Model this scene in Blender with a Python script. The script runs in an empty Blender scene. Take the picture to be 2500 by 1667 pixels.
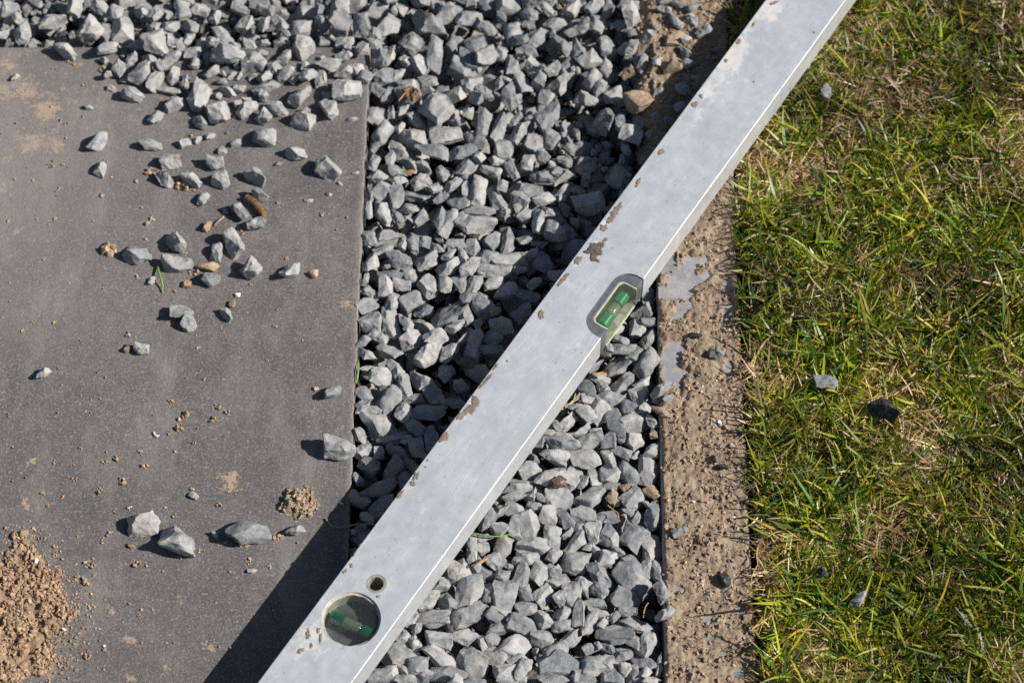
import bpy, bmesh, math, random
import numpy as np
from mathutils import Vector, Matrix, Quaternion, noise
# ---------------------------------------------------------------- camera geometry (picture units: 2352 x 1568)
F, TH, DIST = 5600.0, math.radians(30), 1.68
CAM = Vector((0, -DIST*math.sin(TH), DIST*math.cos(TH)))
def at(u, v, z=0.0):
    d = Vector((0, math.sin(TH), -math.cos(TH)))*F + Vector((1,0,0))*(u-1176) - Vector((0, math.cos(TH), math.sin(TH)))*(v-784)
    t = (z-CAM.z)/d.z
    return CAM + d*t
MM = 0.001
# ---------------------------------------------------------------- stone prototypes
NPROTO = 40
def proto_hull(seed):
    rng = random.Random(1000+seed)
    bm = bmesh.new()
    bmesh.ops.create_cube(bm, size=1.0)
    kind = seed % 4
    sc = [(1, .80, .62), (1, .68, .50), (1, .88, .75), (1, .55, .42)][kind]
    sc = (1, sc[1]*rng.uniform(.9, 1.1), sc[2]*rng.uniform(.85, 1.15))
    n = rng.choice([8, 9, 11, 13])
    for k in range(n):
        z = rng.uniform(-1, 1); a = rng.uniform(0, 2*math.pi); r = math.sqrt(1-z*z)
        nrm = Vector((r*math.cos(a), r*math.sin(a), z))
        d = rng.uniform(.34, .50)
        res = bmesh.ops.bisect_plane(bm, geom=bm.verts[:]+bm.edges[:]+bm.faces[:], plane_co=nrm*d, plane_no=nrm, clear_outer=True, dist=1e-5)
        edges = [e for e in bm.edges if e.is_boundary]
        if edges:
            bmesh.ops.contextual_create(bm, geom=edges)
    shear = Matrix(((1, rng.uniform(-.25, .25), rng.uniform(-.2, .2)), (0, 1, rng.uniform(-.2, .2)), (0, 0, 1)))
    for v in bm.verts:
        v.co = shear @ Vector((v.co.x*sc[0], v.co.y*sc[1], v.co.z*sc[2]))
    bmesh.ops.remove_doubles(bm, verts=bm.verts, dist=.03)
    hull = bmesh.new()
    for v in bm.verts: hull.verts.new(v.co)
    bm.free()
    bmesh.ops.convex_hull(hull, input=hull.verts)
    for v in [v for v in hull.verts if not v.link_faces]: hull.verts.remove(v)
    bmesh.ops.dissolve_limit(hull, angle_limit=math.radians(9), verts=hull.verts, edges=hull.edges)
    xs = [v.co for v in hull.verts]
    lo = Vector([min(c[i] for c in xs) for i in range(3)]); hi = Vector([max(c[i] for c in xs) for i in range(3)])
    s = 1.0/max(hi-lo); c = (lo+hi)/2
    for v in hull.verts: v.co = (v.co-c)*s
    bmesh.ops.recalc_face_normals(hull, faces=hull.faces)
    if sum(f.calc_center_median().dot(f.normal)*f.calc_area() for f in hull.faces) < 0: bmesh.ops.reverse_faces(hull, faces=hull.faces)
    return hull
def fbm(p, o=3):
    return noise.fractal(p, 1.0, 2.0, o, noise_basis='PERLIN_ORIGINAL')
def detail(hull, seed, cuts=2, amp=1.0):
    """facets with broken edges: bevel, subdivide, chip and roughen"""
    bm = hull.copy()
    off = Vector((seed*7.31, seed*3.17, seed*1.71))
    bmesh.ops.bevel(bm, geom=bm.edges[:], offset=.016, offset_type='OFFSET', segments=1, profile=.5, affect='EDGES', clamp_overlap=True)
    bmesh.ops.remove_doubles(bm, verts=bm.verts, dist=.006)
    bmesh.ops.triangulate(bm, faces=bm.faces)
    for it in range(4):
        es = [e for e in bm.edges if e.calc_length() > (.10 if cuts > 1 else .17)]
        if not es: break
        bmesh.ops.subdivide_edges(bm, edges=es, cuts=1, use_grid_fill=False)
        bmesh.ops.triangulate(bm, faces=[f for f in bm.faces if len(f.verts) > 3])
    bm.normal_update()
    cos = []
    for v in bm.verts:
        p = v.co
        big = fbm(p*1.9+off, 2)*.055
        mid = fbm(p*5.5+off*2, 3)
        rid = -abs(noise.noise(p*3.7+off*3))*.05
        fine = fbm(p*15+off, 2)*.010
        cos.append(p + v.normal*(big+rid+mid*.016+fine)*amp)
    for v, c in zip(bm.verts, cos): v.co = c
    bm.normal_update()
    return bm
def stable_rots(hull):
    """rotations that bring a face under the centroid down"""
    vol = Vector((0, 0, 0)); n = 0
    for v in hull.verts: vol += v.co; n += 1
    c = vol/n; out = []
    hull.normal_update()
    for f in hull.faces:
        ar = f.calc_area()
        out.append((ar, f.normal.copy()))
    out.sort(key=lambda t: -t[0])
    return [n.rotation_difference(Vector((0, 0, -1))) for a, n in out[:3]]
# ---------------------------------------------------------------- stones read off the photograph: (u, v, w, h, long axis degrees, kind)
def r1(x, y, w, h, a=0, k=''): return (x/2.777, y/2.777, w/2.777, h/2.777, a, k)
def r4(x, y, w, h, a=0, k=''): return (x/2.777, 470.4+y/2.777, w/2.777, h/2.777, a, k)
def r7(x, y, w, h, a=0, k=''): return (x/2.777, 1003.8+y/2.777, w/2.777, h/2.777, a, k)
def r6(x, y, w, h, a=0, k=''): return (1505.3+x/2.777, 470.4+y/2.777, w/2.777, h/2.777, a, k)
def r9(x, y, w, h, a=0, k=''): return (1505.3+x/2.777, 1003.8+y/2.777, w/2.777, h/2.777, a, k)
def r3(x, y, w, h, a=0, k=''): return (1505.3+x/2.777, y/2.777, w/2.777, h/2.777, a, k)
STONE_DATA = [
151,112,63,54,0,0,0, 36,176,20,22,0,0,0, 203,244,22,16,0,0,0, 256,202,22,18,0,0,0, 304,214,58,45,0,0,0, 387,209,61,25,-15,0,0,
400,238,49,43,0,0,0, 356,270,43,34,0,0,0, 457,277,40,40,0,0,0, 499,256,54,63,0,0,0, 522,205,41,38,0,0,0, 609,200,81,41,10,0,0,
459,216,54,86,80,0,0, 565,248,54,50,0,0,0, 605,266,43,40,0,0,0, 637,248,52,40,0,0,0, 605,310,56,54,60,0,0, 695,272,65,54,0,0,0,
753,248,50,63,0,0,0, 798,207,70,63,0,0,0, 688,220,54,58,0,0,0, 220,322,49,52,0,0,0, 229,385,34,45,70,0,0, 344,328,54,34,0,0,0,
425,328,31,27,0,0,0, 453,320,22,22,0,0,0, 483,310,22,27,0,0,0, 540,328,27,22,0,0,0, 511,345,22,18,0,0,0, 681,346,56,45,-30,0,0,
754,382,61,61,0,0,0, 392,369,49,40,0,0,0, 376,407,43,45,0,0,0, 439,407,59,47,0,0,0, 493,371,43,41,0,0,0, 507,411,45,47,0,0,0,
583,405,56,47,0,0,0, 597,447,49,38,0,0,0, 466,454,27,40,0,0,0, 549,483,47,50,0,0,0, 517,483,14,18,0,0,0, 589,510,47,38,0,0,0,
475,519,23,27,0,1,0, 641,375,16,13,0,0,0, 708,460,22,11,0,0,0, 756,445,14,11,0,0,0, 781,421,13,11,0,0,0, 817,396,18,9,0,0,0,
234,448,9,13,0,0,0, 338,513,13,13,0,0,0, 810,272,29,14,0,0,0, 402,550,54,56,-50,0,0, 315,578,74,52,-20,0,0, 407,604,72,40,-10,0,0,
497,575,31,49,80,0,0, 537,560,50,68,-65,0,0, 576,614,54,50,0,0,0, 664,618,47,50,50,0,0, 484,636,49,43,-20,0,0, 477,611,54,27,0,1,0,
349,643,18,22,0,0,0, 416,715,52,40,0,0,0, 430,740,40,38,0,0,0, 517,721,34,36,0,0,0, 533,698,16,18,0,1,0, 324,799,34,29,0,0,0,
292,800,22,20,0,1,0, 101,854,34,32,0,0,0, 765,897,40,40,0,0,0, 720,628,22,20,0,1,0, 429,652,22,18,0,1,0, 780,1025,72,58,0,0,0,
326,1200,70,54,0,0,0, 405,1238,81,79,-45,0,0, 569,1218,95,65,15,0,0, 679,1214,45,29,30,0,0, 493,1225,20,18,0,0,0, 445,1137,23,18,0,0,0,
579,1309,20,13,0,0,0, 301,1252,18,14,0,1,0, 29,34,43,40,0,0,1, 11,76,40,43,50,0,1, 50,72,43,54,45,0,1, 119,47,65,54,0,0,1,
205,68,68,61,0,0,1, 234,14,50,43,0,0,1, 173,14,36,47,0,0,1, 281,65,50,65,0,0,1, 266,29,29,43,0,0,1, 324,25,40,36,0,0,1,
353,32,43,40,0,0,1, 353,65,43,47,0,0,1, 420,22,40,54,0,0,1, 375,86,36,40,0,0,1, 436,61,40,43,0,0,1, 436,86,29,36,0,0,1,
393,58,40,29,0,0,1, 414,104,25,40,0,0,1, 457,22,47,29,0,0,1, 493,36,32,40,0,0,1, 511,83,54,54,0,0,1, 468,101,40,43,0,0,1,
537,104,32,25,0,0,1, 551,18,43,36,0,0,1, 562,54,43,47,0,0,1, 612,22,43,43,0,0,1, 609,47,36,65,50,0,1, 645,58,43,47,0,0,1,
691,65,47,43,0,0,1, 738,50,43,40,0,0,1, 781,18,43,47,0,0,1, 785,61,54,54,0,0,1, 576,104,43,40,0,0,1, 605,97,40,25,0,0,1,
443,122,40,29,0,0,1, 648,97,40,25,0,0,1, 248,108,47,43,0,0,1, 270,155,32,43,0,0,1, 324,162,54,61,0,0,1, 355,187,40,47,60,0,1,
398,176,29,43,0,0,1, 484,160,38,40,0,0,1, 319,103,61,23,0,0,1, 301,133,29,29,0,0,1, 342,133,40,36,0,0,1, 394,133,43,36,0,0,1,
583,140,61,43,0,0,1, 537,126,47,25,20,0,1, 655,128,36,41,0,0,1, 695,108,54,54,0,0,1, 753,144,61,32,0,0,1, 792,97,40,25,0,0,1,
632,151,36,36,-20,0,1, 735,176,29,47,0,0,1, 706,169,40,36,0,0,1, 425,187,22,36,0,0,1, 789,130,40,29,0,0,1, 821,158,36,29,0,0,1,
450,144,32,32,0,0,1, 832,108,29,32,0,0,1, 238,137,22,18,0,0,1, 248,167,18,18,0,0,1, 515,169,14,14,0,0,1, 549,173,18,22,0,0,1,
781,11,40,47,0,0,2, 781,50,54,58,0,0,2, 830,52,40,61,0,0,2, 889,54,58,65,0,0,2, 987,50,90,83,-20,0,2, 943,95,58,54,0,0,2,
997,122,36,94,90,0,2, 1051,104,54,50,0,0,2, 1077,133,40,50,0,0,2, 1059,158,61,54,0,0,2, 1077,40,58,40,0,0,2, 1116,61,54,40,0,0,2,
1152,40,22,29,0,0,2, 1214,31,40,40,0,0,2, 1275,54,54,43,0,0,2, 1332,54,65,36,25,0,2, 1365,14,47,36,0,0,2, 1372,54,40,43,0,0,2,
1178,76,43,54,0,0,2, 1235,83,61,47,0,0,2, 1203,187,43,65,-50,0,2, 1174,223,47,65,0,0,2, 1228,155,47,50,0,0,2, 1178,151,32,50,0,0,2,
897,212,43,50,0,0,2, 886,176,54,40,0,0,2, 839,173,43,32,0,0,2, 864,205,43,40,0,0,2, 983,184,47,32,0,0,2, 1015,216,32,43,0,0,2,
1347,223,61,47,-30,0,2, 1379,202,36,47,0,0,2, 1408,220,40,40,0,0,2, 1361,180,43,47,0,0,2, 1390,155,29,50,0,0,2, 1440,108,54,40,0,0,2,
1437,58,72,32,0,0,2, 1473,140,36,43,0,0,2, 1448,13,47,32,0,0,2, 1030,29,61,58,0,0,2, 1250,223,29,40,0,0,2, 1116,11,40,29,0,0,2,
1257,18,40,32,0,0,2, 1314,14,43,50,0,0,2, 1293,104,50,54,0,0,2, 1332,108,36,47,0,0,2, 1138,119,36,43,0,0,2, 954,144,54,58,0,0,2,
933,137,32,36,0,0,2, 889,126,36,50,0,0,2, 861,104,40,40,0,0,2, 857,72,36,36,0,0,2, 918,169,29,36,0,0,2, 1268,155,40,43,0,0,2,
1304,155,36,50,0,0,2, 1084,194,47,40,0,0,2, 1113,212,43,40,0,0,2, 1149,115,32,47,0,0,2, 1394,101,40,54,0,0,2, 1286,191,29,47,0,0,2,
867,266,48,46,20,0,3, 931,252,34,44,0,0,3, 899,258,18,32,90,0,3, 957,273,50,42,0,0,3, 1041,267,52,48,0,0,3, 1075,256,24,40,90,0,3,
1111,284,38,78,70,0,3, 1145,294,38,74,80,0,3, 1187,273,32,34,0,0,3, 1193,302,46,54,45,0,3, 1255,268,58,66,30,0,3, 879,302,48,54,50,0,3,
917,290,26,30,45,0,3, 997,292,32,46,0,0,3, 951,316,70,54,-20,0,3, 1025,312,74,50,30,0,3, 1097,324,52,68,-50,0,3, 1155,340,42,46,40,0,3,
1223,326,46,40,0,0,3, 1267,320,36,44,0,0,3, 915,344,48,52,0,0,3, 991,350,76,40,-10,0,3, 1063,350,68,42,0,0,3, 861,340,22,26,0,0,3,
858,374,30,40,60,0,3, 897,364,24,40,70,0,3, 943,374,44,44,0,0,3, 969,384,40,34,0,0,3, 907,394,36,34,0,0,3, 1017,396,32,34,0,0,3,
1069,386,56,44,0,0,3, 1129,392,48,46,0,0,3, 1175,390,36,48,0,0,3, 1141,366,38,30,-30,0,3, 1211,374,32,36,0,0,3, 1247,356,34,40,0,0,3,
1245,402,56,34,0,0,3, 867,404,46,24,0,0,3, 849,442,18,42,80,0,3, 875,440,46,42,0,0,3, 911,448,34,60,80,0,3, 967,418,50,38,0,0,3,
921,412,30,24,0,0,3, 955,448,80,40,-15,0,3, 999,430,30,24,0,0,3, 1039,426,44,40,0,0,3, 1071,434,22,40,80,0,3, 1099,438,40,66,75,0,3,
1145,452,48,64,-55,0,3, 1153,426,24,32,0,0,3, 1215,434,64,46,-20,0,3, 1055,464,56,36,0,0,3, 1013,452,36,30,0,0,3, 1195,458,46,50,-40,0,3,
1249,456,50,30,0,0,3, 847,480,18,44,75,0,3, 883,486,42,60,-65,0,3, 915,500,28,40,-50,0,3, 943,476,40,24,0,0,3, 967,500,34,40,0,0,3,
1009,500,34,52,60,0,3, 1101,482,66,26,0,0,3, 1161,488,40,38,0,0,3, 1205,492,38,36,0,0,3, 1257,484,44,32,0,0,3, 1063,500,40,38,0,0,3,
1029,514,46,58,60,0,3, 1095,514,84,46,10,0,3, 848,545,36,38,0,0,3, 899,539,58,30,0,0,3, 923,557,26,36,0,0,3, 947,555,30,46,0,0,3,
977,555,26,30,0,0,3, 1001,567,44,32,0,0,3, 1047,559,40,24,0,0,3, 1085,567,32,46,-65,0,3, 1133,553,46,46,0,0,3, 1167,551,32,60,60,0,3,
1211,547,46,38,0,0,3, 1239,560,36,22,0,0,3, 881,574,48,32,25,0,3, 853,603,32,46,0,0,3, 917,597,58,48,0,0,3, 979,597,52,50,0,0,3,
1031,585,32,28,0,0,3, 1065,587,26,42,-60,0,3, 1125,591,54,32,0,0,3, 1169,595,80,28,10,0,3, 1217,579,36,22,25,0,3, 1029,613,54,52,30,0,3,
1080,615,44,46,0,0,3, 1137,621,74,30,0,0,3, 1191,619,40,20,0,0,3, 1247,601,44,48,0,0,3, 899,633,60,26,0,0,3, 941,631,38,40,0,0,3,
839,641,16,28,0,0,3, 886,657,30,46,0,0,3, 923,653,40,28,0,0,3, 985,655,52,62,-60,0,3, 1023,653,32,36,0,0,3, 1057,655,34,50,-50,0,3,
1087,653,40,40,0,0,3, 1135,649,44,38,0,0,3, 1165,665,56,48,30,0,3, 849,671,46,40,0,0,3, 903,691,34,44,70,0,3, 945,691,60,52,0,0,3,
1029,715,68,62,40,0,3, 1079,685,42,28,35,0,3, 1109,701,54,54,0,0,3, 1073,725,36,44,-60,0,3, 845,701,52,36,0,0,3, 975,713,36,26,0,0,3,
849,745,50,56,0,0,3, 899,739,42,62,-60,0,3, 933,741,32,40,0,0,3, 975,745,48,38,0,0,3, 1047,749,44,32,0,0,3, 1099,743,20,32,60,0,3,
947,779,54,42,0,0,3, 1001,773,56,40,0,0,3, 869,773,44,36,0,0,3, 835,783,34,34,0,0,3, 1067,771,40,44,0,0,3, 1089,789,42,72,65,0,3,
1033,807,42,44,50,0,3, 1131,779,44,38,0,0,3, 843,811,44,30,0,0,3, 895,805,58,48,0,0,3, 983,813,60,52,50,0,3, 1153,745,52,44,0,0,3,
1195,719,48,46,0,0,3, 1227,651,32,28,0,0,3, 1213,679,52,24,0,0,3, 1131,801,56,16,0,0,3, 1071,831,44,30,0,2,3, 1137,715,26,22,0,1,3,
910,850,38,43,0,0,3, 877,862,53,41,20,0,3, 843,846,36,14,0,0,3, 932,883,29,46,-60,0,3, 973,874,67,50,0,0,3, 882,892,36,31,0,0,3,
891,922,60,67,40,0,3, 835,905,41,34,0,0,3, 910,895,24,31,0,0,3, 826,925,24,17,0,0,3, 949,914,46,24,0,0,3, 870,965,82,86,-40,0,3,
848,938,55,26,0,0,3, 925,946,36,48,0,0,3, 999,910,53,46,0,0,3, 982,948,79,36,-10,0,3, 951,979,43,41,0,0,3, 903,1003,65,38,20,0,3,
825,998,34,41,-60,0,3, 836,1032,46,41,0,0,3, 846,1068,48,48,0,0,3, 870,1039,22,31,0,0,3, 913,1037,50,38,0,0,3, 958,1024,36,46,0,0,3,
990,1006,29,48,0,0,3, 934,1008,26,24,0,0,3, 906,1078,46,62,0,0,3, 822,1097,26,31,0,0,3, 870,1114,74,55,0,0,3, 826,1145,46,41,-30,0,3,
877,1166,48,55,0,0,3, 944,1068,38,43,0,2,3, 1102,859,62,55,0,0,3, 1059,883,34,34,0,0,3, 1026,854,36,46,0,0,3, 1040,924,48,22,0,0,3,
843,1188,29,24,0,0,3, 925,1099,29,38,0,0,3, 1413,754,36,34,0,0,4, 1465,754,34,40,0,0,4, 1489,738,30,18,0,0,4, 1487,778,36,42,45,0,4,
1425,780,38,24,0,0,4, 1433,800,56,26,0,0,4, 1399,794,20,26,0,0,4, 1417,836,60,50,0,0,4, 1463,814,48,38,40,0,4, 1487,834,58,68,45,0,4,
1367,844,38,38,0,0,4, 1345,882,40,54,-60,0,4, 1379,870,46,26,0,0,4, 1385,892,30,30,0,0,4, 1429,880,52,60,50,0,4, 1471,876,36,30,0,0,4,
1465,908,42,44,0,0,4, 1403,912,58,40,-25,0,4, 1439,932,46,48,0,0,4, 1481,936,26,22,0,0,4, 1377,946,56,62,50,0,4, 1347,950,46,38,-40,0,4,
1353,916,46,22,0,0,4, 1323,932,28,18,0,0,4, 1307,964,48,48,0,0,4, 1335,986,38,36,0,0,4, 1273,974,34,26,0,0,4, 1413,964,40,72,-60,0,4,
1463,970,66,52,0,0,4, 1497,964,26,28,0,0,4, 1369,986,26,12,0,0,4, 1291,1008,74,46,0,0,4, 1357,1010,56,44,30,0,4, 1399,1010,34,40,0,0,4,
1425,1002,22,26,0,0,4, 1457,1014,42,40,0,0,4, 1503,1028,52,40,0,3,4, 1259,992,30,18,0,0,4, 1237,1014,28,30,0,0,4, 1276,1047,66,46,0,0,4,
1342,1052,66,48,0,0,4, 1218,1080,52,44,0,0,4, 1262,1094,66,48,10,0,4, 1314,1094,42,58,60,0,4, 1226,1052,22,22,0,0,4, 1188,1115,68,36,-5,0,4,
1400,1052,38,46,-55,0,4, 1428,1040,46,36,0,0,4, 1458,1044,18,18,0,0,4, 1488,1082,42,62,90,3,4, 1442,1088,54,64,-50,3,4, 1400,1086,44,44,0,0,4,
1366,1094,34,44,-60,0,4, 1340,1104,24,30,0,0,4, 1406,1116,34,16,0,0,4, 1222,1134,42,38,45,0,4, 1180,1138,50,24,15,0,4, 1284,1146,68,54,0,0,4,
1360,1142,72,54,0,0,4, 1242,1140,18,22,0,0,4, 1138,1144,30,24,0,0,4, 1150,1170,36,38,30,0,4, 1180,1170,52,40,0,0,4, 1120,1192,42,52,60,0,4,
1226,1164,38,26,0,0,4, 1258,1180,40,52,0,0,4, 1298,1192,44,48,0,0,4, 1340,1180,50,34,0,0,4, 1208,1208,62,70,-50,0,4, 1144,1212,52,32,0,0,4,
1184,1216,32,40,0,0,4, 1390,1190,60,32,20,0,4, 1452,1144,56,52,0,0,4, 1444,1174,28,24,0,0,4, 1460,1186,20,32,60,0,4, 1498,1180,32,58,70,0,4,
1486,1156,20,18,0,0,4, 1362,1220,34,54,75,0,4, 1400,1230,48,56,0,0,4, 1332,1212,26,22,0,0,4, 1318,1242,50,52,0,0,4, 1270,1232,36,52,90,0,4,
1302,1222,26,26,0,0,4, 1226,1248,74,40,-20,0,4, 1458,1230,56,72,0,0,4, 1500,1256,46,66,-60,0,4, 1158,1256,48,60,0,0,4, 1110,1234,40,20,0,0,4,
1084,1252,22,48,-70,0,4, 1108,1260,30,30,0,0,4, 1136,1288,48,44,-20,0,4, 1084,1278,22,26,0,0,4, 1212,1278,50,36,0,0,4, 1272,1274,36,32,0,0,4,
1320,1288,66,52,20,0,4, 1274,1306,30,26,0,0,4, 1348,1254,22,18,0,0,4, 1370,1266,30,34,0,0,4, 1400,1280,50,46,0,0,4, 1420,1264,28,22,0,0,4,
1170,1298,20,18,0,0,4, 1186,1284,20,16,0,0,4, 1438,1282,20,8,0,0,4, 1410,1142,32,36,0,1,4, 1438,1120,30,18,0,1,4, 1494,1128,40,30,0,1,4,
1042,1311,44,47,0,0,4, 1066,1311,36,50,0,0,4, 1113,1314,56,36,-20,0,4, 1098,1293,18,36,60,0,4, 1196,1320,41,50,0,0,4, 1242,1314,44,59,0,0,4,
1160,1362,53,80,-70,0,4, 1155,1317,33,27,0,0,4, 1270,1311,33,36,0,0,4, 1285,1332,50,27,20,0,4, 1380,1323,59,62,-50,0,4, 1452,1328,80,89,-30,0,4,
1489,1302,38,47,0,0,4, 1511,1311,24,41,0,0,4, 1431,1373,62,47,0,0,4, 1374,1353,41,38,0,0,4, 1342,1344,41,41,0,0,4, 1314,1359,41,56,-60,0,4,
1248,1366,50,47,0,0,4, 1206,1359,38,41,0,0,4, 1285,1373,30,33,0,0,4, 1012,1341,41,30,0,0,4, 986,1379,44,44,0,0,4, 1027,1378,50,44,0,0,4,
1078,1356,56,62,0,0,4, 1116,1365,36,44,0,0,4, 1072,1415,92,62,0,0,4, 992,1418,71,41,15,0,4, 944,1415,38,47,40,0,4, 1137,1409,47,30,0,0,4,
1155,1439,56,33,0,0,4, 1158,1404,38,24,-20,0,4, 1208,1394,50,33,0,0,4, 1196,1430,59,44,0,0,4, 1246,1421,44,38,0,0,4, 1295,1407,47,44,0,0,4,
1329,1403,27,56,80,0,4, 1365,1385,47,21,0,0,4, 1374,1406,44,27,0,0,4, 1353,1431,41,47,0,0,4, 1385,1430,24,24,0,0,4, 1412,1415,24,24,0,0,4,
1442,1403,38,21,0,0,4, 1462,1430,68,33,-15,0,4, 1415,1453,77,44,15,0,4, 1063,1462,62,38,-15,0,4, 1012,1468,59,38,-20,0,4, 1107,1474,27,33,0,0,4,
1131,1468,33,27,0,0,4, 1187,1474,89,56,0,0,4, 1252,1471,56,56,-40,0,4, 1310,1462,47,38,0,0,4, 1291,1436,41,24,0,0,4, 1451,1474,44,36,0,0,4,
1483,1480,44,56,50,0,4, 1397,1492,38,33,0,0,4, 1356,1489,33,24,0,0,4, 1012,1501,74,56,0,0,4, 921,1498,80,56,-10,0,4, 927,1459,41,36,0,0,4,
950,1474,33,36,0,0,4, 1086,1521,71,77,0,0,4, 1134,1507,68,44,-15,0,4, 1184,1513,47,27,0,0,4, 1276,1492,50,36,0,0,4, 1285,1526,83,53,0,0,4,
1365,1524,65,53,0,0,4, 1406,1521,41,38,0,0,4, 1433,1501,38,27,0,0,4, 1477,1518,53,36,0,0,4, 1513,1527,15,50,80,0,4, 1202,1536,36,47,55,0,4,
1160,1539,47,33,0,0,4, 1229,1542,41,27,0,2,4, 1030,1542,71,36,-10,0,4, 974,1551,44,38,30,0,4, 959,1527,44,38,30,0,4, 900,1539,47,38,0,0,4,
873,1554,53,33,0,0,4, 933,1560,44,21,0,0,4, 924,1539,24,24,0,0,4, 1335,1554,56,30,0,0,4, 1406,1554,44,33,0,0,4, 1456,1545,33,44,0,0,4,
1483,1542,27,24,0,0,4, 1495,1560,38,18,0,0,4, 1175,1560,59,21,0,0,4, 1270,1560,59,21,0,0,4, 1436,1536,24,27,0,0,4, 1089,1563,44,18,0,0,4,
1519,894,48,46,0,0,5, 1535,914,26,18,30,0,5, 1510,922,26,16,-20,0,5, 1517,944,40,26,0,1,5, 1501,994,18,24,0,1,5, 1520,1356,41,53,0,0,5,
1528,1409,44,38,10,0,5, 1440,167,40,43,0,1,5, 1466,234,72,72,0,1,5, 1545,155,61,47,0,1,5, 1552,90,54,43,0,1,5, 1425,10,22,22,0,0,7,
1454,17,38,31,0,0,7, 1526,24,36,29,0,0,7, 1555,46,36,46,-50,0,7, 1589,46,29,36,-60,0,7, 1557,10,41,26,-30,0,7, 1466,50,38,24,0,0,7,
1433,65,36,22,20,0,7, 1505,62,22,24,0,0,7, 1452,74,26,26,0,0,7, 1452,106,34,38,60,0,7, 1476,144,31,48,70,0,7, 1507,142,22,26,0,0,7,
1577,120,31,46,-55,0,7, 1481,96,31,29,0,0,7, 1646,112,22,14,0,0,7, 1677,5,31,24,30,0,7, 1569,202,43,48,-50,0,7, 1562,245,31,36,0,0,7,
1469,281,36,48,0,0,7, 1425,281,26,48,0,0,7, 1437,336,29,36,0,0,7, 1526,2,29,17,0,0,7, 1490,5,31,22,0,0,7, 1497,34,29,24,0,0,7,
1416,230,22,36,0,0,7, 1493,310,29,29,0,0,7, 1536,276,24,22,0,0,7, 1505,262,29,24,0,0,7, 1596,178,22,17,0,0,7, 1514,211,24,22,0,0,7,
1442,134,24,22,0,0,7, 1646,807,36,27,10,0,5, 1599,767,32,18,-20,4,5, 1561,1219,36,27,20,0,5, 1664,1328,27,36,-60,4,5, 1660,1069,25,18,0,4,5,
1651,1051,27,22,0,1,5, 1898,876,54,40,0,0,6, 2027,940,70,54,0,4,6, 1891,1310,25,29,-50,4,6, 1972,1375,38,38,0,0,6, 1898,212,27,43,-70,0,6,
]
# seven numbers a stone: u, v, w, h, angle, kind, place
STONES = []
for _i in range(0, len(STONE_DATA), 7):
    _p = STONE_DATA[_i:_i+7]
    STONES.append((*_p[:5], ('', 'c', 'b', 'r', 'd')[_p[5]], 'SPBARKLT'[_p[6]]))

def slab_top_edge():  # v of the slab's far edge; its near-right corner and side follow the photo
    return 108
def stone_pose(i, s, hulls):
    """matrix that sets prototype stone i down as it was measured: place, footprint, turn"""
    u, v, w, h, a, k, c = s
    rng = random.Random(50+i)
    pi = rng.randrange(NPROTO)
    q = stable_rots(hulls[pi])[rng.randrange(2)].to_matrix().to_4x4()
    m = min(w, h)
    over = v < 108 or u > 846
    if c in 'ABRP': w *= 1.10; h *= 1.14
    hz = .0003*m*rng.uniform(.70, .90)
    if c in 'ABR': hz = .0003*m*rng.uniform(.60, .82)
    z0 = {'S': 0, 'K': .0035, 'L': .010}.get(c)
    if c == 'K' and u < 1515: z0 = -.002
    if c == 'T': z0 = rng.uniform(.004, .009) if u > 1500 else rng.uniform(-.006, .002)
    if c == 'P' and v >= 108: z0 = rng.choice([0, .002, .005])
    if c in 'ABR' or (c == 'P' and v < 108): z0 = rng.uniform(-.001, .003)-hz*(1 if m < 40 else .85)
    if c == 'P' and v < 108: z0 += .004
    if c == 'B' and u < 850: z0 = rng.choice([0, .003])
    sx = .0003*w*1.07
    dy = max(.0003*h*1.34 - hz*.46, .38*sx, .0003*h*.6)
    pts = [q @ v_.co for v_ in hulls[pi].verts]
    best = None
    for d in range(0, 180, 10):
        R = Matrix.Rotation(math.radians(d), 4, 'Z')
        xs = [(R @ p) for p in pts]
        e = (max(p.x for p in xs)-min(p.x for p in xs))/(max(p.y for p in xs)-min(p.y for p in xs))
        tgt = 1.7 if a else sx/dy
        if best is None or abs(math.log(e/tgt)) < best[0]: best = (abs(math.log(e/tgt)), d)
    M = Matrix.Rotation(math.radians(best[1]+a), 4, 'Z') @ q
    def box(M):
        xs = [M @ v_.co for v_ in hulls[pi].verts]
        return [min(p[j] for p in xs) for j in range(3)], [max(p[j] for p in xs) for j in range(3)]
    lo, hi = box(M)
    M = Matrix.Diagonal((sx/(hi[0]-lo[0]), dy/(hi[1]-lo[1]), hz/(hi[2]-lo[2]), 1)) @ M
    lo, hi = box(M)
    P = at(u, v, z0+hz/2)
    return pi, Matrix.Translation((P.x-(lo[0]+hi[0])/2, P.y-(lo[1]+hi[1])/2, z0-lo[2]-.0003)) @ M
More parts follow.
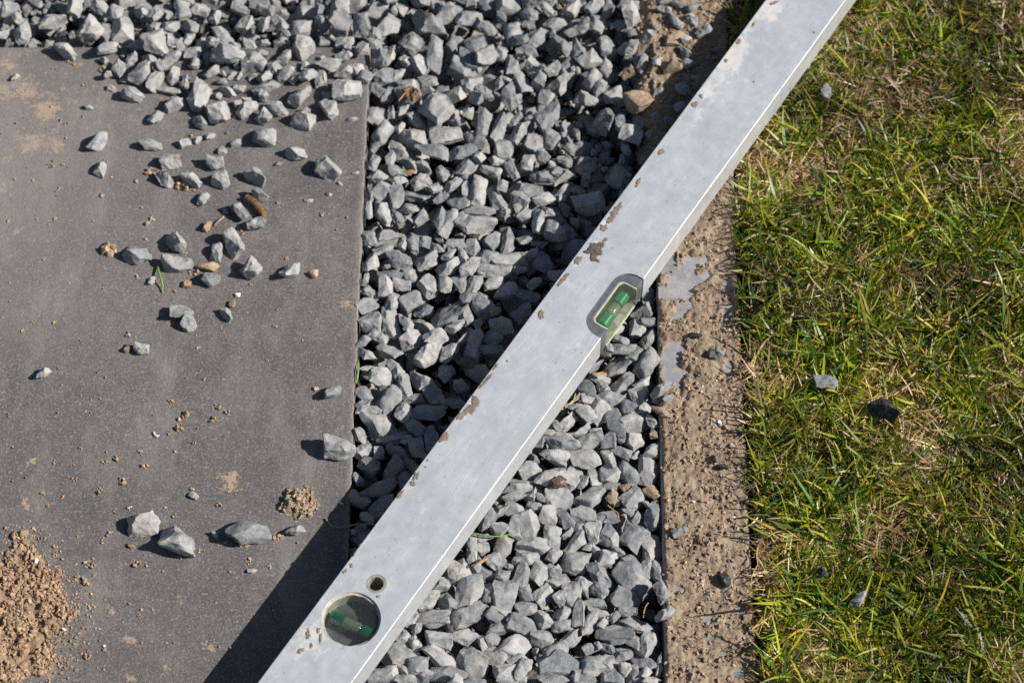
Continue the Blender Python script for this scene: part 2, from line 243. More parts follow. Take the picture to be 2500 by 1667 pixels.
# resting places of the gravel, eight numbers a stone: x y z in tenths of a mm, turn, shape, size
FILL = [
-917,-3069,-294,-32,0,-60,24,165, -2701,2813,-253,3,-69,33,4,225, -1087,3742,-280,-8,-31,67,6,163, 916,-1407,-246,55,-41,-5,36,167, -3710,2639,-295,-68,-67,-3,1,194,
-961,-751,-301,-17,4,-21,13,172, -634,-315,-307,-82,51,-17,35,148, 293,1822,-304,5,12,55,16,135, -1919,3171,-300,-24,96,0,16,141, -184,-1386,-302,38,23,28,26,136,
58,844,-291,-58,57,-53,12,139, -473,985,-299,-9,-98,1,12,137, 658,3705,-289,10,88,-29,16,158, 553,-1389,-297,2,3,-67,21,204, -2789,3155,-267,-88,5,2,34,225,
-1745,3225,-309,-1,-1,39,3,180, 507,3089,-280,42,-49,-28,38,153, -3357,3228,-250,-90,3,40,6,225, -678,-3213,-290,93,-26,-19,15,221, 969,2548,-283,-59,47,46,19,108,
596,-2363,-288,0,64,76,7,185, -1824,3915,-298,-4,-2,-92,27,184, 843,1787,-292,53,68,27,3,222, 482,4012,-287,5,44,84,26,195, 765,2609,-292,2,99,0,9,193,
494,2070,-305,96,-23,0,19,160, -1085,3295,-282,66,74,0,14,169, 706,81,-312,-94,32,0,19,127, -822,2572,-274,-50,-31,37,24,170, -56,55,-314,93,-21,-13,21,110,
-3423,2703,-255,-2,-65,3,38,173, -2912,3667,-260,56,-82,-3,26,202, -187,-2294,-302,-46,-88,0,15,183, -4991,2827,-285,-39,-50,70,28,184, -1871,3628,-311,0,0,53,23,123,
-2631,3131,-298,63,22,12,15,167, 578,-1980,-278,45,-66,50,10,162, -5133,3410,-304,21,3,-83,31,144, -1404,3346,-311,-2,-6,98,14,90, -2794,3511,-295,-7,99,0,7,193,
-243,683,-323,0,-98,15,11,94, 93,345,-295,17,66,66,15,180, -2269,3642,-313,-32,94,0,1,109, -440,3180,-309,-64,-76,0,19,138, -1563,3647,-310,97,11,-15,21,139,
689,-2565,-298,83,2,1,25,173, 209,3396,-301,15,-10,20,12,152, -824,-2483,-295,63,23,57,34,157, -4435,3667,-263,-10,82,55,18,225, 308,3880,-291,0,0,-98,31,225,
466,-1642,-294,37,-81,-34,27,209, 16,-1370,-308,70,57,11,37,138, 491,-232,-302,53,82,-10,20,171, -2183,2892,-285,-68,-55,-44,28,155, -594,4037,-295,81,-57,0,2,125,
-3414,2807,-297,-25,81,49,9,149, -402,1306,-257,-53,-70,-28,34,215, 966,1617,-294,-59,13,-31,7,147, -4001,3781,-308,42,88,-6,21,149, 18,1497,-312,-11,-1,97,33,137,
-237,2698,-284,-59,-55,-22,10,144, 384,2800,-250,-84,-7,29,6,154, -491,1754,-294,70,-21,-19,4,115, 314,2224,-311,-1,99,5,29,137, -136,-1646,-319,18,97,4,29,96,
-210,-1976,-240,11,-45,32,6,207, -96,3945,-312,18,4,-7,11,156, 52,1161,-245,-16,51,83,14,173, -600,-1414,-295,95,25,-7,28,139, 475,305,-312,44,5,-9,26,95,
-4273,3377,-286,16,-37,-64,0,154, -3579,2929,-303,-40,43,-64,19,169, -3922,3613,-259,-6,93,-27,22,225, -3082,3522,-298,0,2,-55,29,166, -259,-3215,-295,-23,8,-87,6,158,
-141,-103,-272,-13,-18,-75,14,205, -807,-1204,-302,-7,11,-87,23,155, -4529,3393,-308,-67,57,-33,33,116, -35,-402,-293,59,-32,3,34,165, 898,-1904,-306,-2,-2,97,9,135,
-2984,3537,-259,-9,59,-8,15,168, -899,2269,-296,-62,-51,-26,10,109, -977,1788,-295,3,0,-70,12,167, -707,3589,-303,18,-97,5,0,146, -626,-2042,-303,-67,-69,4,25,139,
-795,3688,-297,22,15,66,19,225, -4411,4052,-283,6,6,-99,7,225, -4640,3610,-281,38,-65,-62,35,171, -94,-3365,-286,16,69,64,15,213, -747,-657,-309,4,12,97,35,127,
64,-3080,-231,53,-51,-46,30,225, -45,3407,-308,29,91,-27,3,168, 541,2360,-269,57,35,35,22,187, 224,-3001,-278,7,-78,-59,0,176, -3444,4029,-300,-3,81,42,24,163,
-356,-206,-298,-10,5,76,33,219, -90,2962,-289,2,-32,84,16,163, -4959,3266,-311,-2,-2,16,39,139, 400,1425,-291,42,28,68,35,164, -2282,2696,-300,-5,2,2,37,160,
676,3481,-278,-10,-12,20,24,225, 932,-184,-304,-93,28,0,33,132, -740,-2088,-293,30,0,89,6,121, 312,606,-299,-73,67,0,38,111, -993,-2881,-234,-64,31,58,37,225,
-3678,3738,-261,-9,63,-76,24,208, 255,-1897,-305,-8,16,74,31,137, -2844,2985,-316,8,98,5,29,108, -266,3291,-301,-64,67,-25,35,189, 39,2438,-303,17,-11,-96,7,163,
-140,2352,-322,-22,-8,41,15,98, 260,3573,-301,-1,3,-61,9,158, -1,-2381,-306,99,2,0,19,158, 522,-2513,-290,19,4,78,38,180, -2046,3516,-287,-3,-81,-57,1,179,
-4856,3652,-278,-74,-61,-15,15,156, -629,3350,-302,16,-4,-32,5,150, 373,-1481,-286,1,38,-83,35,221, -943,4031,-290,22,-22,-52,18,140, -2023,3286,-294,-31,-1,93,10,163,
-5107,3592,-288,9,8,80,35,225, -936,-116,-310,-12,13,-95,32,114, -452,2956,-293,-51,21,47,0,150, -367,-1494,-287,-71,-68,-4,0,215, 235,438,-290,56,57,52,31,225,
-121,3662,-255,26,33,89,38,225, -89,-1108,-298,8,-8,-95,16,161, -800,3897,-306,-4,-99,0,33,130, -410,2088,-274,17,91,-12,21,195, -3266,2712,-299,13,-29,91,24,146,
462,3204,-281,88,38,-3,4,180, -1016,2755,-299,-2,34,-92,13,154, 68,-2023,-297,-2,1,18,25,201, 736,1207,-291,-31,-92,-14,28,129, 722,-2869,-260,26,46,78,22,223,
57,3928,-311,-9,7,62,33,148, -445,260,-303,68,-47,-33,21,112, -453,2303,-289,22,-36,-89,24,157, -771,2104,-308,-83,22,14,26,90, 175,-649,-301,67,-72,-6,29,166,
-2202,3893,-279,-6,79,-60,31,224, -5229,4047,-305,-68,-70,-12,17,140, -4379,2787,-290,-5,-19,-94,13,172, 543,-918,-276,87,35,-14,1,171, 749,-1541,-306,10,5,-96,33,173,
-824,-1663,-289,27,-95,-3,2,143, -792,2863,-264,-79,42,10,13,200, -793,1245,-273,-49,36,50,6,162, -3445,3051,-298,-81,-57,-5,0,165, 553,-499,-313,-1,-5,-41,39,132,
-724,-99,-306,-10,14,93,7,148, 26,-2770,-270,16,55,-45,10,195, 425,863,-295,-1,-2,69,24,171, -1349,3649,-312,43,-74,-29,33,106, -194,-2940,-300,-2,3,52,21,188,
436,-2979,-299,4,94,-27,17,176, -4863,3081,-254,77,0,61,28,188, 274,-77,-297,32,-65,-60,4,107, 176,-2340,-277,-93,26,24,29,199, 902,153,-302,-48,81,-26,37,136,
235,-309,-307,74,-43,-49,22,91, 563,3821,-303,-1,-1,99,25,168, 635,-3219,-301,-1,0,-96,11,194, 906,3261,-309,71,68,-10,21,141, -3551,3414,-310,6,29,-91,17,112,
-3187,3695,-221,-39,71,4,18,225, 439,-955,-317,-14,97,-15,11,141, 740,3076,-301,-55,-73,35,28,132, -4662,2838,-303,-47,86,1,20,156, -4171,2672,-302,-11,2,88,33,198,
-437,-2745,-309,-41,-35,59,7,138, -1398,3060,-290,24,37,61,26,181, 648,478,-309,-1,-4,-31,27,129, 175,-999,-306,18,3,-91,28,122, -2670,3907,-283,27,5,95,6,153,
365,3444,-295,45,-59,-52,37,146, 884,-1772,-316,-24,1,6,15,136, -3898,3921,-269,72,51,-45,16,225, -1236,2908,-272,31,-19,92,13,154, -88,2133,-305,18,-10,-96,7,155,
231,3132,-295,-15,98,5,29,225, 290,2948,-302,-2,13,-71,15,175, 795,2895,-295,-31,-80,-50,33,181, -568,-594,-310,35,-93,0,12,103, -3360,3584,-238,67,-69,9,37,225,
-663,460,-272,-15,-12,20,22,175, -1506,3171,-313,5,-98,-11,25,131, -1848,2714,-315,20,11,72,19,127, -989,-3315,-286,-9,-17,-94,38,196, 670,944,-303,18,-1,-96,28,134,
-1220,2743,-230,75,9,-64,16,225, -347,-820,-304,1,-2,96,3,210, -1404,3770,-266,-3,24,72,30,199, -3683,3139,-295,-29,-3,51,17,178, -761,-913,-231,-44,61,40,18,225,
-224,1924,-309,-10,-14,38,32,118, -1049,-2230,-316,4,-2,73,27,94, -369,1506,-313,6,-1,91,39,138, 40,2779,-272,-15,75,-62,5,193, 547,-1092,-303,-78,52,-23,31,206,
524,1884,-299,43,-8,31,38,103, -530,-2375,-297,-64,71,24,1,120, 880,3867,-288,12,14,-46,28,198, -677,1043,-296,-48,81,-18,17,185, 125,-2573,-272,-27,82,-39,18,188,
898,729,-289,5,55,-50,0,164, -1719,2592,-310,12,92,-32,3,160, -613,2742,-267,12,95,21,4,225, -2094,3143,-270,-41,-90,-5,30,182, 472,-3345,-308,-19,-97,0,9,121,
872,1132,-313,54,72,19,3,141, -2462,3988,-315,5,1,-61,1,117, 974,2412,-291,0,0,-71,31,225, -135,379,-267,-93,-17,-29,9,199, -984,-943,-288,8,9,84,35,225,
-1398,3948,-308,47,-86,-14,7,123, -443,-1875,-299,2,63,75,23,168, -875,-477,-295,80,52,9,21,208, -357,2255,-306,-2,-10,-90,12,122, 162,-1232,-300,0,0,95,31,181,
196,-829,-296,-22,-54,70,19,206, -152,3508,-306,-6,-1,37,14,106, -2246,3261,-312,-93,11,-11,31,149, -4484,3214,-299,65,1,2,7,147, 893,-2211,-279,65,-74,-2,6,177,
-575,-2928,-281,36,-62,58,4,145, -3430,3429,-238,-2,79,-24,33,171, -528,1425,-291,66,-46,-46,32,176, 888,1953,-282,-23,15,-47,5,225, 705,2470,-264,-74,46,-24,30,170,
-532,-1152,-302,-82,47,-3,17,163, -929,655,-275,57,-38,-18,2,199, -73,-657,-304,66,43,44,31,163, -345,-542,-283,-48,-77,-25,22,139, -4041,3390,-311,39,-29,-65,20,111,
-3068,2883,-300,-9,80,56,32,140, -1007,2965,-303,24,-7,-33,8,129, 301,1158,-260,78,-11,-38,38,225, -637,683,-267,-3,37,89,22,184, 413,-2054,-284,-67,-2,36,9,187,
-2464,3641,-241,51,1,84,14,225, 332,218,-294,26,7,90,2,165, -590,-2716,-250,-69,-32,28,2,225, -4215,3159,-287,91,-1,39,22,129, -132,-2534,-273,-9,0,-3,36,223,
-2452,2668,-303,99,1,0,13,130, 907,336,-273,-54,-59,-33,1,140, -2537,3812,-272,-25,-57,-40,29,153, -862,-1494,-289,34,-68,-57,15,203, 399,1582,-292,2,2,11,12,183,
-1484,2736,-275,53,50,46,17,186, -2495,2819,-313,11,92,-32,3,143, -3258,3477,-261,-88,-25,-15,8,204, -2881,2640,-294,74,-66,0,30,121, -4662,3212,-304,62,47,46,31,160,
-660,832,-297,0,-6,79,24,156, -3919,2861,-304,-1,-1,12,3,209, -899,3082,-257,-56,-33,71,0,225, -433,-3023,-296,27,-35,-84,26,141, -4515,3004,-295,-2,4,93,1,225,
-399,3720,-283,-44,-79,-23,22,141, -719,1952,-300,4,-94,-24,29,126, -554,30,-291,87,22,-7,37,220, -4266,3987,-310,-10,-99,1,1,123, -4262,3563,-281,-97,21,0,30,160,
-4695,2600,-291,97,17,-7,28,151, 557,2663,-275,-33,-9,8,2,217, -1213,3938,-268,32,90,17,4,223, -3846,3399,-287,-4,15,85,28,188, -334,4023,-298,7,94,-28,17,181,
-778,-2214,-297,-8,19,83,7,194, -5090,3884,-303,91,40,0,39,178, -784,24,-303,76,40,43,31,156, -882,339,-287,9,38,36,30,139, -161,542,-292,0,2,-91,25,225,
-4990,2594,-277,-44,-44,75,1,178, 836,-686,-314,13,8,-70,11,126, -2738,3299,-307,-7,23,-90,15,199, -531,-1607,-287,-46,-37,28,26,133, 497,1047,-312,-11,21,-81,15,168,
329,2640,-277,46,5,29,26,186, -973,-1740,-292,24,-50,-82,16,150, -331,446,-315,-1,1,-96,3,137, -754,-1831,-309,-29,46,-66,7,138, -4632,3796,-300,-98,17,0,2,112,
843,-1100,-292,0,0,8,17,173, 26,3130,-295,-23,-9,-39,6,155, -345,1898,-308,-1,-2,60,3,186, 746,2039,-283,27,-65,-56,14,131, -1706,3514,-285,40,90,0,9,223,
-306,1411,-305,7,-3,53,13,117, -2521,3068,-292,0,0,80,17,174, 411,-2648,-269,-60,-65,39,34,200, 584,1632,-298,-98,5,8,18,127, -3981,3150,-296,-47,-87,11,24,180,
-1463,2599,-288,-33,64,-60,23,170, -44,-1735,-313,3,1,-98,21,121, 760,1419,-270,24,20,73,18,199, -562,261,-283,-19,15,90,24,150, 825,944,-248,-69,-1,1,22,225,
38,1851,-305,-31,-65,62,15,133, -356,2733,-285,17,97,8,10,143, -591,1792,-255,-26,23,87,28,213, -3231,2965,-278,-22,-9,-38,6,219, -171,-1845,-268,23,81,51,36,159,
868,-2514,-308,-1,11,-16,33,161, -314,-2670,-278,3,6,6,36,217, 684,-1707,-311,-73,-67,0,9,111, 455,-1844,-293,44,-89,0,9,189, -5085,3054,-304,-2,4,90,1,175,
138,8,-313,77,61,-11,21,122, -4275,2959,-307,-2,1,-85,3,191, -77,1750,-309,-97,20,9,11,165, 115,2199,-282,50,-73,34,30,150, 263,1951,-314,-94,20,20,25,127,
-3085,2799,-243,-70,-48,-49,8,213, 901,3609,-270,88,-3,18,18,198, 918,3029,-289,-18,-49,-83,9,225, -860,-2719,-270,72,66,17,2,197, -3803,2977,-309,5,48,83,20,122,
73,524,-285,-54,-83,-2,12,191, 219,806,-259,8,33,38,30,216, 414,-1250,-294,-2,-40,91,9,196, 497,431,-279,1,18,21,8,154, 115,1702,-245,84,-25,28,30,182,
-3326,4003,-316,-93,19,-24,1,93, -365,57,-298,-33,-86,34,36,155, -1851,3756,-279,85,-9,-40,22,177, -1603,2918,-270,20,23,82,18,198, -22,1011,-235,-47,-47,-47,13,225,
-98,1259,-268,-90,-42,0,10,192, 769,-398,-292,0,0,29,25,225, 245,-2644,-293,11,7,67,35,201, 901,-2652,-301,6,-5,53,39,190, 133,2608,-278,-91,-7,-21,8,158,
751,4032,-264,32,9,46,10,225, -1666,3856,-295,13,98,4,29,225, -868,1013,-279,67,0,37,34,217, 471,80,-304,-1,-1,24,3,208, -1517,3556,-295,87,26,28,18,118,
-638,1325,-296,-3,-9,71,37,183, -484,-2612,-299,-10,-62,-65,30,98, -3874,2585,-290,-12,-7,49,2,140, 812,-3019,-292,-2,-32,76,32,162, 195,1378,-294,4,-36,-80,13,167,
-353,-1330,-260,-78,-19,-25,11,225, 787,-3222,-293,-22,26,-69,14,137, -537,3584,-285,-79,59,8,32,166, -252,934,-303,-93,13,-12,31,204, -333,-1044,-279,-20,-66,68,22,146,
-42,-2958,-286,-9,28,-68,17,219, -2400,3291,-214,16,-90,0,2,222, -2995,3967,-275,1,1,90,18,180, -4709,4052,-312,49,19,63,9,115, 321,-1367,-285,63,-1,53,10,148,
396,-2858,-305,4,-1,91,27,151, -973,3643,-298,-13,-92,35,36,149, -1754,2852,-312,19,97,0,1,118, -4950,3962,-308,89,43,-1,29,154, -3164,3284,-299,-86,-48,-6,0,163,
696,625,-279,42,-90,0,30,165, -2002,2767,-240,-11,-55,26,28,202, -2806,3991,-296,14,12,96,38,155, 210,1023,-288,-4,27,6,0,158, -565,2280,-312,55,-81,-5,25,135,
-221,-249,-301,71,64,9,21,177, -303,-389,-297,-87,36,-15,5,159, -461,768,-283,24,-79,-55,18,165, 963,2794,-304,94,29,-10,33,119, 705,1807,-297,49,60,53,0,120,
155,-1633,-303,-20,-97,0,15,174, 116,2014,-249,-87,-13,-9,30,193, -504,-697,-276,47,52,52,11,225, -201,1664,-310,82,-52,16,17,114, -182,1088,-296,47,-48,-28,14,104,
-408,2861,-291,-46,67,56,24,205, -606,3097,-294,14,-87,-37,18,127, -737,2428,-266,-24,-71,61,38,195, -985,1947,-305,-72,-61,18,5,125, -2337,2891,-309,-97,20,0,9,119,
464,-626,-253,-87,29,-10,30,185, 113,-3375,-246,8,62,-27,6,224, -3646,3544,-269,-32,46,-16,8,222, 319,-2220,-269,50,73,-42,16,225, -2021,4055,-274,41,-65,60,38,163,
-1241,3223,-296,-31,-20,15,20,170, -995,-2650,-278,-22,69,-61,1,178, -4723,3328,-312,14,6,-24,11,147, 694,-204,-291,48,14,14,8,156, 327,-3152,-300,0,5,70,1,196,
729,-2135,-311,-4,-4,-91,39,148, 926,1354,-299,1,-99,8,31,190, 795,2167,-297,-68,65,-10,17,186, -136,3165,-259,-23,-43,53,24,225, -228,-1160,-249,-73,-64,-6,22,193,
425,3603,-303,-16,94,26,21,165, -3420,3774,-292,-58,78,12,20,225, 729,-2702,-287,-74,43,-40,27,178, -915,-1202,-299,72,63,18,3,205, 694,2255,-261,31,-60,12,29,181,
916,3415,-321,-79,-56,18,3,90, -4161,3845,-303,46,25,70,9,160, 504,687,-312,67,71,-10,21,126, 93,3482,-295,-91,39,0,16,161, -330,3591,-286,2,2,-91,24,198,
-3843,3766,-301,13,8,-9,28,132, -454,-3322,-292,-18,-96,-11,24,175, 937,470,-305,-98,10,4,25,149, 326,2375,-304,-5,-13,-93,12,136, 579,-2904,-297,-86,45,4,27,210,
-317,-2421,-299,76,34,22,25,170, 349,-485,-293,-43,89,1,25,221, 564,1268,-311,75,64,-10,25,129, -913,1566,-279,7,80,53,32,221, -1001,-2444,-305,-92,30,7,27,169,
-148,-846,-286,19,7,74,25,225, -1313,2740,-308,71,-66,-10,8,104, -288,177,-281,1,2,-24,29,225, 84,-2137,-299,-3,-51,84,29,133, -694,1173,-310,-21,-31,47,20,109,
-3535,3253,-265,34,17,66,12,220, -1970,2913,-288,-9,12,-96,37,225, -338,2559,-288,19,49,80,27,182, -2122,3713,-278,97,-6,3,8,216, -984,767,-305,-36,-23,40,9,164,
-341,-2188,-294,-69,-68,20,27,225, -32,-215,-309,-18,4,97,28,111, -463,3354,-315,0,17,97,5,92, -2665,3701,-249,-85,-35,-25,14,225, -3722,3873,-270,-9,6,43,34,220,
-4483,3496,-290,-28,-1,-35,30,136, -827,-1053,-299,-16,16,-64,4,158, -2588,3330,-313,-84,50,9,7,118, -683,-1104,-274,-32,-87,28,4,225, -532,565,-296,42,-15,-47,26,159,
-1667,4053,-319,25,-96,0,3,110, -721,170,-258,-68,34,-27,2,206, -4161,3027,-251,-60,-69,13,36,225, 912,-952,-283,-17,-57,79,13,168, 95,3658,-273,-78,44,-36,23,194,
723,3268,-300,-12,96,3,20,181, -101,-2802,-295,-18,-22,44,30,123, -77,-2150,-289,-11,-22,31,6,178, 483,-2211,-297,-18,-16,-4,6,147, -2657,3000,-309,66,-71,-19,21,133,
-2196,2568,-312,-2,-24,96,15,166, -913,3759,-242,24,-43,-24,34,210, -886,2455,-306,7,-15,-92,5,132, -1294,3509,-257,38,10,-57,30,225, -2372,3789,-296,7,99,0,21,183,
-3791,2785,-280,-4,-36,-57,6,156, -832,3436,-260,79,4,-29,38,225, 298,-776,-294,13,-68,-71,16,138, -4800,3784,-300,4,-2,-96,24,158, -4965,3482,-282,0,0,-99,18,160,
-1837,3426,-260,-29,-75,3,10,210, -2286,3027,-295,-86,47,13,20,202, -313,-1767,-288,58,-24,27,10,142, -504,3761,-280,-6,-57,-49,18,128, 725,-708,-307,64,-42,-24,31,152,
-957,475,-305,57,-58,-56,24,139, -840,2770,-282,-72,22,-19,1,175, 318,3737,-287,-22,90,1,38,132, -124,876,-286,-49,-82,0,25,186, -696,-1564,-302,96,16,-19,20,174,
-526,1178,-269,-36,92,0,14,207, -346,3879,-297,-74,-66,4,24,168, -4027,4049,-276,16,73,-18,30,125, -812,-2001,-296,85,40,-4,15,183, -1246,3760,-301,-1,66,-74,27,137,
-15,3741,-251,-38,17,-55,33,147, 206,2296,-298,27,76,-54,4,121, 538,-1864,-270,-70,-8,-66,6,114, -910,-1306,-289,-73,50,44,33,133, -4798,3531,-309,6,10,-73,33,156,
-1429,3595,-198,-20,41,-51,36,199, 620,-39,-301,-91,25,-10,17,145, -206,4051,-277,-21,-86,21,1,185, -706,3003,-293,-22,-63,-71,34,164, -870,-848,-306,-20,11,-39,4,126,
369,-2380,-292,-14,52,-77,39,157, -2767,2937,-303,43,18,67,19,142, -1023,560,-266,19,49,48,15,225, 274,-1654,-312,-2,1,-78,3,157, -602,-1020,-305,-21,27,-93,15,134,
610,1171,-294,9,87,46,21,147, -1967,4027,-201,19,-7,56,37,153, 198,2732,-271,0,27,93,2,177, 444,3813,-309,-5,21,-95,23,127, -1365,2827,-278,-9,54,-78,28,163,
-1572,2673,-302,0,75,-64,38,95, -435,-2597,-162,22,-66,-65,1,177, -280,-2313,-212,9,55,-73,25,225, -834,-1580,-234,-4,-32,-83,38,151, -4568,3958,-292,57,76,17,21,225,
-118,260,-304,0,0,46,7,152, -382,1963,-261,-38,-30,-41,2,161, -1874,3772,-156,-52,5,83,10,209, -899,-2422,-283,13,28,45,39,175, 462,550,-300,87,47,0,38,107,
21,2551,-249,31,10,-93,21,223, -4342,2988,-267,-28,4,80,39,183, -528,3219,-302,-14,12,87,28,139, -2544,2607,-247,-12,-47,0,30,166, -493,2196,-235,16,32,-89,30,158,
-52,-1943,-286,55,80,-7,11,212, -1507,3074,-302,-46,-32,64,37,105, -274,439,-218,-24,-83,43,18,225, -3357,3754,-194,35,-31,-73,16,186, -3051,2985,-272,-48,13,46,12,165,
625,-739,-263,30,87,-28,36,225, -969,2188,-258,67,-50,40,0,167, 227,25,-319,-96,24,0,3,107, -2137,2736,-301,-15,-16,60,15,205, 506,920,-262,3,-60,71,33,222,
-812,844,-303,36,78,50,33,146, -3674,3389,-286,-4,-31,64,24,198, -4792,2938,-302,-54,-8,9,3,130, 166,1549,-282,-27,7,-17,5,225, -3793,3111,-299,65,-51,-15,31,178,
-2797,3760,-300,46,83,9,3,180, 303,940,-310,-11,41,-88,9,136, -4368,3413,-311,-24,5,34,39,130, 969,2079,-268,-37,58,-60,9,178, -560,-1234,-308,-99,3,0,9,122,
607,2012,-293,61,24,28,19,178, -1218,3667,-282,22,-18,-95,19,155, -558,-3192,-250,-33,53,-40,22,148, -1,2193,-289,79,28,-52,21,118, 33,-3291,-228,-51,-3,-54,8,154,
-935,-2956,-241,50,35,6,14,142, -3900,3249,-304,46,-25,-29,20,137, -2366,3975,-285,-88,32,14,8,126, -1054,2676,-258,67,-17,-70,15,165, 306,-316,-286,-32,36,12,9,138,
-4230,2589,-303,21,79,54,25,144, -11,3002,-260,42,-14,89,9,167, 584,1761,-301,14,3,-38,16,150, 317,-678,-307,-97,-16,7,31,149, -900,3948,-215,-71,57,37,30,131,
954,243,-306,-26,-58,75,28,111, -132,2197,-231,-20,-44,-45,6,225, -859,-2575,-211,81,-5,12,7,206, -4442,2931,-249,1,19,-88,27,134, 0,4037,-279,-12,15,36,29,151,
-756,1091,-245,-52,34,-63,23,186, -2228,3107,-215,40,83,15,36,204, -610,802,-169,48,81,-20,6,211, -366,-2000,-262,-65,-31,-35,36,124, -42,1123,-165,-16,-57,77,5,156,
345,-1342,-200,-39,7,-88,20,150, -1387,3402,-231,7,86,47,3,206, -738,-460,-287,40,-58,-57,36,133, -2536,3228,-262,67,-69,25,23,225, -720,-1944,-244,35,-61,-35,21,194,
-108,-1007,-305,-84,-41,27,22,90, -430,162,-280,-34,55,73,38,127, -265,2450,-233,-50,-43,16,4,194, -2218,3524,-228,21,30,-88,6,225, -1667,3530,-177,-79,-26,-54,36,131,
659,332,-292,21,33,6,30,125, -3988,2977,-248,9,31,1,28,225, 282,3992,-301,-9,81,45,24,156, 78,-2468,-236,80,27,25,29,199, -3269,2626,-239,-49,-82,-22,18,217,
-4005,2659,-271,-48,20,-10,35,225, -1049,2845,-290,82,3,-30,22,126, 674,-3081,-234,34,61,58,34,225, -348,-1203,-260,-79,16,-45,11,225, -994,-1904,-278,-36,17,60,34,137,
-3520,2877,-240,22,32,4,1,225, -97,-3209,-263,-33,51,-67,10,185, -691,-2475,-251,44,20,83,18,196, -500,-2011,-305,10,6,-94,33,180, -192,1136,-188,-36,-74,41,30,160,
-2779,3396,-298,95,6,-11,4,124, -986,343,-273,-79,4,-52,7,166, -447,-1539,-250,-66,50,-26,11,147, 448,1366,-245,23,-4,93,1,225, 255,-1145,-260,30,92,-12,18,205,
-429,-1656,-258,-61,13,-5,24,185, 327,3550,-306,-54,-43,45,23,111, -191,-2412,-308,-91,6,-15,5,99, -3121,3706,-106,-84,-30,17,1,124, 565,-1670,-283,35,33,-39,24,129,
378,1997,-295,19,-96,-7,36,142, 681,-3242,-254,11,-54,-82,15,126, -261,1812,-296,77,-43,-24,25,173, -4982,2956,-305,59,-58,-38,25,141, 701,-2331,-280,47,-61,-46,20,146,
-2493,3455,-224,57,28,-19,8,225, -5033,3362,-276,30,15,-68,14,175, 871,2482,-259,-37,-44,58,30,158, 544,3300,-256,-73,37,-30,2,171, 568,-363,-255,24,-9,95,36,217,
666,2837,-255,6,-31,-22,6,225, 342,407,-285,-13,12,-85,22,142, 804,73,-311,-79,57,-9,11,182, 56,-710,-293,-83,42,-22,4,156, -3952,3450,-250,-23,-33,15,13,195,
-572,-237,-306,17,96,-18,39,192, -978,-3158,-310,-33,93,-11,24,118, -4481,3557,-225,42,18,2,7,138, -3783,3773,-215,-68,-67,-19,27,186, -1924,3070,-244,-19,-82,41,22,162,
943,-1557,-303,-1,1,51,24,139, -858,447,-299,6,65,73,20,113, -459,2734,-287,-18,77,-28,7,133, -747,-2937,-290,-94,29,-9,0,201, -26,1780,-279,-22,0,-89,3,147,
-289,-797,-237,88,-36,-1,1,176, -677,1692,-230,-17,-72,59,14,218, -3042,3615,-162,-81,-49,-14,12,182, -44,-2387,-231,-34,-24,38,35,196, -860,3237,-299,9,14,78,5,164,
292,3288,-211,66,34,51,36,186, -299,1620,-263,-70,-45,-20,8,148, 378,-1586,-225,92,34,-2,37,225, -24,636,-229,-13,-69,-66,12,201, 504,-1201,-275,-13,-31,92,25,161,
863,1427,-214,52,48,46,13,138, 574,-588,-309,9,4,-36,24,108, 825,-240,-266,59,8,66,34,166, 716,-2486,-292,-67,3,-15,37,138, 756,-2140,-214,59,-30,-29,14,187,
388,1862,-306,-38,19,-48,9,156, 794,-1916,-273,-49,-57,49,29,202, -2846,2880,-272,42,89,4,34,167, 336,-889,-261,33,43,-81,14,152, 736,2584,-215,-2,-18,-96,25,145,
-623,3480,-285,82,-29,-1,18,150, -959,3320,-218,-59,58,-8,21,225, 129,3231,-275,69,60,-38,17,175, -939,200,-283,8,4,-8,30,168, -311,1078,-310,0,0,-85,25,134,
901,-851,-294,-25,-68,64,3,168, -3538,3645,-220,-8,-23,-94,5,187, -446,-589,-297,-86,36,-15,5,158, -91,-1354,-227,-26,39,-2,34,225, -615,-2271,-297,0,0,-45,23,187,
-3932,3795,-191,-59,-70,-21,27,199, -734,1353,-285,-34,-4,93,39,154, -375,992,-268,-55,65,-49,28,130, -3046,3183,-305,13,-14,-97,16,136, -1786,2957,-306,-7,-7,-86,39,150,
-513,1956,-225,-45,68,-50,13,206, 803,3169,-210,73,-63,3,16,213, 167,-2176,-257,-28,57,-37,14,151, -4981,4078,-313,8,-95,-28,3,126, -354,3222,-300,59,79,0,13,142,
337,2686,-166,-58,79,17,23,216, -359,-704,-302,-20,5,-48,36,121, -2592,2876,-289,20,-5,-14,29,138, 371,1669,-258,4,71,-58,39,174, -1790,3311,-267,74,5,54,9,178,
-285,-412,-208,-78,-53,13,28,170, -1208,3374,-278,-27,56,-75,33,136, 752,3403,-305,-35,13,-64,20,132, -273,3747,-289,-79,7,58,34,126, 146,225,-264,3,-16,43,32,192,
-859,-2125,-296,-31,-32,88,7,124, -456,-2483,-255,46,-85,21,10,174, -536,1038,-204,-80,-12,-44,7,174, -60,-1638,-281,3,33,89,33,144, -4063,3267,-278,5,62,-68,1,173,
-3040,2599,-284,-95,-6,11,28,174, -964,-2042,-284,-41,-5,-39,23,169, -2011,3408,-242,53,-2,-83,0,176, 668,3875,-269,2,44,73,27,225, -358,-2684,-173,0,-30,26,6,159,
-556,-2818,-262,-37,-59,6,17,150, -5247,3775,-303,-31,-87,33,11,144, 744,-1225,-300,91,10,-4,39,191, 258,-2481,-270,13,-8,92,26,140, 289,1052,-164,31,-7,43,16,214,
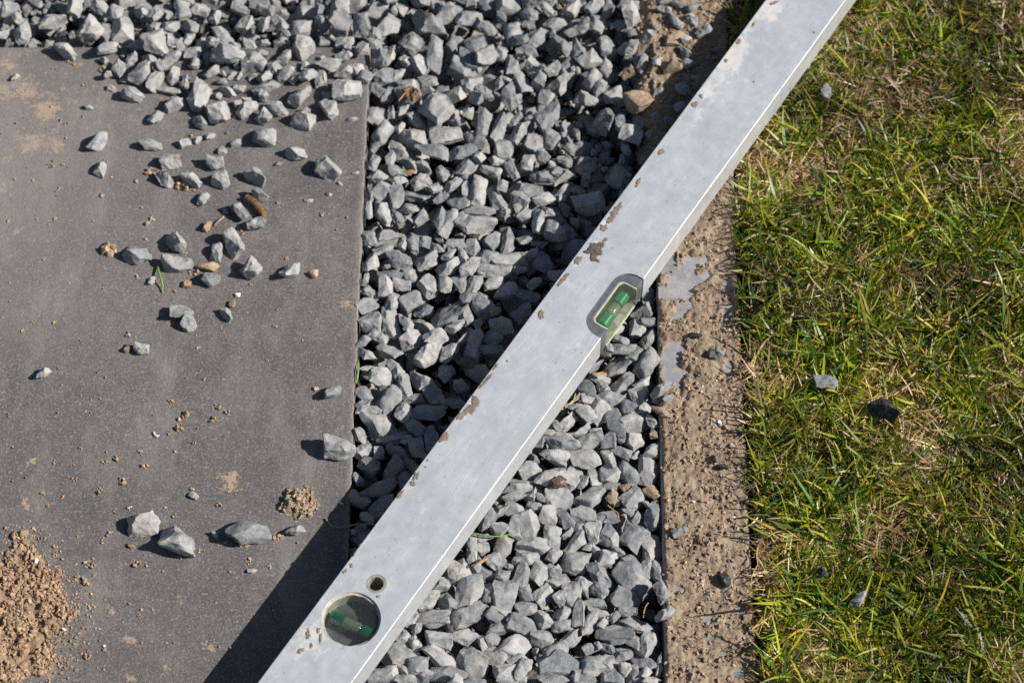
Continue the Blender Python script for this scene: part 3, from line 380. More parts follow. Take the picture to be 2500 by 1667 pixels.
-1883,2818,-305,21,-97,0,23,152, 547,219,-297,3,-1,-97,7,183, -766,3584,-157,-60,-50,56,38,224, -1011,-100,-285,-26,29,91,1,125, -4775,3198,-278,53,80,-16,21,225,
-893,2696,-296,-73,-27,27,18,101, -5003,3172,-288,9,96,19,17,155, 859,603,-244,-71,-60,-30,12,218, -758,3271,-269,-88,16,10,11,178, -2785,3651,-223,50,-8,-61,19,224,
196,2464,-254,56,61,-52,18,166, -890,2043,-271,81,-55,5,36,225, -4212,2821,-267,44,-10,-65,30,155, 748,1958,-302,-9,84,51,11,138, 809,3763,-289,50,6,-35,24,159,
542,-3038,-241,47,10,69,27,225, -3680,2897,-261,-69,-64,29,36,185, 634,-2081,-305,-19,-47,83,13,117, 149,-1851,-265,96,7,22,0,200, 554,3645,-223,73,16,65,2,225,
-852,1891,-283,-25,-86,-41,21,180, -66,-2715,-171,-35,-71,57,26,201, 757,-1356,-283,-70,52,-41,20,223, -346,-2956,-302,6,-34,-92,9,142, 965,1494,-242,-63,-26,66,13,219,
268,2844,-245,29,48,-38,33,206, -2237,3362,-290,0,91,22,4,131, -2747,3020,-309,-9,76,-62,25,100, -974,1416,-302,-2,0,34,37,160, 408,3016,-271,-29,-57,-73,30,168,
775,481,-288,14,-51,-77,22,139, 210,-422,-287,34,80,-48,26,153, -3554,3101,-244,-19,-54,78,12,141, -4181,3750,-226,-4,-6,98,10,184, -3287,2794,-313,-11,94,-25,17,107,
147,-1377,-245,72,26,-62,6,206, 14,278,-303,57,-81,0,12,127, -1965,3601,-266,12,26,-21,0,188, -415,-323,-262,-33,3,92,5,180, -643,-3093,-296,-31,52,-35,1,117,
591,-2215,-286,33,-22,-56,1,141, -4644,3438,-315,11,15,61,11,139, -3484,3899,-250,-91,-8,-34,34,206, 50,959,-310,-92,-24,-16,1,121, -603,369,-306,1,8,24,31,139,
-5166,3280,-259,63,74,11,0,155, 2,118,-289,81,-54,5,36,164, -197,-2169,-172,-44,23,-15,37,225, 48,-88,-218,-61,23,35,38,225, -4626,2693,-310,1,97,-17,39,168,
-4943,3696,-304,-20,-3,63,39,168, 818,-1114,-199,11,-19,53,38,212, -305,728,-219,16,61,-23,2,225, 434,-1071,-282,80,52,25,1,160, -479,2587,-259,-14,49,23,22,153,
-3120,3808,-275,29,-10,-40,8,225, 396,750,-281,-51,50,13,9,142, 883,-523,-283,65,-71,-7,2,161, -1966,2603,-255,-78,18,3,0,225, -3376,3136,-182,42,-63,-61,39,130,
561,-2554,-180,56,51,36,16,190, -250,3526,-212,6,-29,41,15,225, -1098,3164,-302,-4,-73,-65,2,119, 232,-2900,-296,0,3,-90,9,182, -4790,2687,-288,62,5,57,10,143,
-538,2415,-258,42,-34,-2,5,214, 400,3298,-307,-76,-63,0,16,113, -4423,3911,-280,-56,-69,-44,31,203, -678,1490,-272,-52,80,25,7,225, 85,1871,-228,25,-64,-64,31,185,
-4246,3763,-301,55,81,-10,20,167, 384,-60,-297,-21,-46,74,29,137, 199,-3096,-279,40,-24,-21,6,113, 451,2916,-235,-50,-60,-53,21,218, -1103,3567,-272,58,72,36,29,218,
-167,2080,-313,9,81,36,24,103, -1568,3029,-296,85,20,-46,25,116, -441,466,-286,29,24,-59,31,153, 1013,3793,-307,-51,75,-23,25,142, -3503,3490,-300,53,-61,-25,33,126,
-3310,4072,-301,31,-87,34,11,143, 616,1013,-263,29,-56,-60,24,152, -2178,4026,-255,53,73,19,8,166, 1,1371,-296,14,92,-31,22,118, -278,2283,-238,-46,-37,-49,18,140,
365,-228,-307,-3,-20,96,13,145, -680,-595,-220,-8,-41,-14,26,218, 803,1570,-307,-91,40,0,9,127, -927,2544,-309,-61,-70,34,3,170, -2782,2575,-288,67,15,12,18,117,
-2398,3848,-207,-82,55,-6,36,189, -421,-963,-307,-92,-14,4,35,156, -1121,4062,-312,-97,-19,0,33,105, 885,2104,-303,-40,-26,68,37,117, 454,2632,-198,-83,31,14,21,153,
-4763,3641,-272,-68,-65,30,29,164, 598,1483,-227,6,-28,-66,6,193, 579,-2660,-299,12,21,79,8,144, -4477,3118,-255,23,25,88,16,180, -5044,2673,-226,-6,7,84,12,151,
861,-2734,-236,-39,-87,-17,17,173, -167,-3037,-216,49,4,-5,10,218, -4372,2645,-251,-36,-45,-65,26,192, -5100,2759,-305,8,45,84,31,138, -685,-762,-258,-65,64,6,17,225,
-356,1160,-198,-59,75,24,8,212, -562,-1714,-308,97,-1,-10,21,138, -5207,3943,-239,23,18,86,17,200, 285,-3321,-301,56,-81,0,12,136, -641,907,-275,2,-83,43,0,148,
-976,-593,-300,51,-20,-1,5,137, 630,3172,-262,-64,11,75,26,158, 802,-2389,-300,-20,-14,-17,6,139, -1588,3300,-313,-49,-24,42,7,118, -3272,3115,-225,-74,-57,21,20,192,
-1652,3599,-262,31,80,-45,23,168, -4103,3587,-289,26,-2,73,2,186, -1003,3502,-219,-21,30,-75,29,209, -2341,2918,-209,-10,-31,47,30,185, -2383,2591,-279,-10,19,-16,9,211,
721,-3363,-275,-54,-34,40,4,153, 519,2203,-307,-31,-29,53,9,154, -65,1632,-249,-70,-50,-47,8,207, 175,1278,-171,-59,63,47,30,192, -497,-82,-319,-6,98,-15,11,122,
-3805,3600,-307,56,-73,-36,15,133, -1506,3957,-254,-7,97,-18,6,166, 585,701,-269,90,18,-11,25,156, -137,987,-281,-78,-15,-57,16,108, 51,-1156,-313,-81,-54,15,39,146,
-145,-2678,-294,43,12,-9,19,179, -1000,-981,-233,36,-14,-24,11,125, -750,-1362,-309,-83,-42,28,3,167, 0,3533,-256,-20,-55,-6,21,183, 450,-497,-299,53,51,34,35,113,
-757,-858,-85,23,44,60,20,173, 924,-3244,-316,-58,79,12,15,105, 223,3714,-248,91,-19,33,8,173, -3186,2761,-240,-64,-18,65,31,191, -651,2296,-269,-3,85,-23,13,180,
104,-546,-263,-81,46,-29,20,225, -2889,3294,-222,55,12,79,10,225, -1866,3551,-190,-7,-91,38,34,170, -771,-187,-269,42,-35,-46,12,186, -2527,3898,-254,-60,15,18,11,184,
-4138,3404,-297,-11,-17,-70,14,124, 463,-3229,-282,-15,2,-27,22,147, 818,-739,-273,8,44,-61,17,158, -284,2975,-305,-12,28,19,10,123, 71,-1553,-261,22,-38,87,10,126,
-99,-9,-195,-60,13,15,35,184, -131,-1736,-254,89,-23,31,18,161, 828,3696,-265,38,-18,30,31,128, -1268,2944,-317,23,21,66,19,108, 407,2288,-289,1,20,-9,13,136,
-2778,3911,-286,-43,-64,-9,11,111, -890,752,-273,63,-33,-50,25,159, 381,2482,-248,4,-43,68,5,198, -235,2827,-299,1,17,96,5,164, -545,154,-286,19,87,21,39,157,
-446,3855,-205,95,0,-12,4,214, 767,1273,-289,3,79,59,11,179, -121,-554,-295,-36,-39,83,32,120, -964,-1428,-235,83,-7,54,8,206, 725,794,-305,-73,62,11,25,178,
-1021,-2759,-234,32,55,-55,24,182, 900,-2597,-210,-68,-29,15,0,151, 295,1849,-222,36,-46,-61,23,192, -449,3624,-307,1,0,-70,3,182, -129,3378,-249,64,-4,-41,16,225,
-3668,2570,-263,-83,48,24,37,117, -3802,4051,-306,2,-52,-73,9,145, -3920,2745,-239,-63,18,-62,4,184, -2896,3470,-244,-42,82,4,29,225, -690,-11,-226,62,-21,-71,5,187,
621,-1002,-235,-80,6,43,18,187, -607,1356,-219,-62,-67,38,32,148, -207,18,-290,43,-69,-46,1,167, -2544,2954,-298,-36,44,13,0,126, 943,1747,-284,0,26,4,22,136,
617,3037,-278,-32,64,-63,38,142, -205,3860,-300,-38,75,-42,3,158, -2014,3869,-268,-90,15,36,38,185, 201,629,-315,-5,-2,-98,39,121, -429,3107,-238,22,5,-59,12,225,
-679,1915,-266,48,10,18,19,148, -829,2354,-303,-87,46,8,31,134, -2952,2785,-242,47,72,31,11,203, -161,-430,-286,6,-91,-3,22,131, 481,2499,-272,23,60,-19,26,137,
54,2872,-301,-75,-6,5,15,152, -1564,3760,-280,34,38,48,9,182, -558,-404,-308,-91,-31,25,25,160, 134,2959,-209,-18,47,-57,6,225, -121,2604,-260,-95,-13,-23,32,156,
-351,3421,-282,1,44,88,1,144, -2137,2992,-271,-74,48,38,27,149, 206,-131,-278,10,-32,14,29,137, 331,-1926,-318,-76,62,-14,35,94, -1831,4017,-290,91,-30,10,7,141,
-4808,4025,-295,-20,-95,-3,17,183, -3547,2643,-296,16,-4,-77,16,177, -744,2579,-191,87,29,-36,30,182, 26,-989,-309,39,-80,-33,27,133, -1349,3917,-197,47,22,-84,0,143,
-4604,2890,-225,-27,10,17,4,211, 603,-1547,-276,-6,-22,-96,30,146, 928,2209,-312,99,-2,0,1,119, 918,-391,-248,-55,-2,0,22,160, 597,2544,-176,2,45,-36,10,178,
196,3499,-235,-6,72,-43,27,178, -4878,3860,-263,82,40,22,6,147, -763,-1216,-233,81,9,28,19,184, -4093,3953,-260,36,-38,14,12,201, 343,-3140,-212,0,3,92,37,212,
-782,1494,-288,41,30,-62,23,110, -3115,3408,-307,-93,33,0,1,141, -3980,3218,-232,-6,-36,-73,25,138, -4535,3786,-226,-90,32,24,0,225, -1330,2584,-266,-54,2,-3,0,164,
-78,759,-286,-40,-69,-34,34,122, -190,-2807,-291,13,81,47,17,136, -2573,3590,-280,43,-61,-53,14,133, 503,3521,-289,-94,-9,-1,3,171, -160,1443,-253,17,93,-25,22,225,
-528,-1481,-260,-5,-63,13,30,138, -1554,3428,-261,-55,-34,29,34,138, -435,-2890,-297,-47,-87,0,2,119, -1286,3118,-261,-61,-19,-73,2,175, 825,2329,-266,15,-28,38,35,183,
353,1285,-303,19,86,43,39,147, -4690,3060,-289,0,-31,-92,18,141, -1688,2754,-232,-28,-78,-40,27,220, 121,3843,-260,-40,-15,62,26,186, -479,2892,-180,49,-4,37,23,215,
847,3453,-300,-16,10,-45,4,141, -3505,3577,-268,-66,-7,30,3,203, -953,-278,-302,17,-8,-65,11,225, -4328,3172,-257,79,-36,-22,16,196, -930,1199,-282,92,-22,-27,20,190,
-2405,3121,-237,-2,74,-59,34,203, 176,-2787,-273,62,-43,-56,9,202, -433,-3165,-286,13,-81,53,12,155, -987,2937,-170,67,19,48,38,225, -915,-2226,-283,-1,11,-42,34,177,
-110,2729,-262,80,-23,-16,36,163, -731,-2688,-283,40,-62,-39,5,169, 631,1871,-286,-12,16,66,27,165, 648,-1872,-255,-86,-1,43,1,225, 650,-1412,-261,69,-25,66,15,164,
467,-826,-285,12,-16,44,39,183, -687,2740,-176,83,53,9,12,197, -327,332,-287,-33,-82,-45,18,148, 751,1131,-182,-31,12,-22,6,203, 523,305,-260,-36,-8,-75,2,142,
155,3589,-301,54,-78,14,35,130, -312,-2540,-309,0,0,-2,7,127, -706,3135,-279,-51,71,-37,29,160, -2871,3881,-280,66,25,69,10,138, 924,831,-211,12,15,3,26,161,
-1073,3912,-263,82,52,-16,31,225, 354,4063,-264,51,7,-85,5,150, 894,448,-229,-5,33,-79,13,194, -69,3843,-288,-65,39,-64,38,118, -353,-2078,-254,-18,57,75,11,225,
-135,-1560,-307,34,68,46,35,90, -287,1733,-288,72,29,58,29,147, -4279,3668,-256,75,21,-60,2,112, 709,68,-246,-31,89,-30,31,225, 278,2143,-270,70,-11,21,20,182,
1008,3968,-305,56,65,48,33,139, -687,-2353,-274,5,33,87,32,129, 402,-2771,-306,-84,25,-17,33,125, -427,667,-277,59,-23,-50,10,114, -251,2912,-263,-3,-85,-39,15,143,
-1337,3689,-186,-2,-93,-26,24,172, -468,2485,-269,38,-58,65,17,166, 90,-201,-259,-37,62,68,24,177, 403,-1421,-183,1,5,-93,17,153, 393,-3029,-193,-46,29,-32,1,215,
676,-2259,-250,15,-44,-79,35,139, 635,2203,-269,34,71,-47,9,166, 79,1431,-237,-14,-83,31,10,171, -1023,-2143,-235,-44,51,-47,21,210, 948,-741,-289,-31,91,1,31,142,
572,-2880,-162,26,-34,28,35,204, -3140,3483,-208,77,-37,-44,11,209, 462,159,-204,-45,-17,-74,22,225, -282,838,-275,-6,-59,-8,20,143, -681,-1270,-229,37,18,-89,15,195,
-1153,2860,-262,-79,45,36,3,171, -1645,3331,-297,33,1,-86,28,107, -549,2988,-173,45,8,-64,4,225, -1998,3863,-165,-64,-44,60,36,148, -1178,2598,-243,-16,-64,-10,18,184,
-3929,2602,-153,-22,-68,62,28,213, 102,-874,-194,-2,49,76,13,212, -27,-1841,-230,-41,-29,-47,22,152, -4307,3070,-213,43,26,-75,5,145, 784,-2481,-217,-21,14,-10,7,225,
-197,276,-300,92,-11,28,25,108, 966,1908,-208,-25,-1,-89,21,138, -588,2866,-281,-24,54,-9,8,138, -319,-3060,-302,0,0,55,23,163, -755,2027,-286,48,-72,2,23,101,
-2453,2878,-260,-15,-85,40,32,146, -602,135,-180,10,-89,31,23,214, 87,4044,-250,-16,-62,60,28,154, -2658,3123,-145,-18,-91,-31,29,202, 892,-1808,-254,-44,60,65,21,152,
-2744,3330,-215,-35,-16,88,4,153, 708,510,-216,96,0,9,39,225, -3829,3498,-180,23,46,-20,1,183, -341,-2915,-253,11,-54,-82,9,105, -602,3766,-297,65,74,-4,34,113,
215,-3201,-294,57,-31,3,19,175, 70,-1693,-214,5,-27,87,12,225, 519,-2318,-279,-13,77,-54,20,126, 658,-502,-305,-91,39,3,31,149, 564,1951,-209,-78,53,-10,9,218,
-18,3239,-224,42,-33,-3,29,208, 451,-1964,-287,-14,36,69,16,125, 556,1129,-180,72,68,5,38,225, 346,-3299,-193,71,28,-10,14,201, 784,1862,-226,61,-51,-37,26,192,
-228,2033,-235,-80,-34,-42,38,175, -853,-1323,-237,1,48,-36,13,180, -483,-1392,-284,53,-16,-82,39,132, 915,-3137,-275,0,-75,-26,14,140, -2068,3023,-310,87,-18,1,27,129,
-468,1530,-243,35,-84,32,28,180, -708,2933,-201,30,-32,80,19,225, 50,-2185,-190,52,-82,-5,0,209, 567,3865,-224,0,14,-73,9,192, -4601,3512,-269,34,-38,74,26,127,
-2135,3789,-198,-27,-31,-69,12,198, 385,-778,-209,7,-31,-49,26,190, -4540,2776,-309,60,3,-18,16,90, 553,803,-210,19,77,-36,10,213, -613,977,-182,62,-43,17,18,174,
-254,3199,-233,-5,90,39,2,127, -908,-326,-225,8,93,30,21,225, -3403,2882,-218,20,-31,-70,7,177, -223,-682,-219,-22,-62,74,32,185, 246,3601,-237,-2,4,-92,25,114,
-23,-2529,-231,47,46,59,20,141, -318,-37,-308,9,-64,-74,7,111, -4579,3319,-277,27,-45,-18,10,143, -4805,3401,-287,-26,65,-65,11,184, 873,-1511,-204,5,-22,66,16,225,
-1757,2828,-264,1,15,-7,11,122, 679,-2659,-209,-27,-7,89,23,207, 802,3149,-305,67,71,-13,21,145, 444,3873,-254,90,-39,-3,12,107, -537,-512,-289,34,-78,51,21,138,
-941,-3136,-184,88,-16,-9,2,225, -57,221,-276,72,-3,58,33,119, -476,-2214,-267,-46,45,-61,16,205, 733,-1294,-174,39,-48,-71,20,212, -420,617,-174,27,42,81,26,222,
-2151,2595,-243,5,12,-94,39,120, -751,-3383,-192,-24,-31,-22,38,214, -1150,3061,-189,-53,13,-81,18,225, -154,1582,-283,50,10,-72,13,119, -4870,3579,-190,-62,19,-22,30,170,
-1011,2432,-305,-76,49,-6,16,103, -4289,3907,-255,67,-21,-69,19,179, -3496,3767,-180,61,-54,-5,10,162, -1640,3070,-281,53,-75,31,25,193, -208,2679,-190,39,58,31,24,157,
-3904,3226,-187,-22,26,21,4,173, -405,1084,-306,-16,-13,88,3,113, -385,-2847,-271,15,-14,88,9,135, 661,-640,-244,-56,-3,-35,13,130, 305,58,-255,27,-32,88,24,202,
-750,-2677,-176,-18,-1,20,24,201, 394,-1756,-256,-23,78,57,6,126, -1485,3156,-234,-55,63,-22,22,127, -3733,3237,-262,-16,-17,96,32,165, -135,22,-294,40,58,9,28,90,
-2911,3010,-250,-46,84,-12,1,159, -3942,4028,-274,-63,24,71,32,116, 553,496,-222,65,59,-45,20,189, -339,-557,-165,-78,-10,9,32,181, -829,3877,-196,77,17,-54,37,184,
-242,-1643,-282,21,13,-80,12,131, 931,-1678,-281,33,-8,-92,2,119, -3560,3031,-286,79,-39,28,35,136, -626,-392,-246,-13,-9,52,39,165, -621,366,-223,-12,44,87,22,133,
952,2902,-261,52,-43,50,34,159, 955,135,-218,56,-29,-68,37,215, -1001,3696,-159,-77,7,-26,22,169, -201,630,-268,-31,-61,-25,27,141, -956,1288,-240,72,32,-24,25,225,
-768,307,-204,57,74,-16,33,195, -483,-1946,-252,-75,-5,15,13,133, 502,-483,-210,89,-16,-13,14,141, 625,1317,-200,25,21,-68,28,225, -4764,2984,-188,-9,80,40,8,215,
171,-2651,-243,-68,-40,5,23,134, -4996,3573,-234,-38,-70,42,22,113, -32,-2295,-294,-4,-64,75,21,138, -61,1965,-236,-37,-41,48,6,208, 489,2554,-180,12,49,35,10,127,
-4367,3497,-303,-44,-78,38,17,116, -857,-679,-268,-65,-38,32,10,175, -720,-1742,-259,68,38,-51,37,166, 195,-1545,-252,38,26,-48,15,199, 496,3409,-276,-37,15,-85,35,131,
-1396,3230,-286,-55,-28,51,21,151, -4840,2816,-268,-28,-46,-80,26,202, -4922,2952,-260,7,32,-20,2,151, 945,729,-163,2,-93,-5,24,139, -23,119,-177,8,-4,-31,8,204,
-2981,2602,-187,0,-44,-68,38,166, -571,2560,-273,14,51,-9,27,152, -2576,4013,-220,-16,53,-76,8,225, -653,3418,-194,-38,76,23,32,158, 946,-300,-309,16,-64,-49,19,103,
-555,-237,-218,98,7,-6,38,145, -490,-2776,-274,-22,-13,-68,19,135, -221,-2847,-234,73,53,30,21,166, -609,3875,-298,0,0,-99,17,150, 950,3512,-296,21,-94,-22,1,143,
-1005,-1105,-252,-6,-73,41,32,146, -2941,3156,-253,3,-50,36,35,174, -10,2100,-245,68,43,49,22,116, -529,-2082,-270,-71,-62,-10,11,155, 715,-2008,-264,-19,89,-24,33,164,
-4192,2698,-237,-6,-11,-24,3,141, 1002,3429,-312,15,63,73,7,95, 831,2763,-310,54,-40,-2,34,92, -1052,3199,-217,32,17,-89,10,154, -1006,-2484,-169,56,-52,7,5,225,
215,633,-233,85,22,21,1,200, -4192,3299,-265,30,-15,51,34,137, -841,-2328,-265,3,3,9,12,134, 939,2238,-241,6,21,-44,14,146, -3181,4017,-245,9,52,-60,37,225,
-2253,3273,-222,83,20,48,31,179, 412,1030,-219,88,34,-6,28,162, -35,726,-241,39,-21,73,14,90, -3581,3438,-186,30,17,38,2,151, -3639,3960,-311,27,79,52,27,107,
-568,-2399,-163,-49,82,25,38,225, -2832,2744,-280,-1,9,17,10,164, 353,1749,-241,-18,-82,-23,25,207, -664,-1663,-219,-34,-6,-5,6,162, -847,-1113,-234,-50,-63,-58,27,136,
-677,2394,-161,-54,-17,33,25,180, -5127,3165,-227,7,-96,23,7,198, -3297,3669,-158,-65,50,52,37,143, 303,-472,-214,-97,20,-6,12,143, -2589,3498,-301,66,-5,-43,19,136,
-1405,2910,-305,-4,-2,-97,27,151, -276,-1695,-235,-82,-52,-10,18,108, -3481,3301,-151,0,30,-77,7,225, -335,-2531,-253,-30,93,-4,7,126, 186,1835,-262,-26,1,-13,10,158,
-5122,4067,-248,46,-50,55,12,185, 348,1279,-207,-89,12,42,24,180, 413,3696,-240,7,-57,-60,31,225, -3121,3286,-216,-73,65,14,21,177, -989,1090,-284,-60,38,50,14,128,
-4062,3510,-208,-6,-95,-18,30,142, -4689,3849,-284,53,-57,60,19,130, 113,-2867,-286,-22,86,1,31,115, 152,387,-284,10,70,68,28,133, 970,2733,-252,14,12,-84,19,225,
-207,3330,-230,13,-28,-1,37,100, -384,-2393,-271,-67,-3,69,36,116, 675,1706,-284,14,-40,61,11,157, 373,3123,-255,46,-7,87,19,158, 991,2163,-320,-1,-1,41,3,105,
-168,-640,-299,-84,27,-38,33,140, 530,-65,-222,2,-26,-23,14,225, -136,-1209,-137,-10,-14,-68,12,225, 413,663,-281,-25,-35,28,9,158, 799,-914,-250,-5,-65,-35,38,171,
694,2992,-285,36,-74,-7,33,127, -386,-3381,-235,-75,61,0,27,146, -614,-1856,-262,62,71,17,26,206, -4380,3855,-147,98,-12,7,8,225, -908,-2797,-214,-1,46,-35,7,174,
-4829,2579,-251,-30,22,92,26,139, -368,2307,-185,-31,-33,44,32,168, 780,1641,-306,-19,-90,37,3,132, -1032,922,-265,-27,62,-26,39,146, 178,-1965,-282,-15,-50,-3,28,113,
249,-1287,-206,-26,-87,-31,22,154, 293,2979,-213,-62,-65,6,31,156, -565,-996,-216,3,-25,-85,28,225, 108,-311,-288,23,-31,21,28,118, -5116,3434,-202,-36,83,-40,0,168,
-4682,3376,-239,-96,-17,6,8,158, -2693,3464,-195,-14,83,50,20,225, -3802,2647,-226,-53,2,-51,20,133, -829,1778,-240,31,33,-57,28,216, 696,3267,-230,-74,56,-21,11,163,
-3124,2663,-321,-16,-23,88,15,90, -2985,3409,-149,72,34,49,10,186, 301,-2746,-310,-6,29,-74,17,112, -842,2670,-260,-35,82,44,7,129, -625,-166,-293,-22,-19,-83,15,166,
-107,827,-232,-34,93,5,11,159, 935,-3290,-240,74,-9,66,29,155, 879,-2862,-222,57,18,-54,1,225, 477,1565,-217,-8,98,-5,1,122, -2671,2620,-252,-70,38,-55,30,161,
664,-1131,-248,-46,55,7,16,155, -4059,2881,-296,49,-4,-22,17,131, -413,-662,-217,-31,54,-75,15,225, -1669,3978,-218,6,6,99,32,213, -1874,3246,-255,-25,-26,7,12,138,
214,3928,-223,-6,-51,-70,9,170, -2208,2677,-226,81,50,23,5,193, -1506,3269,-287,24,-94,12,5,138, 911,-2052,-289,73,67,0,30,137, 24,2301,-236,5,-93,-5,29,225,
-1757,2709,-305,40,-54,-28,34,116, 495,-1759,-204,-18,29,-87,39,225, -833,501,-216,-78,42,13,4,225, -3655,4046,-226,11,-67,14,23,225, -1130,3410,-264,-80,-26,39,5,109,
-216,-1534,-286,-27,85,43,18,123, -165,2391,-256,88,-25,29,33,223, 246,2179,-173,-9,-29,-64,4,179, -645,2050,-295,13,-21,-84,10,131, -1630,3383,-317,17,11,-35,7,97,
-241,3732,-181,31,-36,-13,12,101, -655,-3018,-255,15,-18,-96,15,181, -814,89,-192,-91,27,-22,38,170, -232,-3359,-229,94,21,-20,1,187, -3053,3485,-227,-29,-24,27,7,129,
-658,-457,-307,-79,40,-36,20,121, 134,-1016,-208,-43,-12,88,2,206, -185,3826,-183,-89,37,-4,2,212, 247,-2056,-275,-92,30,4,22,155, 695,-341,-179,-82,-40,32,38,220,
59,-2957,-314,2,-2,-52,19,115, 519,2793,-214,-42,-43,77,22,141, -3921,3702,-148,95,14,12,25,212, 129,952,-181,-48,-6,-18,38,184, -19,-715,-246,-27,67,-35,31,197,
-859,1389,-205,-34,20,19,20,225, 290,-973,-243,70,-45,-48,34,156, -820,-3051,-267,23,8,92,16,159, -487,360,-266,39,18,24,33,176, 712,-1551,-224,-44,88,4,16,165,
-1491,3842,-211,-42,81,10,37,133, -1019,3599,-194,-12,-43,-80,1,101, 797,1473,-126,40,53,-73,30,160, 6,-1259,-304,23,96,2,27,145, -863,-1890,-271,1,17,56,35,225,
-107,3541,-212,14,-30,92,39,158, -2681,3577,-192,-39,88,4,26,143, -63,3934,-233,-16,10,-97,13,205, 213,-230,-268,-70,-7,18,17,189, -463,3306,-257,-82,53,3,16,156,
556,3479,-198,-2,84,-29,10,155, -479,888,-292,-5,39,-56,15,148, 171,3329,-243,23,34,89,34,161, -302,85,-230,-2,-25,95,28,150, 309,2288,-213,76,50,24,32,145,
484,-1353,-217,40,59,66,33,203, -1534,3336,-182,-76,-54,-28,30,208, -2643,2991,-215,16,-93,-24,2,187, 444,1903,-227,-14,8,-95,12,167, -763,1573,-202,14,3,83,8,129,
-952,-788,-184,-15,2,-56,6,176, 247,-3218,-156,69,34,40,18,155, -1020,3106,-283,-72,-19,-63,8,104, -391,1719,-287,-37,81,-4,13,136, -2365,3486,-239,37,72,37,11,192,
-556,2098,-282,-55,-75,34,5,140, -633,3252,-253,17,-32,75,35,194, 892,3358,-246,-39,-14,-90,20,225, -795,-3272,-273,71,6,-17,28,218, -301,-2821,-293,-82,50,24,21,152,
-665,3721,-312,19,74,61,15,105, 24,3645,-205,-62,12,-37,20,122, 390,-2402,-216,-1,23,-38,4,194, -182,3027,-223,-82,-44,-3,4,154, -3846,3055,-291,0,-25,-46,13,125,
-2580,3345,-195,-58,70,8,25,188, 416,2394,-203,35,33,-30,16,184, -977,2664,-272,19,-60,32,20,150, -1027,-1308,-290,0,-23,-75,15,177, -4502,2734,-273,54,-16,81,2,137,
-925,872,-249,-75,6,-12,17,180, 322,-1835,-274,-65,-53,50,34,145, -422,3523,-275,21,32,-70,7,185, -568,-883,-277,81,-18,6,39,133, 335,1486,-169,-28,-10,84,32,224,
-847,1155,-238,0,-81,-40,27,123, -665,-2146,-256,13,25,49,5,163, -1809,3104,-267,-59,52,59,18,141, -1269,3831,-144,-7,70,-56,2,190, 107,720,-174,56,41,-68,10,188,
965,-515,-314,63,65,16,37,107, -5077,2840,-239,-71,-22,-64,35,159, -2109,4088,-201,-22,66,59,3,143, -5008,3062,-215,-4,8,91,18,137, 440,3443,-298,-59,43,-39,3,154,
-28,1774,-167,77,7,-23,16,225, 844,2740,-232,18,-11,69,33,211, -3749,3371,-224,24,19,-80,16,181, -45,-1564,-237,78,50,-27,31,225, 420,-345,-177,-51,-83,1,26,173,
-1034,-362,-316,6,5,42,3,107, -3873,3108,-255,92,37,4,39,120, -1053,4019,-239,-62,-2,-31,19,193, -1224,3709,-205,6,48,50,16,156, -4677,3725,-298,-82,43,-6,5,109,
-226,-2206,-247,37,-80,46,19,133, -164,3189,-166,-11,-14,-88,31,194, 561,-2783,-243,7,-90,39,29,183, -4912,3246,-210,41,56,-6,36,188, 900,1255,-299,-14,25,48,7,143,
16,1307,-169,-43,32,81,38,208, 103,1557,-185,8,-19,-5,27,225, -329,2665,-216,19,-35,54,13,177, -2080,3968,-201,-21,-8,-52,10,130, -3121,2956,-147,-72,-22,-32,26,164,
785,3674,-187,-34,53,74,26,161, 469,1240,-212,6,47,-6,37,225, 696,211,-265,39,2,66,25,225, -53,-279,-256,87,-38,1,21,141, 402,868,-216,16,-14,-37,21,164,
-3031,3341,-251,-20,19,-87,24,187, 186,4045,-246,-23,91,28,10,136, -935,44,-270,85,-6,46,17,144, -1830,3564,-294,-25,-64,-31,2,90, -4736,3941,-272,-14,44,-73,2,151,
977,1050,-248,72,22,61,1,176, 440,3094,-218,25,86,-13,39,110, 11,3373,-198,-89,-16,40,37,225, 908,-2366,-282,64,-73,-15,36,128, -4419,2876,-216,51,20,68,26,135,
-4657,4044,-233,-61,51,-5,38,125, -591,3576,-241,-95,-3,-15,11,129, -744,4017,-293,89,-9,5,27,211, 11,-867,-301,-18,5,97,28,144, 39,429,-197,-29,19,-54,32,217,
-684,309,-283,-30,46,66,24,131, 594,-250,-262,34,62,-65,20,125, -4185,3881,-218,0,54,58,19,195, -3934,3338,-262,44,48,-51,28,149, -1521,2610,-189,57,-68,-37,18,163,
979,1273,-260,-38,54,26,37,165, -5022,3728,-281,51,58,-62,7,158, -3838,2907,-237,-1,-5,-19,23,177, -4306,4004,-229,-44,-56,-43,18,116, 638,2150,-317,52,-8,27,9,91,
-26,347,-308,33,-54,-76,19,115, 822,239,-292,16,-65,73,16,143, -4585,2989,-241,-23,-5,93,37,105, -786,2194,-200,10,20,74,30,217, -562,-3075,-254,86,44,6,5,167,
-453,-824,-224,-67,-49,24,21,212, -870,-2877,-251,70,4,-70,37,97, -733,1826,-272,14,68,4,35,135, -3603,3343,-211,79,38,-15,25,147, -2267,3682,-205,63,59,-49,25,180,
77,3075,-189,57,47,3,29,178, -999,1466,-207,26,53,43,4,178, -289,1540,-184,-84,-25,-29,36,214, 779,-2603,-240,41,-50,63,33,190, -3578,2620,-206,31,-28,-44,28,184,
-973,-1663,-169,-36,79,-47,14,210, 425,-1160,-173,64,19,-12,13,204, 894,-1237,-268,-37,-14,-86,20,193, -1944,2681,-148,-25,14,14,17,225, -446,2670,-257,-60,49,33,17,134,
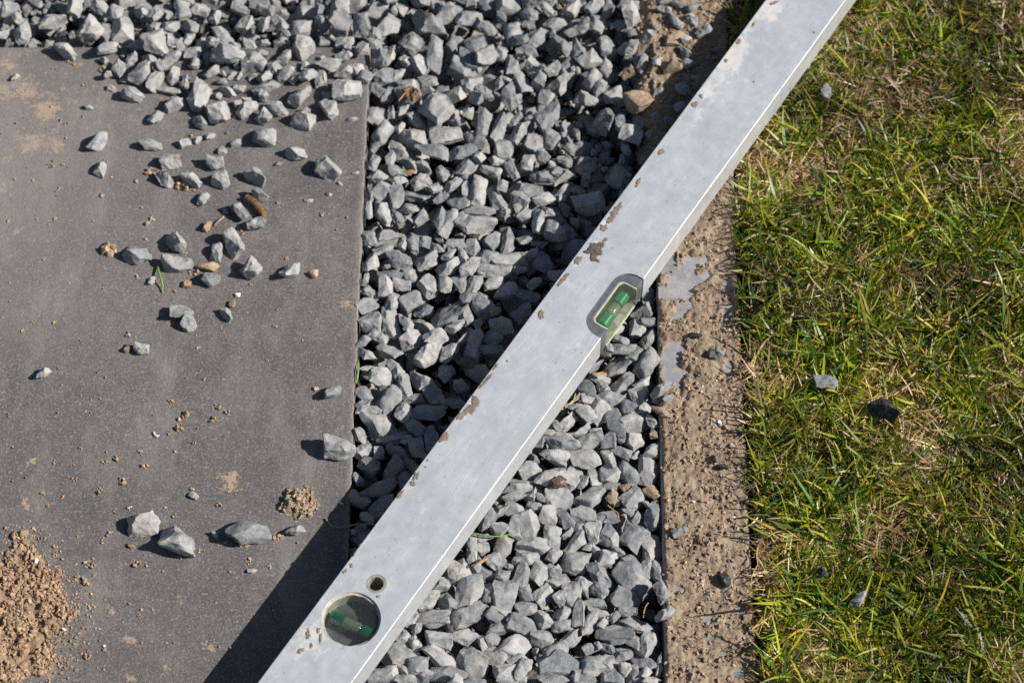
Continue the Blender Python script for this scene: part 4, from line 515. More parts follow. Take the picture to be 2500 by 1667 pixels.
-2446,2976,-296,8,-96,1,9,122, -1859,3949,-174,42,-42,-30,22,225, -103,-2327,-254,-38,89,-5,17,117, -241,1006,-231,-43,-18,-40,18,154, 360,-244,-235,21,-4,70,5,137,
-2126,3334,-200,50,-60,-55,22,208, -4825,3959,-213,-4,2,-5,14,135, -213,-2423,-220,1,-96,-20,19,215, -2856,2603,-210,61,76,7,19,154, -443,-1185,-247,43,-24,-61,23,181,
92,-2262,-312,24,-6,-30,8,93, 505,3968,-166,-39,89,17,28,190, -4831,2605,-311,-89,33,-9,25,109, -876,-57,-224,-3,11,30,38,195, 601,-2425,-241,-23,92,19,24,147,
-754,-1466,-257,-77,41,42,26,141, -454,-1787,-220,-11,-13,-4,2,214, 697,-878,-194,11,22,56,9,183, -1462,4074,-283,-69,5,6,13,148, 634,643,-202,29,94,0,25,150,
-4471,2572,-249,-66,33,58,37,188, -3248,3216,-308,46,56,53,7,101, -4408,3316,-239,-33,87,9,24,225, -573,-1317,-275,-52,-6,19,39,218, 193,-745,-203,43,38,-7,5,185,
956,-31,-302,5,9,73,5,142, 944,2381,-188,-11,85,-45,32,151, 972,3871,-244,17,44,32,24,186, -3436,2573,-282,-29,66,31,18,119, -913,-1810,-212,-34,4,77,14,174,
-968,1812,-201,38,-62,67,27,171, 309,3456,-240,-56,-31,51,4,131, 89,-2706,-203,-10,9,78,5,129, 577,-3297,-218,-45,83,20,24,225, -164,2510,-304,-33,-77,-52,31,153,
-298,3072,-171,55,-80,-9,17,220, -788,3177,-209,53,52,-63,22,163, 762,831,-192,6,6,94,20,182, 642,4042,-101,-24,-89,-11,26,195, -32,3137,-128,55,41,-71,25,225,
-4240,3307,-146,-42,18,-85,4,161, 336,3548,-202,54,57,-5,21,139, 192,133,-173,28,55,38,14,202, -985,-2305,-201,-37,71,58,25,173, 608,3823,-155,-34,53,-52,7,180,
-4104,3373,-187,-93,18,-27,1,225, -1290,3651,-116,-17,31,-64,29,168, -4073,2798,-289,77,-32,-41,9,170, 426,399,-137,58,-64,-44,36,220, -4671,2654,-182,-18,-85,40,8,210,
-1949,3866,-48,52,68,-33,22,158, -4082,3188,-181,24,91,18,14,163, -694,-1380,-278,-57,-7,-75,12,106, -3476,2824,-168,28,10,88,30,136, -853,3285,-174,6,-41,88,35,118,
275,3107,-139,-21,11,-74,17,181, 631,3362,-176,97,1,0,20,191, -480,-2892,-214,-78,49,32,39,202, -1428,3915,-150,-80,38,-34,27,174, -1145,3472,-248,0,50,-77,33,90,
-2595,3665,-152,-5,7,-90,31,149, -409,-3116,-130,41,-59,-45,13,220, -2755,3831,-274,-81,48,-30,27,118, -495,3167,-138,-19,-80,28,38,113, -2641,3253,-160,-24,-92,-7,14,129,
-1743,3771,-298,-67,63,21,21,115, -2307,3975,-127,86,19,12,8,182, 627,175,-200,-20,-94,23,20,152, -4486,2977,-127,77,-36,-41,30,145, -226,-2612,-151,-1,-64,-51,18,171,
361,908,-114,-90,-36,-19,5,225, -464,-2735,-139,-20,95,13,17,204, -2884,3084,-130,37,7,14,26,218, -418,3634,-188,17,51,81,13,175, -872,-2017,-209,-1,-88,38,20,164,
-607,3572,-128,-84,-38,-10,21,173, 277,-432,-175,5,-18,-86,3,118, -2125,4050,-87,15,-55,42,1,182, -1707,3247,-167,-29,-10,-73,10,222, -4740,4050,-138,99,-2,8,0,160,
-936,3438,-175,5,38,67,23,123, 3,-761,-180,-66,54,-28,12,126, -2933,3955,-179,-6,35,4,27,195, -699,-1594,-124,-10,35,-85,0,168, 111,3960,-153,-9,72,52,21,175,
-3776,4007,-213,-36,-16,64,28,179, -2983,3558,-85,-36,-88,26,26,147, -564,3964,-114,33,84,1,12,216, -399,-3110,-258,72,-3,-17,5,110, -5117,3072,-171,27,-29,51,31,202,
-1707,3691,-277,31,-20,-91,23,189, 549,1146,-26,11,-20,10,18,215, -2118,3143,-179,18,-4,-97,16,134, -789,-3023,-165,-4,-82,52,18,167, 317,-3089,-53,-42,-62,42,22,225,
880,3482,-158,43,57,65,26,201, 899,1154,-230,27,8,71,23,154, -4092,2693,-142,-51,-5,74,32,225, -94,3479,-138,-94,-23,-2,38,173, -448,-1046,-227,45,34,-18,35,143,
-3771,3208,-171,27,24,73,17,155, 843,1677,-245,-46,81,27,18,131, -5049,3877,-228,-3,-10,47,33,172, -3268,3181,-126,-27,75,-46,13,183, -4313,2816,-212,90,-39,-3,1,141,
-4965,2895,-158,-26,16,94,8,187, -993,3089,-164,44,-47,-3,17,154, -4938,3970,-228,24,-14,-70,7,166, 756,381,-171,92,17,32,24,203, -4011,3960,-169,-89,15,29,31,151,
905,3968,-122,-73,20,-35,18,225, -235,-651,-117,-46,84,-14,12,169, 678,740,-248,9,58,79,11,127, -306,-2981,-227,34,13,-42,8,94, -2519,3871,-135,-10,-44,-88,26,194,
379,-2740,-224,-96,7,-16,27,137, 526,1707,-196,-25,10,-93,36,191, -4738,2852,-207,53,1,83,0,143, -883,-1481,-223,41,32,39,23,90, 732,-3017,-147,-32,-18,-86,38,158,
-3768,3635,-162,11,19,83,6,159, 110,3417,-163,62,73,1,32,169, -4589,3211,-184,90,25,33,2,165, -4707,3658,-227,80,49,-31,29,154, 514,-3194,-159,68,53,-4,0,203,
-5017,3401,-111,-12,9,66,4,225, -2658,3374,-51,53,41,-71,4,225, -1478,2908,-219,6,-75,-63,32,125, -3384,2576,-140,77,-9,52,5,181, -204,-1027,-247,57,41,-5,5,137,
-3429,3767,-70,-62,-70,30,34,219, -3235,3388,-154,19,-22,44,0,213, 402,3291,-142,36,-26,71,32,215, -1514,4039,-118,49,38,6,12,185, -2158,3275,-63,51,12,77,30,163,
-1514,3710,-160,13,-73,23,8,147, 550,1523,-141,-37,-3,35,28,157, -3006,3239,-158,78,21,52,30,156, -4939,3110,-139,-29,10,8,27,215, 32,-2593,-116,-9,59,-20,26,183,
242,-159,-203,34,-26,-9,2,138, -1776,2918,-186,80,-11,42,28,212, -1764,3445,-131,15,-82,1,14,203, -2248,3083,-66,31,-58,-52,12,225, -243,3133,-82,-87,9,-4,27,166,
891,-2969,-266,82,-26,-44,29,111, -1956,3296,-206,-28,-81,0,17,155, 651,3524,-139,92,-3,-27,3,225, -1721,3167,-233,-85,23,45,34,148, 460,3871,-104,52,36,70,32,175,
-4675,3095,-201,-13,-98,10,6,106, 95,35,-251,29,-85,-40,31,149, -4979,3694,-168,50,-32,-55,34,150, -375,-1374,-222,-97,10,-4,21,124, 624,-2656,-148,-11,10,-69,25,102,
-110,3650,-97,-28,0,87,10,201, -4686,3495,-228,18,55,36,25,149, -2805,3565,-197,42,36,-75,15,162, 933,3692,-139,-62,42,-65,36,225, -650,-3263,-123,37,-85,21,13,225,
-3880,3994,-212,-21,-4,-51,8,106, -3562,3988,-88,13,96,-5,34,225, -3511,3434,-89,-52,43,68,10,124, 804,758,-217,26,-70,65,35,134, -300,3930,-234,51,-73,-42,3,159,
-3647,3037,-215,-95,10,7,17,184, -791,4065,-218,-11,-75,-63,9,176, -4535,3998,-153,12,-11,86,30,173, 288,1490,-58,20,58,-19,5,107, -661,2073,-175,-21,26,-68,14,172,
333,508,-319,12,-93,31,31,107, 388,1169,-138,33,88,32,3,138, -712,3761,-241,65,44,8,23,156, -1086,3948,-183,16,-76,-52,4,97, 322,-242,-162,-47,-79,-6,26,98,
822,-3222,-130,61,-8,72,14,225, -748,-3129,-209,80,-2,-30,11,165, -923,-3315,-115,28,-8,86,0,193, 652,1879,-195,-27,-22,-83,19,132, 217,-2813,-199,-71,-61,9,38,131,
706,-3419,-135,-48,58,-49,6,178, 879,291,-189,6,-84,-52,1,199, -16,-523,-262,-37,42,19,15,180, 39,-3209,-78,70,-30,-6,22,225, -4918,2672,-251,-1,54,-1,11,187,
-1742,4076,-278,-11,64,75,6,108, -454,-1596,-200,-65,-9,-32,3,142, -2996,3088,-251,32,-59,17,31,171, -4848,3417,-190,-12,80,56,4,146, -1256,3301,-211,-48,67,-3,4,172,
-204,-530,-261,-37,-49,74,24,150, -1191,3177,-273,59,-8,50,19,119, -2403,3144,-123,-81,-22,-38,7,159, 411,3780,-185,62,48,-49,7,225, 490,1358,-177,20,-12,96,29,127,
-525,3252,-192,75,-45,-47,14,108, -697,-2852,-199,24,-46,-47,8,163, -114,-83,-163,1,18,8,15,123, -1559,2930,-146,51,-46,31,34,164, 454,3614,-124,-36,15,13,32,121,
930,914,-131,-50,-57,62,17,203, -473,-573,-204,52,71,-31,21,131, -640,-2632,-127,50,-61,-8,1,225, 380,-120,-177,-40,23,79,8,148, -846,2959,-119,2,22,85,9,176,
-3883,2889,-151,-22,-17,58,4,209, -204,3308,-117,-8,96,21,14,214, 173,3241,-153,-8,-9,98,36,174, -1589,3815,-204,-3,94,24,39,135, -2173,3892,-153,-64,-19,-54,30,147,
613,3169,-135,-22,31,48,10,155, -1221,2866,-199,49,-1,58,36,101, 869,-2653,-110,21,-29,-59,12,225, -3898,3077,-202,-76,-59,10,39,146, -1560,3568,-135,-24,-16,74,8,187,
853,3100,-118,-16,69,-53,0,135, 105,2495,-29,-20,-46,-61,34,158, 931,1349,-90,40,40,19,22,214, -280,3436,-177,14,-15,32,11,162, -3234,3027,-159,1,-79,-36,38,133,
-4285,3232,-215,27,-89,25,20,156, 149,-531,-138,86,48,14,28,217, 553,-3026,-87,-64,64,9,22,225, 224,3779,-157,-17,39,73,8,206, -4376,3501,-223,39,-88,-14,33,157,
951,407,-130,-37,-55,45,0,183, -3199,3924,-186,85,7,18,8,180, -3639,3811,-128,5,96,-20,36,209, -258,2569,-49,-62,27,57,28,225, 311,-9,-181,-74,55,31,31,200,
-1877,3320,-157,15,-34,76,26,144, -757,-1860,-156,16,35,88,2,199, 273,319,-201,-20,-9,69,17,189, -260,-3242,-178,-55,-11,20,31,189, -632,-3092,-171,-18,3,95,16,198,
-265,-2784,-153,26,31,-66,15,225, -3460,3015,-197,86,29,-23,32,118, -965,-2743,-121,68,24,-24,3,166, -4137,3929,-100,8,-31,-49,24,219, -1031,-3044,-166,-10,-71,-53,9,161,
-4674,3875,-223,-10,31,76,0,122, -175,2283,-123,-30,-22,-31,32,172, -1114,3322,-173,-78,-60,3,30,152, -530,3392,-291,73,-39,54,7,130, 86,-366,-187,-17,18,-93,2,225,
759,3569,-165,17,90,-15,31,158, 829,-3114,-215,-81,44,-22,39,139, -2392,3381,-159,-27,-86,-25,2,109, -2749,2922,-134,50,-24,-22,28,195, -885,3683,-145,4,11,60,7,154,
-2057,3603,-125,-27,-87,38,34,224, -3512,3152,-89,3,-37,81,18,198, -3945,3544,-173,-96,-10,-1,7,131, -835,-1682,-79,9,-59,68,1,225, -342,3320,-225,71,-31,19,34,134,
-4221,4060,-292,-72,2,-2,6,98, -579,-826,-229,25,-86,1,25,189, -2415,3519,-94,42,-19,87,32,225, 963,2070,-150,56,28,28,4,161, -176,-874,-185,79,20,43,5,197,
-533,4080,-292,-36,-14,-91,15,140, -3474,3531,-177,-29,-70,21,36,152, 983,3137,-222,-21,-67,55,14,192, -706,3103,-123,-39,-33,38,1,216, 38,-2919,-213,14,-87,27,37,138,
-39,2925,-70,-40,-28,-44,14,225, -977,3903,-118,-84,7,-44,32,184, -2050,3012,-198,-56,51,-3,4,212, -2813,3367,-63,-4,-68,71,2,176, -2315,4063,-202,-88,-7,39,32,193,
-3242,3782,-113,32,70,16,32,112, -4756,3274,-197,16,49,-84,22,145, -2891,3737,-145,-92,-36,-3,0,153, -893,-2656,-127,-89,23,-33,35,200, -906,-2141,-182,89,15,-32,9,195,
-354,-920,-204,-6,41,-84,8,190, -1468,3027,-219,75,49,41,38,119, -43,-927,-213,-55,-60,-6,4,196, 580,2377,-10,-25,-62,-48,12,194, -2322,3193,-174,-55,-76,-9,33,135,
741,3754,-121,-31,15,92,33,184, 424,3090,-131,4,94,-28,17,196, 429,621,-159,77,-5,32,10,225, -1364,3502,-146,12,1,91,0,117, -4402,3103,-154,67,-65,-9,2,199,
-4293,3709,-147,38,-5,-91,8,128, -267,2044,8,-38,-18,87,15,225, -2911,4063,-247,-5,-82,-48,20,190, 1015,3496,-226,50,45,54,3,188, -109,-436,-214,2,-40,89,9,147,
185,990,-11,-29,-30,53,11,218, 27,-2872,-121,-35,50,78,10,171, -3869,3402,-197,49,-7,-36,19,112, -4076,3796,-235,-41,-47,-49,13,121, -1047,-1834,-298,46,-46,-61,15,134,
-598,-1146,-165,-77,62,-3,28,109, -592,3158,-150,-78,58,-19,36,134, 887,1308,-233,-42,-12,89,23,118, -157,-3329,-139,-1,47,86,1,210, 336,4015,-188,5,-54,82,15,212,
-375,3027,-63,73,50,-35,6,161, 470,1832,-145,49,-55,-17,31,139, 330,-2825,-227,-66,18,-35,13,151, 437,3484,-156,-40,-56,18,18,165, 394,2092,-249,85,43,-10,33,150,
-964,-1486,-112,-2,1,-23,2,225, -591,3698,-172,58,66,11,32,199, 776,2843,-149,10,-43,-72,21,118, 526,1014,-115,33,71,44,3,225, 961,1656,-147,56,-20,-79,36,169,
-1355,2672,-203,-46,32,59,16,183, 366,-2917,-257,-39,4,-36,15,137, -3820,3882,-72,-36,-59,61,30,196, -721,3876,-245,55,-71,-5,3,176, -461,3094,-147,-42,-81,-19,3,132,
-1010,3284,-76,3,-22,89,12,225, 758,-2675,-72,65,-55,-43,16,127, 935,3573,-54,67,42,-41,28,189, -919,-2997,-154,53,12,28,1,121, -698,3382,-138,77,36,45,21,188,
357,3691,-82,46,57,45,24,173, 690,-2886,-67,25,23,-93,34,167, -1530,2785,-188,16,-15,26,9,196, -5125,3756,-176,23,72,15,38,197, 319,157,-115,-18,44,70,8,210,
-210,3503,-90,-46,-1,81,0,170, -4602,3073,-109,52,-25,23,0,162, -2418,3792,-61,8,59,-79,0,225, 340,3200,-78,8,-18,18,13,162, 190,3449,-85,-2,47,-87,32,146,
13,-605,-164,29,-26,85,20,151, 513,3229,-64,-59,9,75,36,225, -1360,3227,-160,36,52,59,20,182, -1058,3004,-181,-42,22,-86,1,128, 816,1238,-109,-37,-59,33,10,160,
-3356,3963,-93,53,-7,-26,14,225, -4256,3459,-226,-23,-41,86,12,92, 514,1587,-148,34,7,14,3,139, -4062,3716,-262,-31,52,33,7,146, -1019,-2653,-168,-37,-13,-87,17,124,
-2550,3254,-77,22,-66,69,0,197, -1108,3514,-157,-43,-56,24,17,174, -3324,3259,-125,70,-68,2,22,114, 446,-21,-138,4,81,55,31,194, -4678,3185,-145,-81,32,-40,4,144,
-4017,3462,-157,-25,78,56,39,140, 326,485,-78,-29,-60,-63,27,166, -4518,3383,-135,30,-90,10,8,208, -5072,2927,-89,3,-26,-83,7,225, 196,-234,-133,96,-24,0,32,196,
-1823,3612,-93,90,-21,-17,37,196, 273,-610,-209,-90,26,-30,27,202, -3804,3113,-169,-69,38,42,21,159, -765,-1484,-105,-23,55,-77,28,225, 219,-2667,-205,-65,-55,0,29,109,
-112,3283,-48,18,-6,61,4,175, -2265,3486,-129,48,33,68,16,122, -5220,3838,-139,47,-41,-67,39,211, -4680,3438,-97,73,-40,-48,2,208, -5010,2662,-113,22,-30,92,4,191,
-500,-3277,-177,-21,-59,-44,1,120, -1158,3973,-156,34,87,-2,7,183, -164,-994,-168,88,-32,-10,20,158, 1016,3216,-284,-62,1,-68,27,109, 454,-2842,-154,-59,67,-9,29,225,
-757,2122,-30,-79,-28,9,6,186, 133,-43,-86,-24,42,-70,2,175, 662,905,-101,-38,51,13,14,201, -3372,3379,-42,26,-5,-43,26,225, -3767,2898,-76,46,44,-22,26,204,
-496,-1220,-171,47,-3,-56,30,160, -4629,3580,-198,-14,-60,-29,10,98, -493,3560,-150,-18,-50,16,5,184, -1030,-1587,-80,-81,53,10,37,122, -247,-448,-147,-23,-11,-87,19,148,
-2803,3500,-90,-21,57,-72,16,182, 659,1939,-158,-24,-6,37,5,95, -2828,3786,-232,-3,-12,56,17,138, -1732,4068,-191,-5,-2,0,32,95, 848,840,-315,-3,0,40,9,97,
-383,-2550,-38,45,-25,31,20,199, -563,-1651,-145,13,-94,25,1,166, -4418,4046,-166,-62,61,43,36,118, -2956,3449,-27,-34,41,-80,37,177, 529,-3377,-106,4,-36,-87,2,225,
-493,-3112,-225,82,14,50,20,97, -1546,3031,-143,69,-32,48,4,154, -301,-3163,-111,77,-23,-58,0,225, 347,3461,-103,66,33,61,8,153, 678,436,-154,-16,91,-15,31,129,
716,-2794,-160,6,-80,39,14,105, 531,1420,-110,-70,-58,-31,31,140, -147,-2917,-69,26,-31,32,18,225, -855,-2210,-187,-52,-52,25,20,136, -1482,3602,-83,23,95,16,24,120,
-534,-2649,-87,-56,68,-45,9,175, 853,-2916,-139,-38,-75,-51,5,170, -4567,2769,-121,22,2,4,30,212, 416,1689,-123,30,-12,-17,33,129, 337,548,-42,-28,-43,-71,12,159,
-2981,3828,-142,-98,-9,-1,4,183, -1895,3190,-142,-7,-28,-13,7,190, -2751,3229,-101,20,-77,-55,9,175, 688,3510,-67,42,53,33,20,167, 1020,3811,-134,-69,17,-68,7,133,
756,3065,-229,-24,-8,89,39,132, -4102,2866,-136,21,72,19,16,225, -3593,3884,-47,10,9,-15,16,142, -3628,3081,-134,-33,-73,51,31,199, -436,4076,-294,-17,20,16,16,107,
-3960,4051,-171,-8,18,93,39,197, 887,-2945,-45,56,-24,46,6,141, -701,3227,-241,72,8,-42,7,117, -1642,3417,-58,-20,10,-95,12,220, -759,-3183,-124,45,44,74,14,112,
69,3739,-94,51,-44,51,14,225, -5132,3610,-171,37,23,-48,13,160, -1038,3822,-106,-52,36,62,18,145, -990,-1914,-150,3,1,-86,16,139, -1373,4019,-189,-19,36,7,20,186,
-4726,3898,-123,-51,29,-3,32,178, 447,1023,-84,23,73,36,28,125, 243,-2555,-153,-16,69,63,6,155, -342,-728,-157,-15,-1,15,30,111, -4775,3754,-219,2,-1,27,12,159,
-368,-1412,-173,-66,-72,-13,37,132, -389,3757,-168,92,12,18,11,160, -622,-1477,-202,-18,-22,74,5,147, 500,2663,20,1,84,-40,25,225, 363,1299,-94,-54,81,-1,20,146,
-3137,3581,-135,2,-7,92,11,128, -968,-3291,-184,78,-53,-28,33,122, -1661,2216,68,25,-16,12,24,134, -67,-3137,-157,-38,88,-11,23,150, -2029,3413,-104,-10,-3,64,6,147,
-285,4009,-180,10,-6,95,20,194, -377,-1071,-158,41,1,77,26,188, 196,-46,-207,9,77,55,31,169, -916,3004,-47,42,-89,10,17,132, 708,1570,-282,-54,-15,52,27,135,
58,-3395,-90,46,-54,-56,26,160, 129,-694,-106,-13,-2,-1,21,177, 596,3354,-56,-24,39,71,30,183, -87,-2546,-157,-83,2,43,25,130, -2052,3930,-45,6,-55,-52,14,190,
-442,-3347,-168,84,27,44,17,182, 330,3898,-186,36,60,62,1,163, -3793,3467,-118,26,-83,41,15,135, -117,-767,-107,27,-83,42,6,126, -274,-937,-115,67,-2,51,15,176,
-1749,3656,-229,-31,-11,91,12,103, -4336,2955,-125,69,64,17,24,179, -2134,3117,-92,35,83,12,32,128, -768,-2533,-175,-87,6,-8,19,116, -5113,3977,-159,70,-7,-1,19,225,
756,227,-166,35,83,32,21,150, -2721,3765,-58,-39,61,41,30,208, 252,3592,-133,69,63,18,29,202, -3649,2759,-172,34,63,19,6,179, 948,600,-101,-71,-1,45,30,172,
-4128,3073,-119,7,-10,-20,2,188, -4280,3583,-187,8,-97,9,35,168, 639,3919,-14,-16,96,-4,32,225, 138,3107,-104,-26,-67,22,30,136, -885,4048,-129,-77,-41,19,33,171,
-3247,3582,-151,-12,-72,13,8,120, -2435,4047,-89,-17,-55,81,30,171, -2535,3152,-76,-58,24,54,12,155, -149,-505,-160,-5,-62,60,1,174, -545,3375,-194,34,-7,66,35,154,
-3095,3105,-137,-10,97,-14,33,214, -4126,3266,-68,-33,54,-48,28,225, -4825,3206,-179,51,78,-34,9,137, 147,2954,15,-41,48,73,13,202, -34,-190,-148,31,-82,-46,17,168,
-2291,3677,-90,-2,-43,-46,12,225, -2194,4015,-101,22,-66,44,28,125, 549,293,-145,-63,-10,22,26,129, 471,-2568,-129,23,5,-74,7,193, 292,898,-5,11,70,62,0,225,
-3471,2635,-165,42,-41,-77,22,131, 196,-3029,-190,-31,-84,30,16,113, -3370,2966,-125,17,46,81,7,225, 811,3155,-52,-85,49,-12,7,175, -3616,3552,-92,70,66,19,0,225,
673,1690,-220,20,-13,51,16,124, 904,1048,-280,63,12,-68,39,127, -1232,2249,53,-81,-26,-21,23,142, -4839,2731,-136,-22,76,31,34,175, 446,797,-117,-65,-56,0,20,225,
313,-333,-91,54,0,65,29,223, -1333,3022,-182,-31,-49,58,9,157, -4998,2790,-91,-18,-32,-90,29,164, -412,2073,18,52,-69,48,14,166, -352,3215,-92,-44,-35,-39,1,212,
641,585,-111,-12,-77,43,26,196, -1039,-3390,-168,-71,-28,-53,5,164, -1789,3019,-245,-46,63,56,3,137, -4738,3547,-182,-21,8,88,16,125, -2248,3351,-148,16,76,29,39,166,
-883,-2044,-92,31,-93,-14,38,219, -810,-2860,-160,-9,-27,-14,6,147, -93,2218,-58,59,-63,-45,27,143, -4411,2730,-160,46,80,-28,24,157, 782,1385,-61,34,-4,-32,6,166,
-3859,2679,-144,72,-42,-23,31,180, -479,-905,-100,33,-21,-23,13,187, 215,-3317,-22,15,-41,-82,22,214, 206,2224,-26,-52,15,82,38,147, -5040,3254,-247,30,-14,7,29,114,
562,120,-51,-23,33,-25,34,225, -689,-1773,-46,-28,-95,-7,6,166, -4875,3412,-84,81,-28,-48,24,220, -18,3875,-59,43,64,-2,30,225, 897,3205,-90,-8,14,88,5,141,
393,1579,-139,-49,3,-83,37,149, -689,2996,-47,36,-3,82,38,141, -3090,3331,-61,24,-30,61,0,176, -79,3544,-10,-79,-29,-42,1,171, -1165,3699,-115,-57,-47,62,23,215,
-2783,4021,-215,-14,-1,-82,1,181, -2635,2468,123,-12,24,95,10,225, 888,-3050,-140,53,64,-45,33,225, -1702,3791,-206,11,16,-11,13,110, 544,3548,-69,27,-43,-35,2,164,
-2324,3316,-142,64,-48,-11,24,120, -1903,2982,-133,66,-11,1,18,146, -1913,3469,-96,81,9,49,32,119, -3722,4002,7,-41,28,-67,2,225, -390,-2901,-170,86,32,-30,21,153,
-289,-1272,-108,67,25,38,4,147, 31,-2728,-51,-84,-25,-33,10,182, -2893,2939,-185,-92,-19,17,39,164, -3951,3593,-108,-78,22,39,8,137, -1005,-2286,-114,-43,88,14,27,149,
-3644,3287,-132,26,-10,-40,6,117, -2853,3613,-116,25,-51,-73,0,149, 906,258,-74,25,36,-86,16,177, -431,3855,-83,-92,-8,27,18,193, 728,3235,-104,67,46,57,25,203,
-2530,2741,-266,-91,-3,32,18,99, -4806,2637,-99,-15,80,-38,35,208, 673,-2662,-107,75,59,4,32,141, -1862,4077,-157,-3,97,7,31,141, -658,4052,-230,71,-47,-18,17,149,
-198,2414,26,18,-82,-46,29,196, -1200,3481,-132,-82,-4,-45,1,125, -683,-1150,-127,-4,0,-83,15,148, 51,2548,30,-21,16,94,16,131, -2474,3663,-87,-29,-15,93,26,117,
-4439,3230,-193,-6,3,-6,15,158, -2224,2504,75,42,-57,18,4,123, -830,-3221,-152,-15,22,-93,37,92, -4292,4077,-211,85,-2,-11,18,102, 718,2889,-82,65,-28,69,12,148,
-1395,2575,-43,52,66,-43,11,187, -907,3131,-114,55,-79,5,27,225, -113,-3271,-91,4,93,-33,20,178, -4232,2915,-145,-3,-43,31,18,168, -786,-1357,-97,79,0,24,12,225,
0,-2985,-170,-6,-19,21,8,131, 372,-3245,-85,-14,51,67,36,148, 293,437,-153,-34,-1,-67,31,201, 57,3560,-87,-26,30,-87,34,204, -3348,4062,-209,55,5,-12,22,140,
-2091,2358,154,66,-20,-9,4,225, -630,-2932,-175,-11,31,-10,6,121, 1279,2278,113,-7,-22,93,4,102, -4597,3858,-98,-45,56,-68,25,178, -4303,2701,-140,-12,-81,10,0,189,
-432,3446,-173,72,-31,35,17,223, -3071,3498,-136,-26,-38,37,26,126, -1019,-2844,-74,51,-50,-60,28,177, -2406,3030,-113,-17,-69,-67,20,181, -2935,3269,-62,0,38,67,31,193,
-538,1940,48,88,39,-10,6,225, 861,1696,55,72,57,-29,6,182, -994,2391,13,-55,9,81,1,202, -997,-2002,-224,-57,10,-5,15,170, -4650,4017,-89,-47,-24,58,28,149,
-287,1955,-301,68,-15,70,24,75, -534,2300,-219,45,-83,-5,22,83, -3314,2842,-277,17,46,75,26,92, -2573,2418,24,14,2,74,12,84, 752,190,-223,-16,-94,27,3,100,
-642,2965,-174,42,49,-56,9,66, -1411,2405,18,-14,15,95,7,68, -2030,2341,22,40,-54,-28,34,67, -1999,1981,30,41,-10,5,22,69, 321,874,-233,70,-58,-7,17,70,
820,2957,-224,-32,66,27,14,99, 383,2105,-322,39,35,79,9,67, 432,3026,-177,7,-97,4,15,86, -658,1141,-241,-20,8,94,24,87, 696,1591,-244,-21,87,-36,3,78,
467,-2574,-221,29,-62,-18,2,94, -473,-1748,-141,62,74,1,29,79, -3780,2709,-190,10,-96,-17,22,99, -1303,2134,18,-71,-62,14,31,89, -892,2909,-73,25,68,59,8,85,
409,-2466,-6,-72,-54,8,35,85, -2152,2366,25,-28,1,5,5,89, 346,714,-296,4,75,-17,20,79, -528,2329,-277,97,-18,-10,7,66, -528,-1084,-196,-15,-7,44,31,77,
-1240,2172,18,11,-98,4,0,60, -152,2918,-319,-21,96,0,24,64, -1605,2084,16,-3,2,78,21,61, -1589,2792,-313,-58,71,33,33,79, -500,2782,-226,-5,-72,-60,35,84,
-810,919,-309,55,-52,63,38,71, -435,-506,-311,25,92,10,39,91, 838,-2087,-304,23,76,-7,25,81, 222,2629,-253,-69,-22,65,5,76, 141,2189,-198,-24,-20,77,33,85,
-1929,2021,21,11,-98,0,19,87, 861,1625,-323,-47,-87,0,19,65, 379,2150,-324,-18,-51,80,7,62, -1639,2288,31,-11,-79,-47,29,89, 324,1626,-205,-35,-23,-46,38,83,
-3176,2873,-159,45,2,-45,32,102, -1113,2754,-283,-34,87,14,36,66, -1418,2541,-258,3,88,28,35,72, -1036,1023,-298,-73,-5,67,9,80, 615,2990,-209,-76,-62,15,14,63,
-3098,2558,-215,21,-14,-46,24,82, -165,2875,-282,53,-70,-43,20,77, -3687,2647,-228,-43,-78,37,34,64, 108,2426,32,-76,20,-14,17,62, -2370,2783,-323,89,-14,-23,3,80,
-2395,2216,19,-10,-22,90,15,101, 12,-859,-122,1,-4,-83,14,94, 301,2455,-167,49,-72,44,36,101, -2235,2390,44,48,-43,-50,10,105, -573,-2007,-256,39,43,-80,0,65,
-1837,2443,18,99,-4,-4,29,77, 114,-777,-207,-33,53,36,15,63, 610,1602,-236,-4,-84,50,5,68, -1522,2323,22,-5,-17,66,32,82, 649,2343,-296,-66,-7,-71,24,86,
-774,-1359,-233,23,-60,-74,9,79, 255,280,-137,0,-23,46,0,90, -567,-2580,-285,-40,45,70,2,88, -303,2386,-147,88,-39,-5,17,93, 500,2437,3,11,72,-66,36,88,
-780,-2046,-227,-14,-84,-38,29,87, 142,2719,-12,-52,23,71,22,90, -175,1821,-302,73,-65,8,37,84, -2807,2409,19,-1,1,-8,37,71, -374,2481,-241,-37,-66,-60,6,73,
280,876,-197,57,-60,-41,37,74, 148,2290,-265,37,-19,-45,1,72, -1996,2124,24,7,-16,96,32,90, -2561,2787,-300,-43,-86,2,27,97, -68,-213,-222,7,11,97,7,103,
-2844,2193,17,30,93,-4,21,67, -1608,2199,23,-37,84,-34,36,82, -1807,2041,44,-45,57,45,18,90, -109,2867,-316,23,-96,-7,6,61, -2097,2860,-263,2,-30,25,15,95,
-536,2599,-194,19,-19,24,27,88, -2127,2177,29,-2,69,71,16,81, -2532,2836,-273,-96,-8,22,39,63, -1345,2059,30,-3,-88,45,36,91, -376,-1582,-209,70,61,-30,6,66,
-1494,1922,33,56,-50,29,14,66, -1682,2622,45,39,42,80,21,100, -113,2107,-29,-43,-18,-87,7,73, -1894,2225,24,-31,55,76,19,84, -2171,2800,-258,-97,-14,8,23,87,
-515,-779,-210,19,-13,89,0,65, 349,-139,-311,31,87,3,33,87, -3747,2949,-199,-37,78,-27,14,70, -268,-1273,-184,47,-87,-7,11,89, -1440,2811,-229,-62,-66,35,2,79,
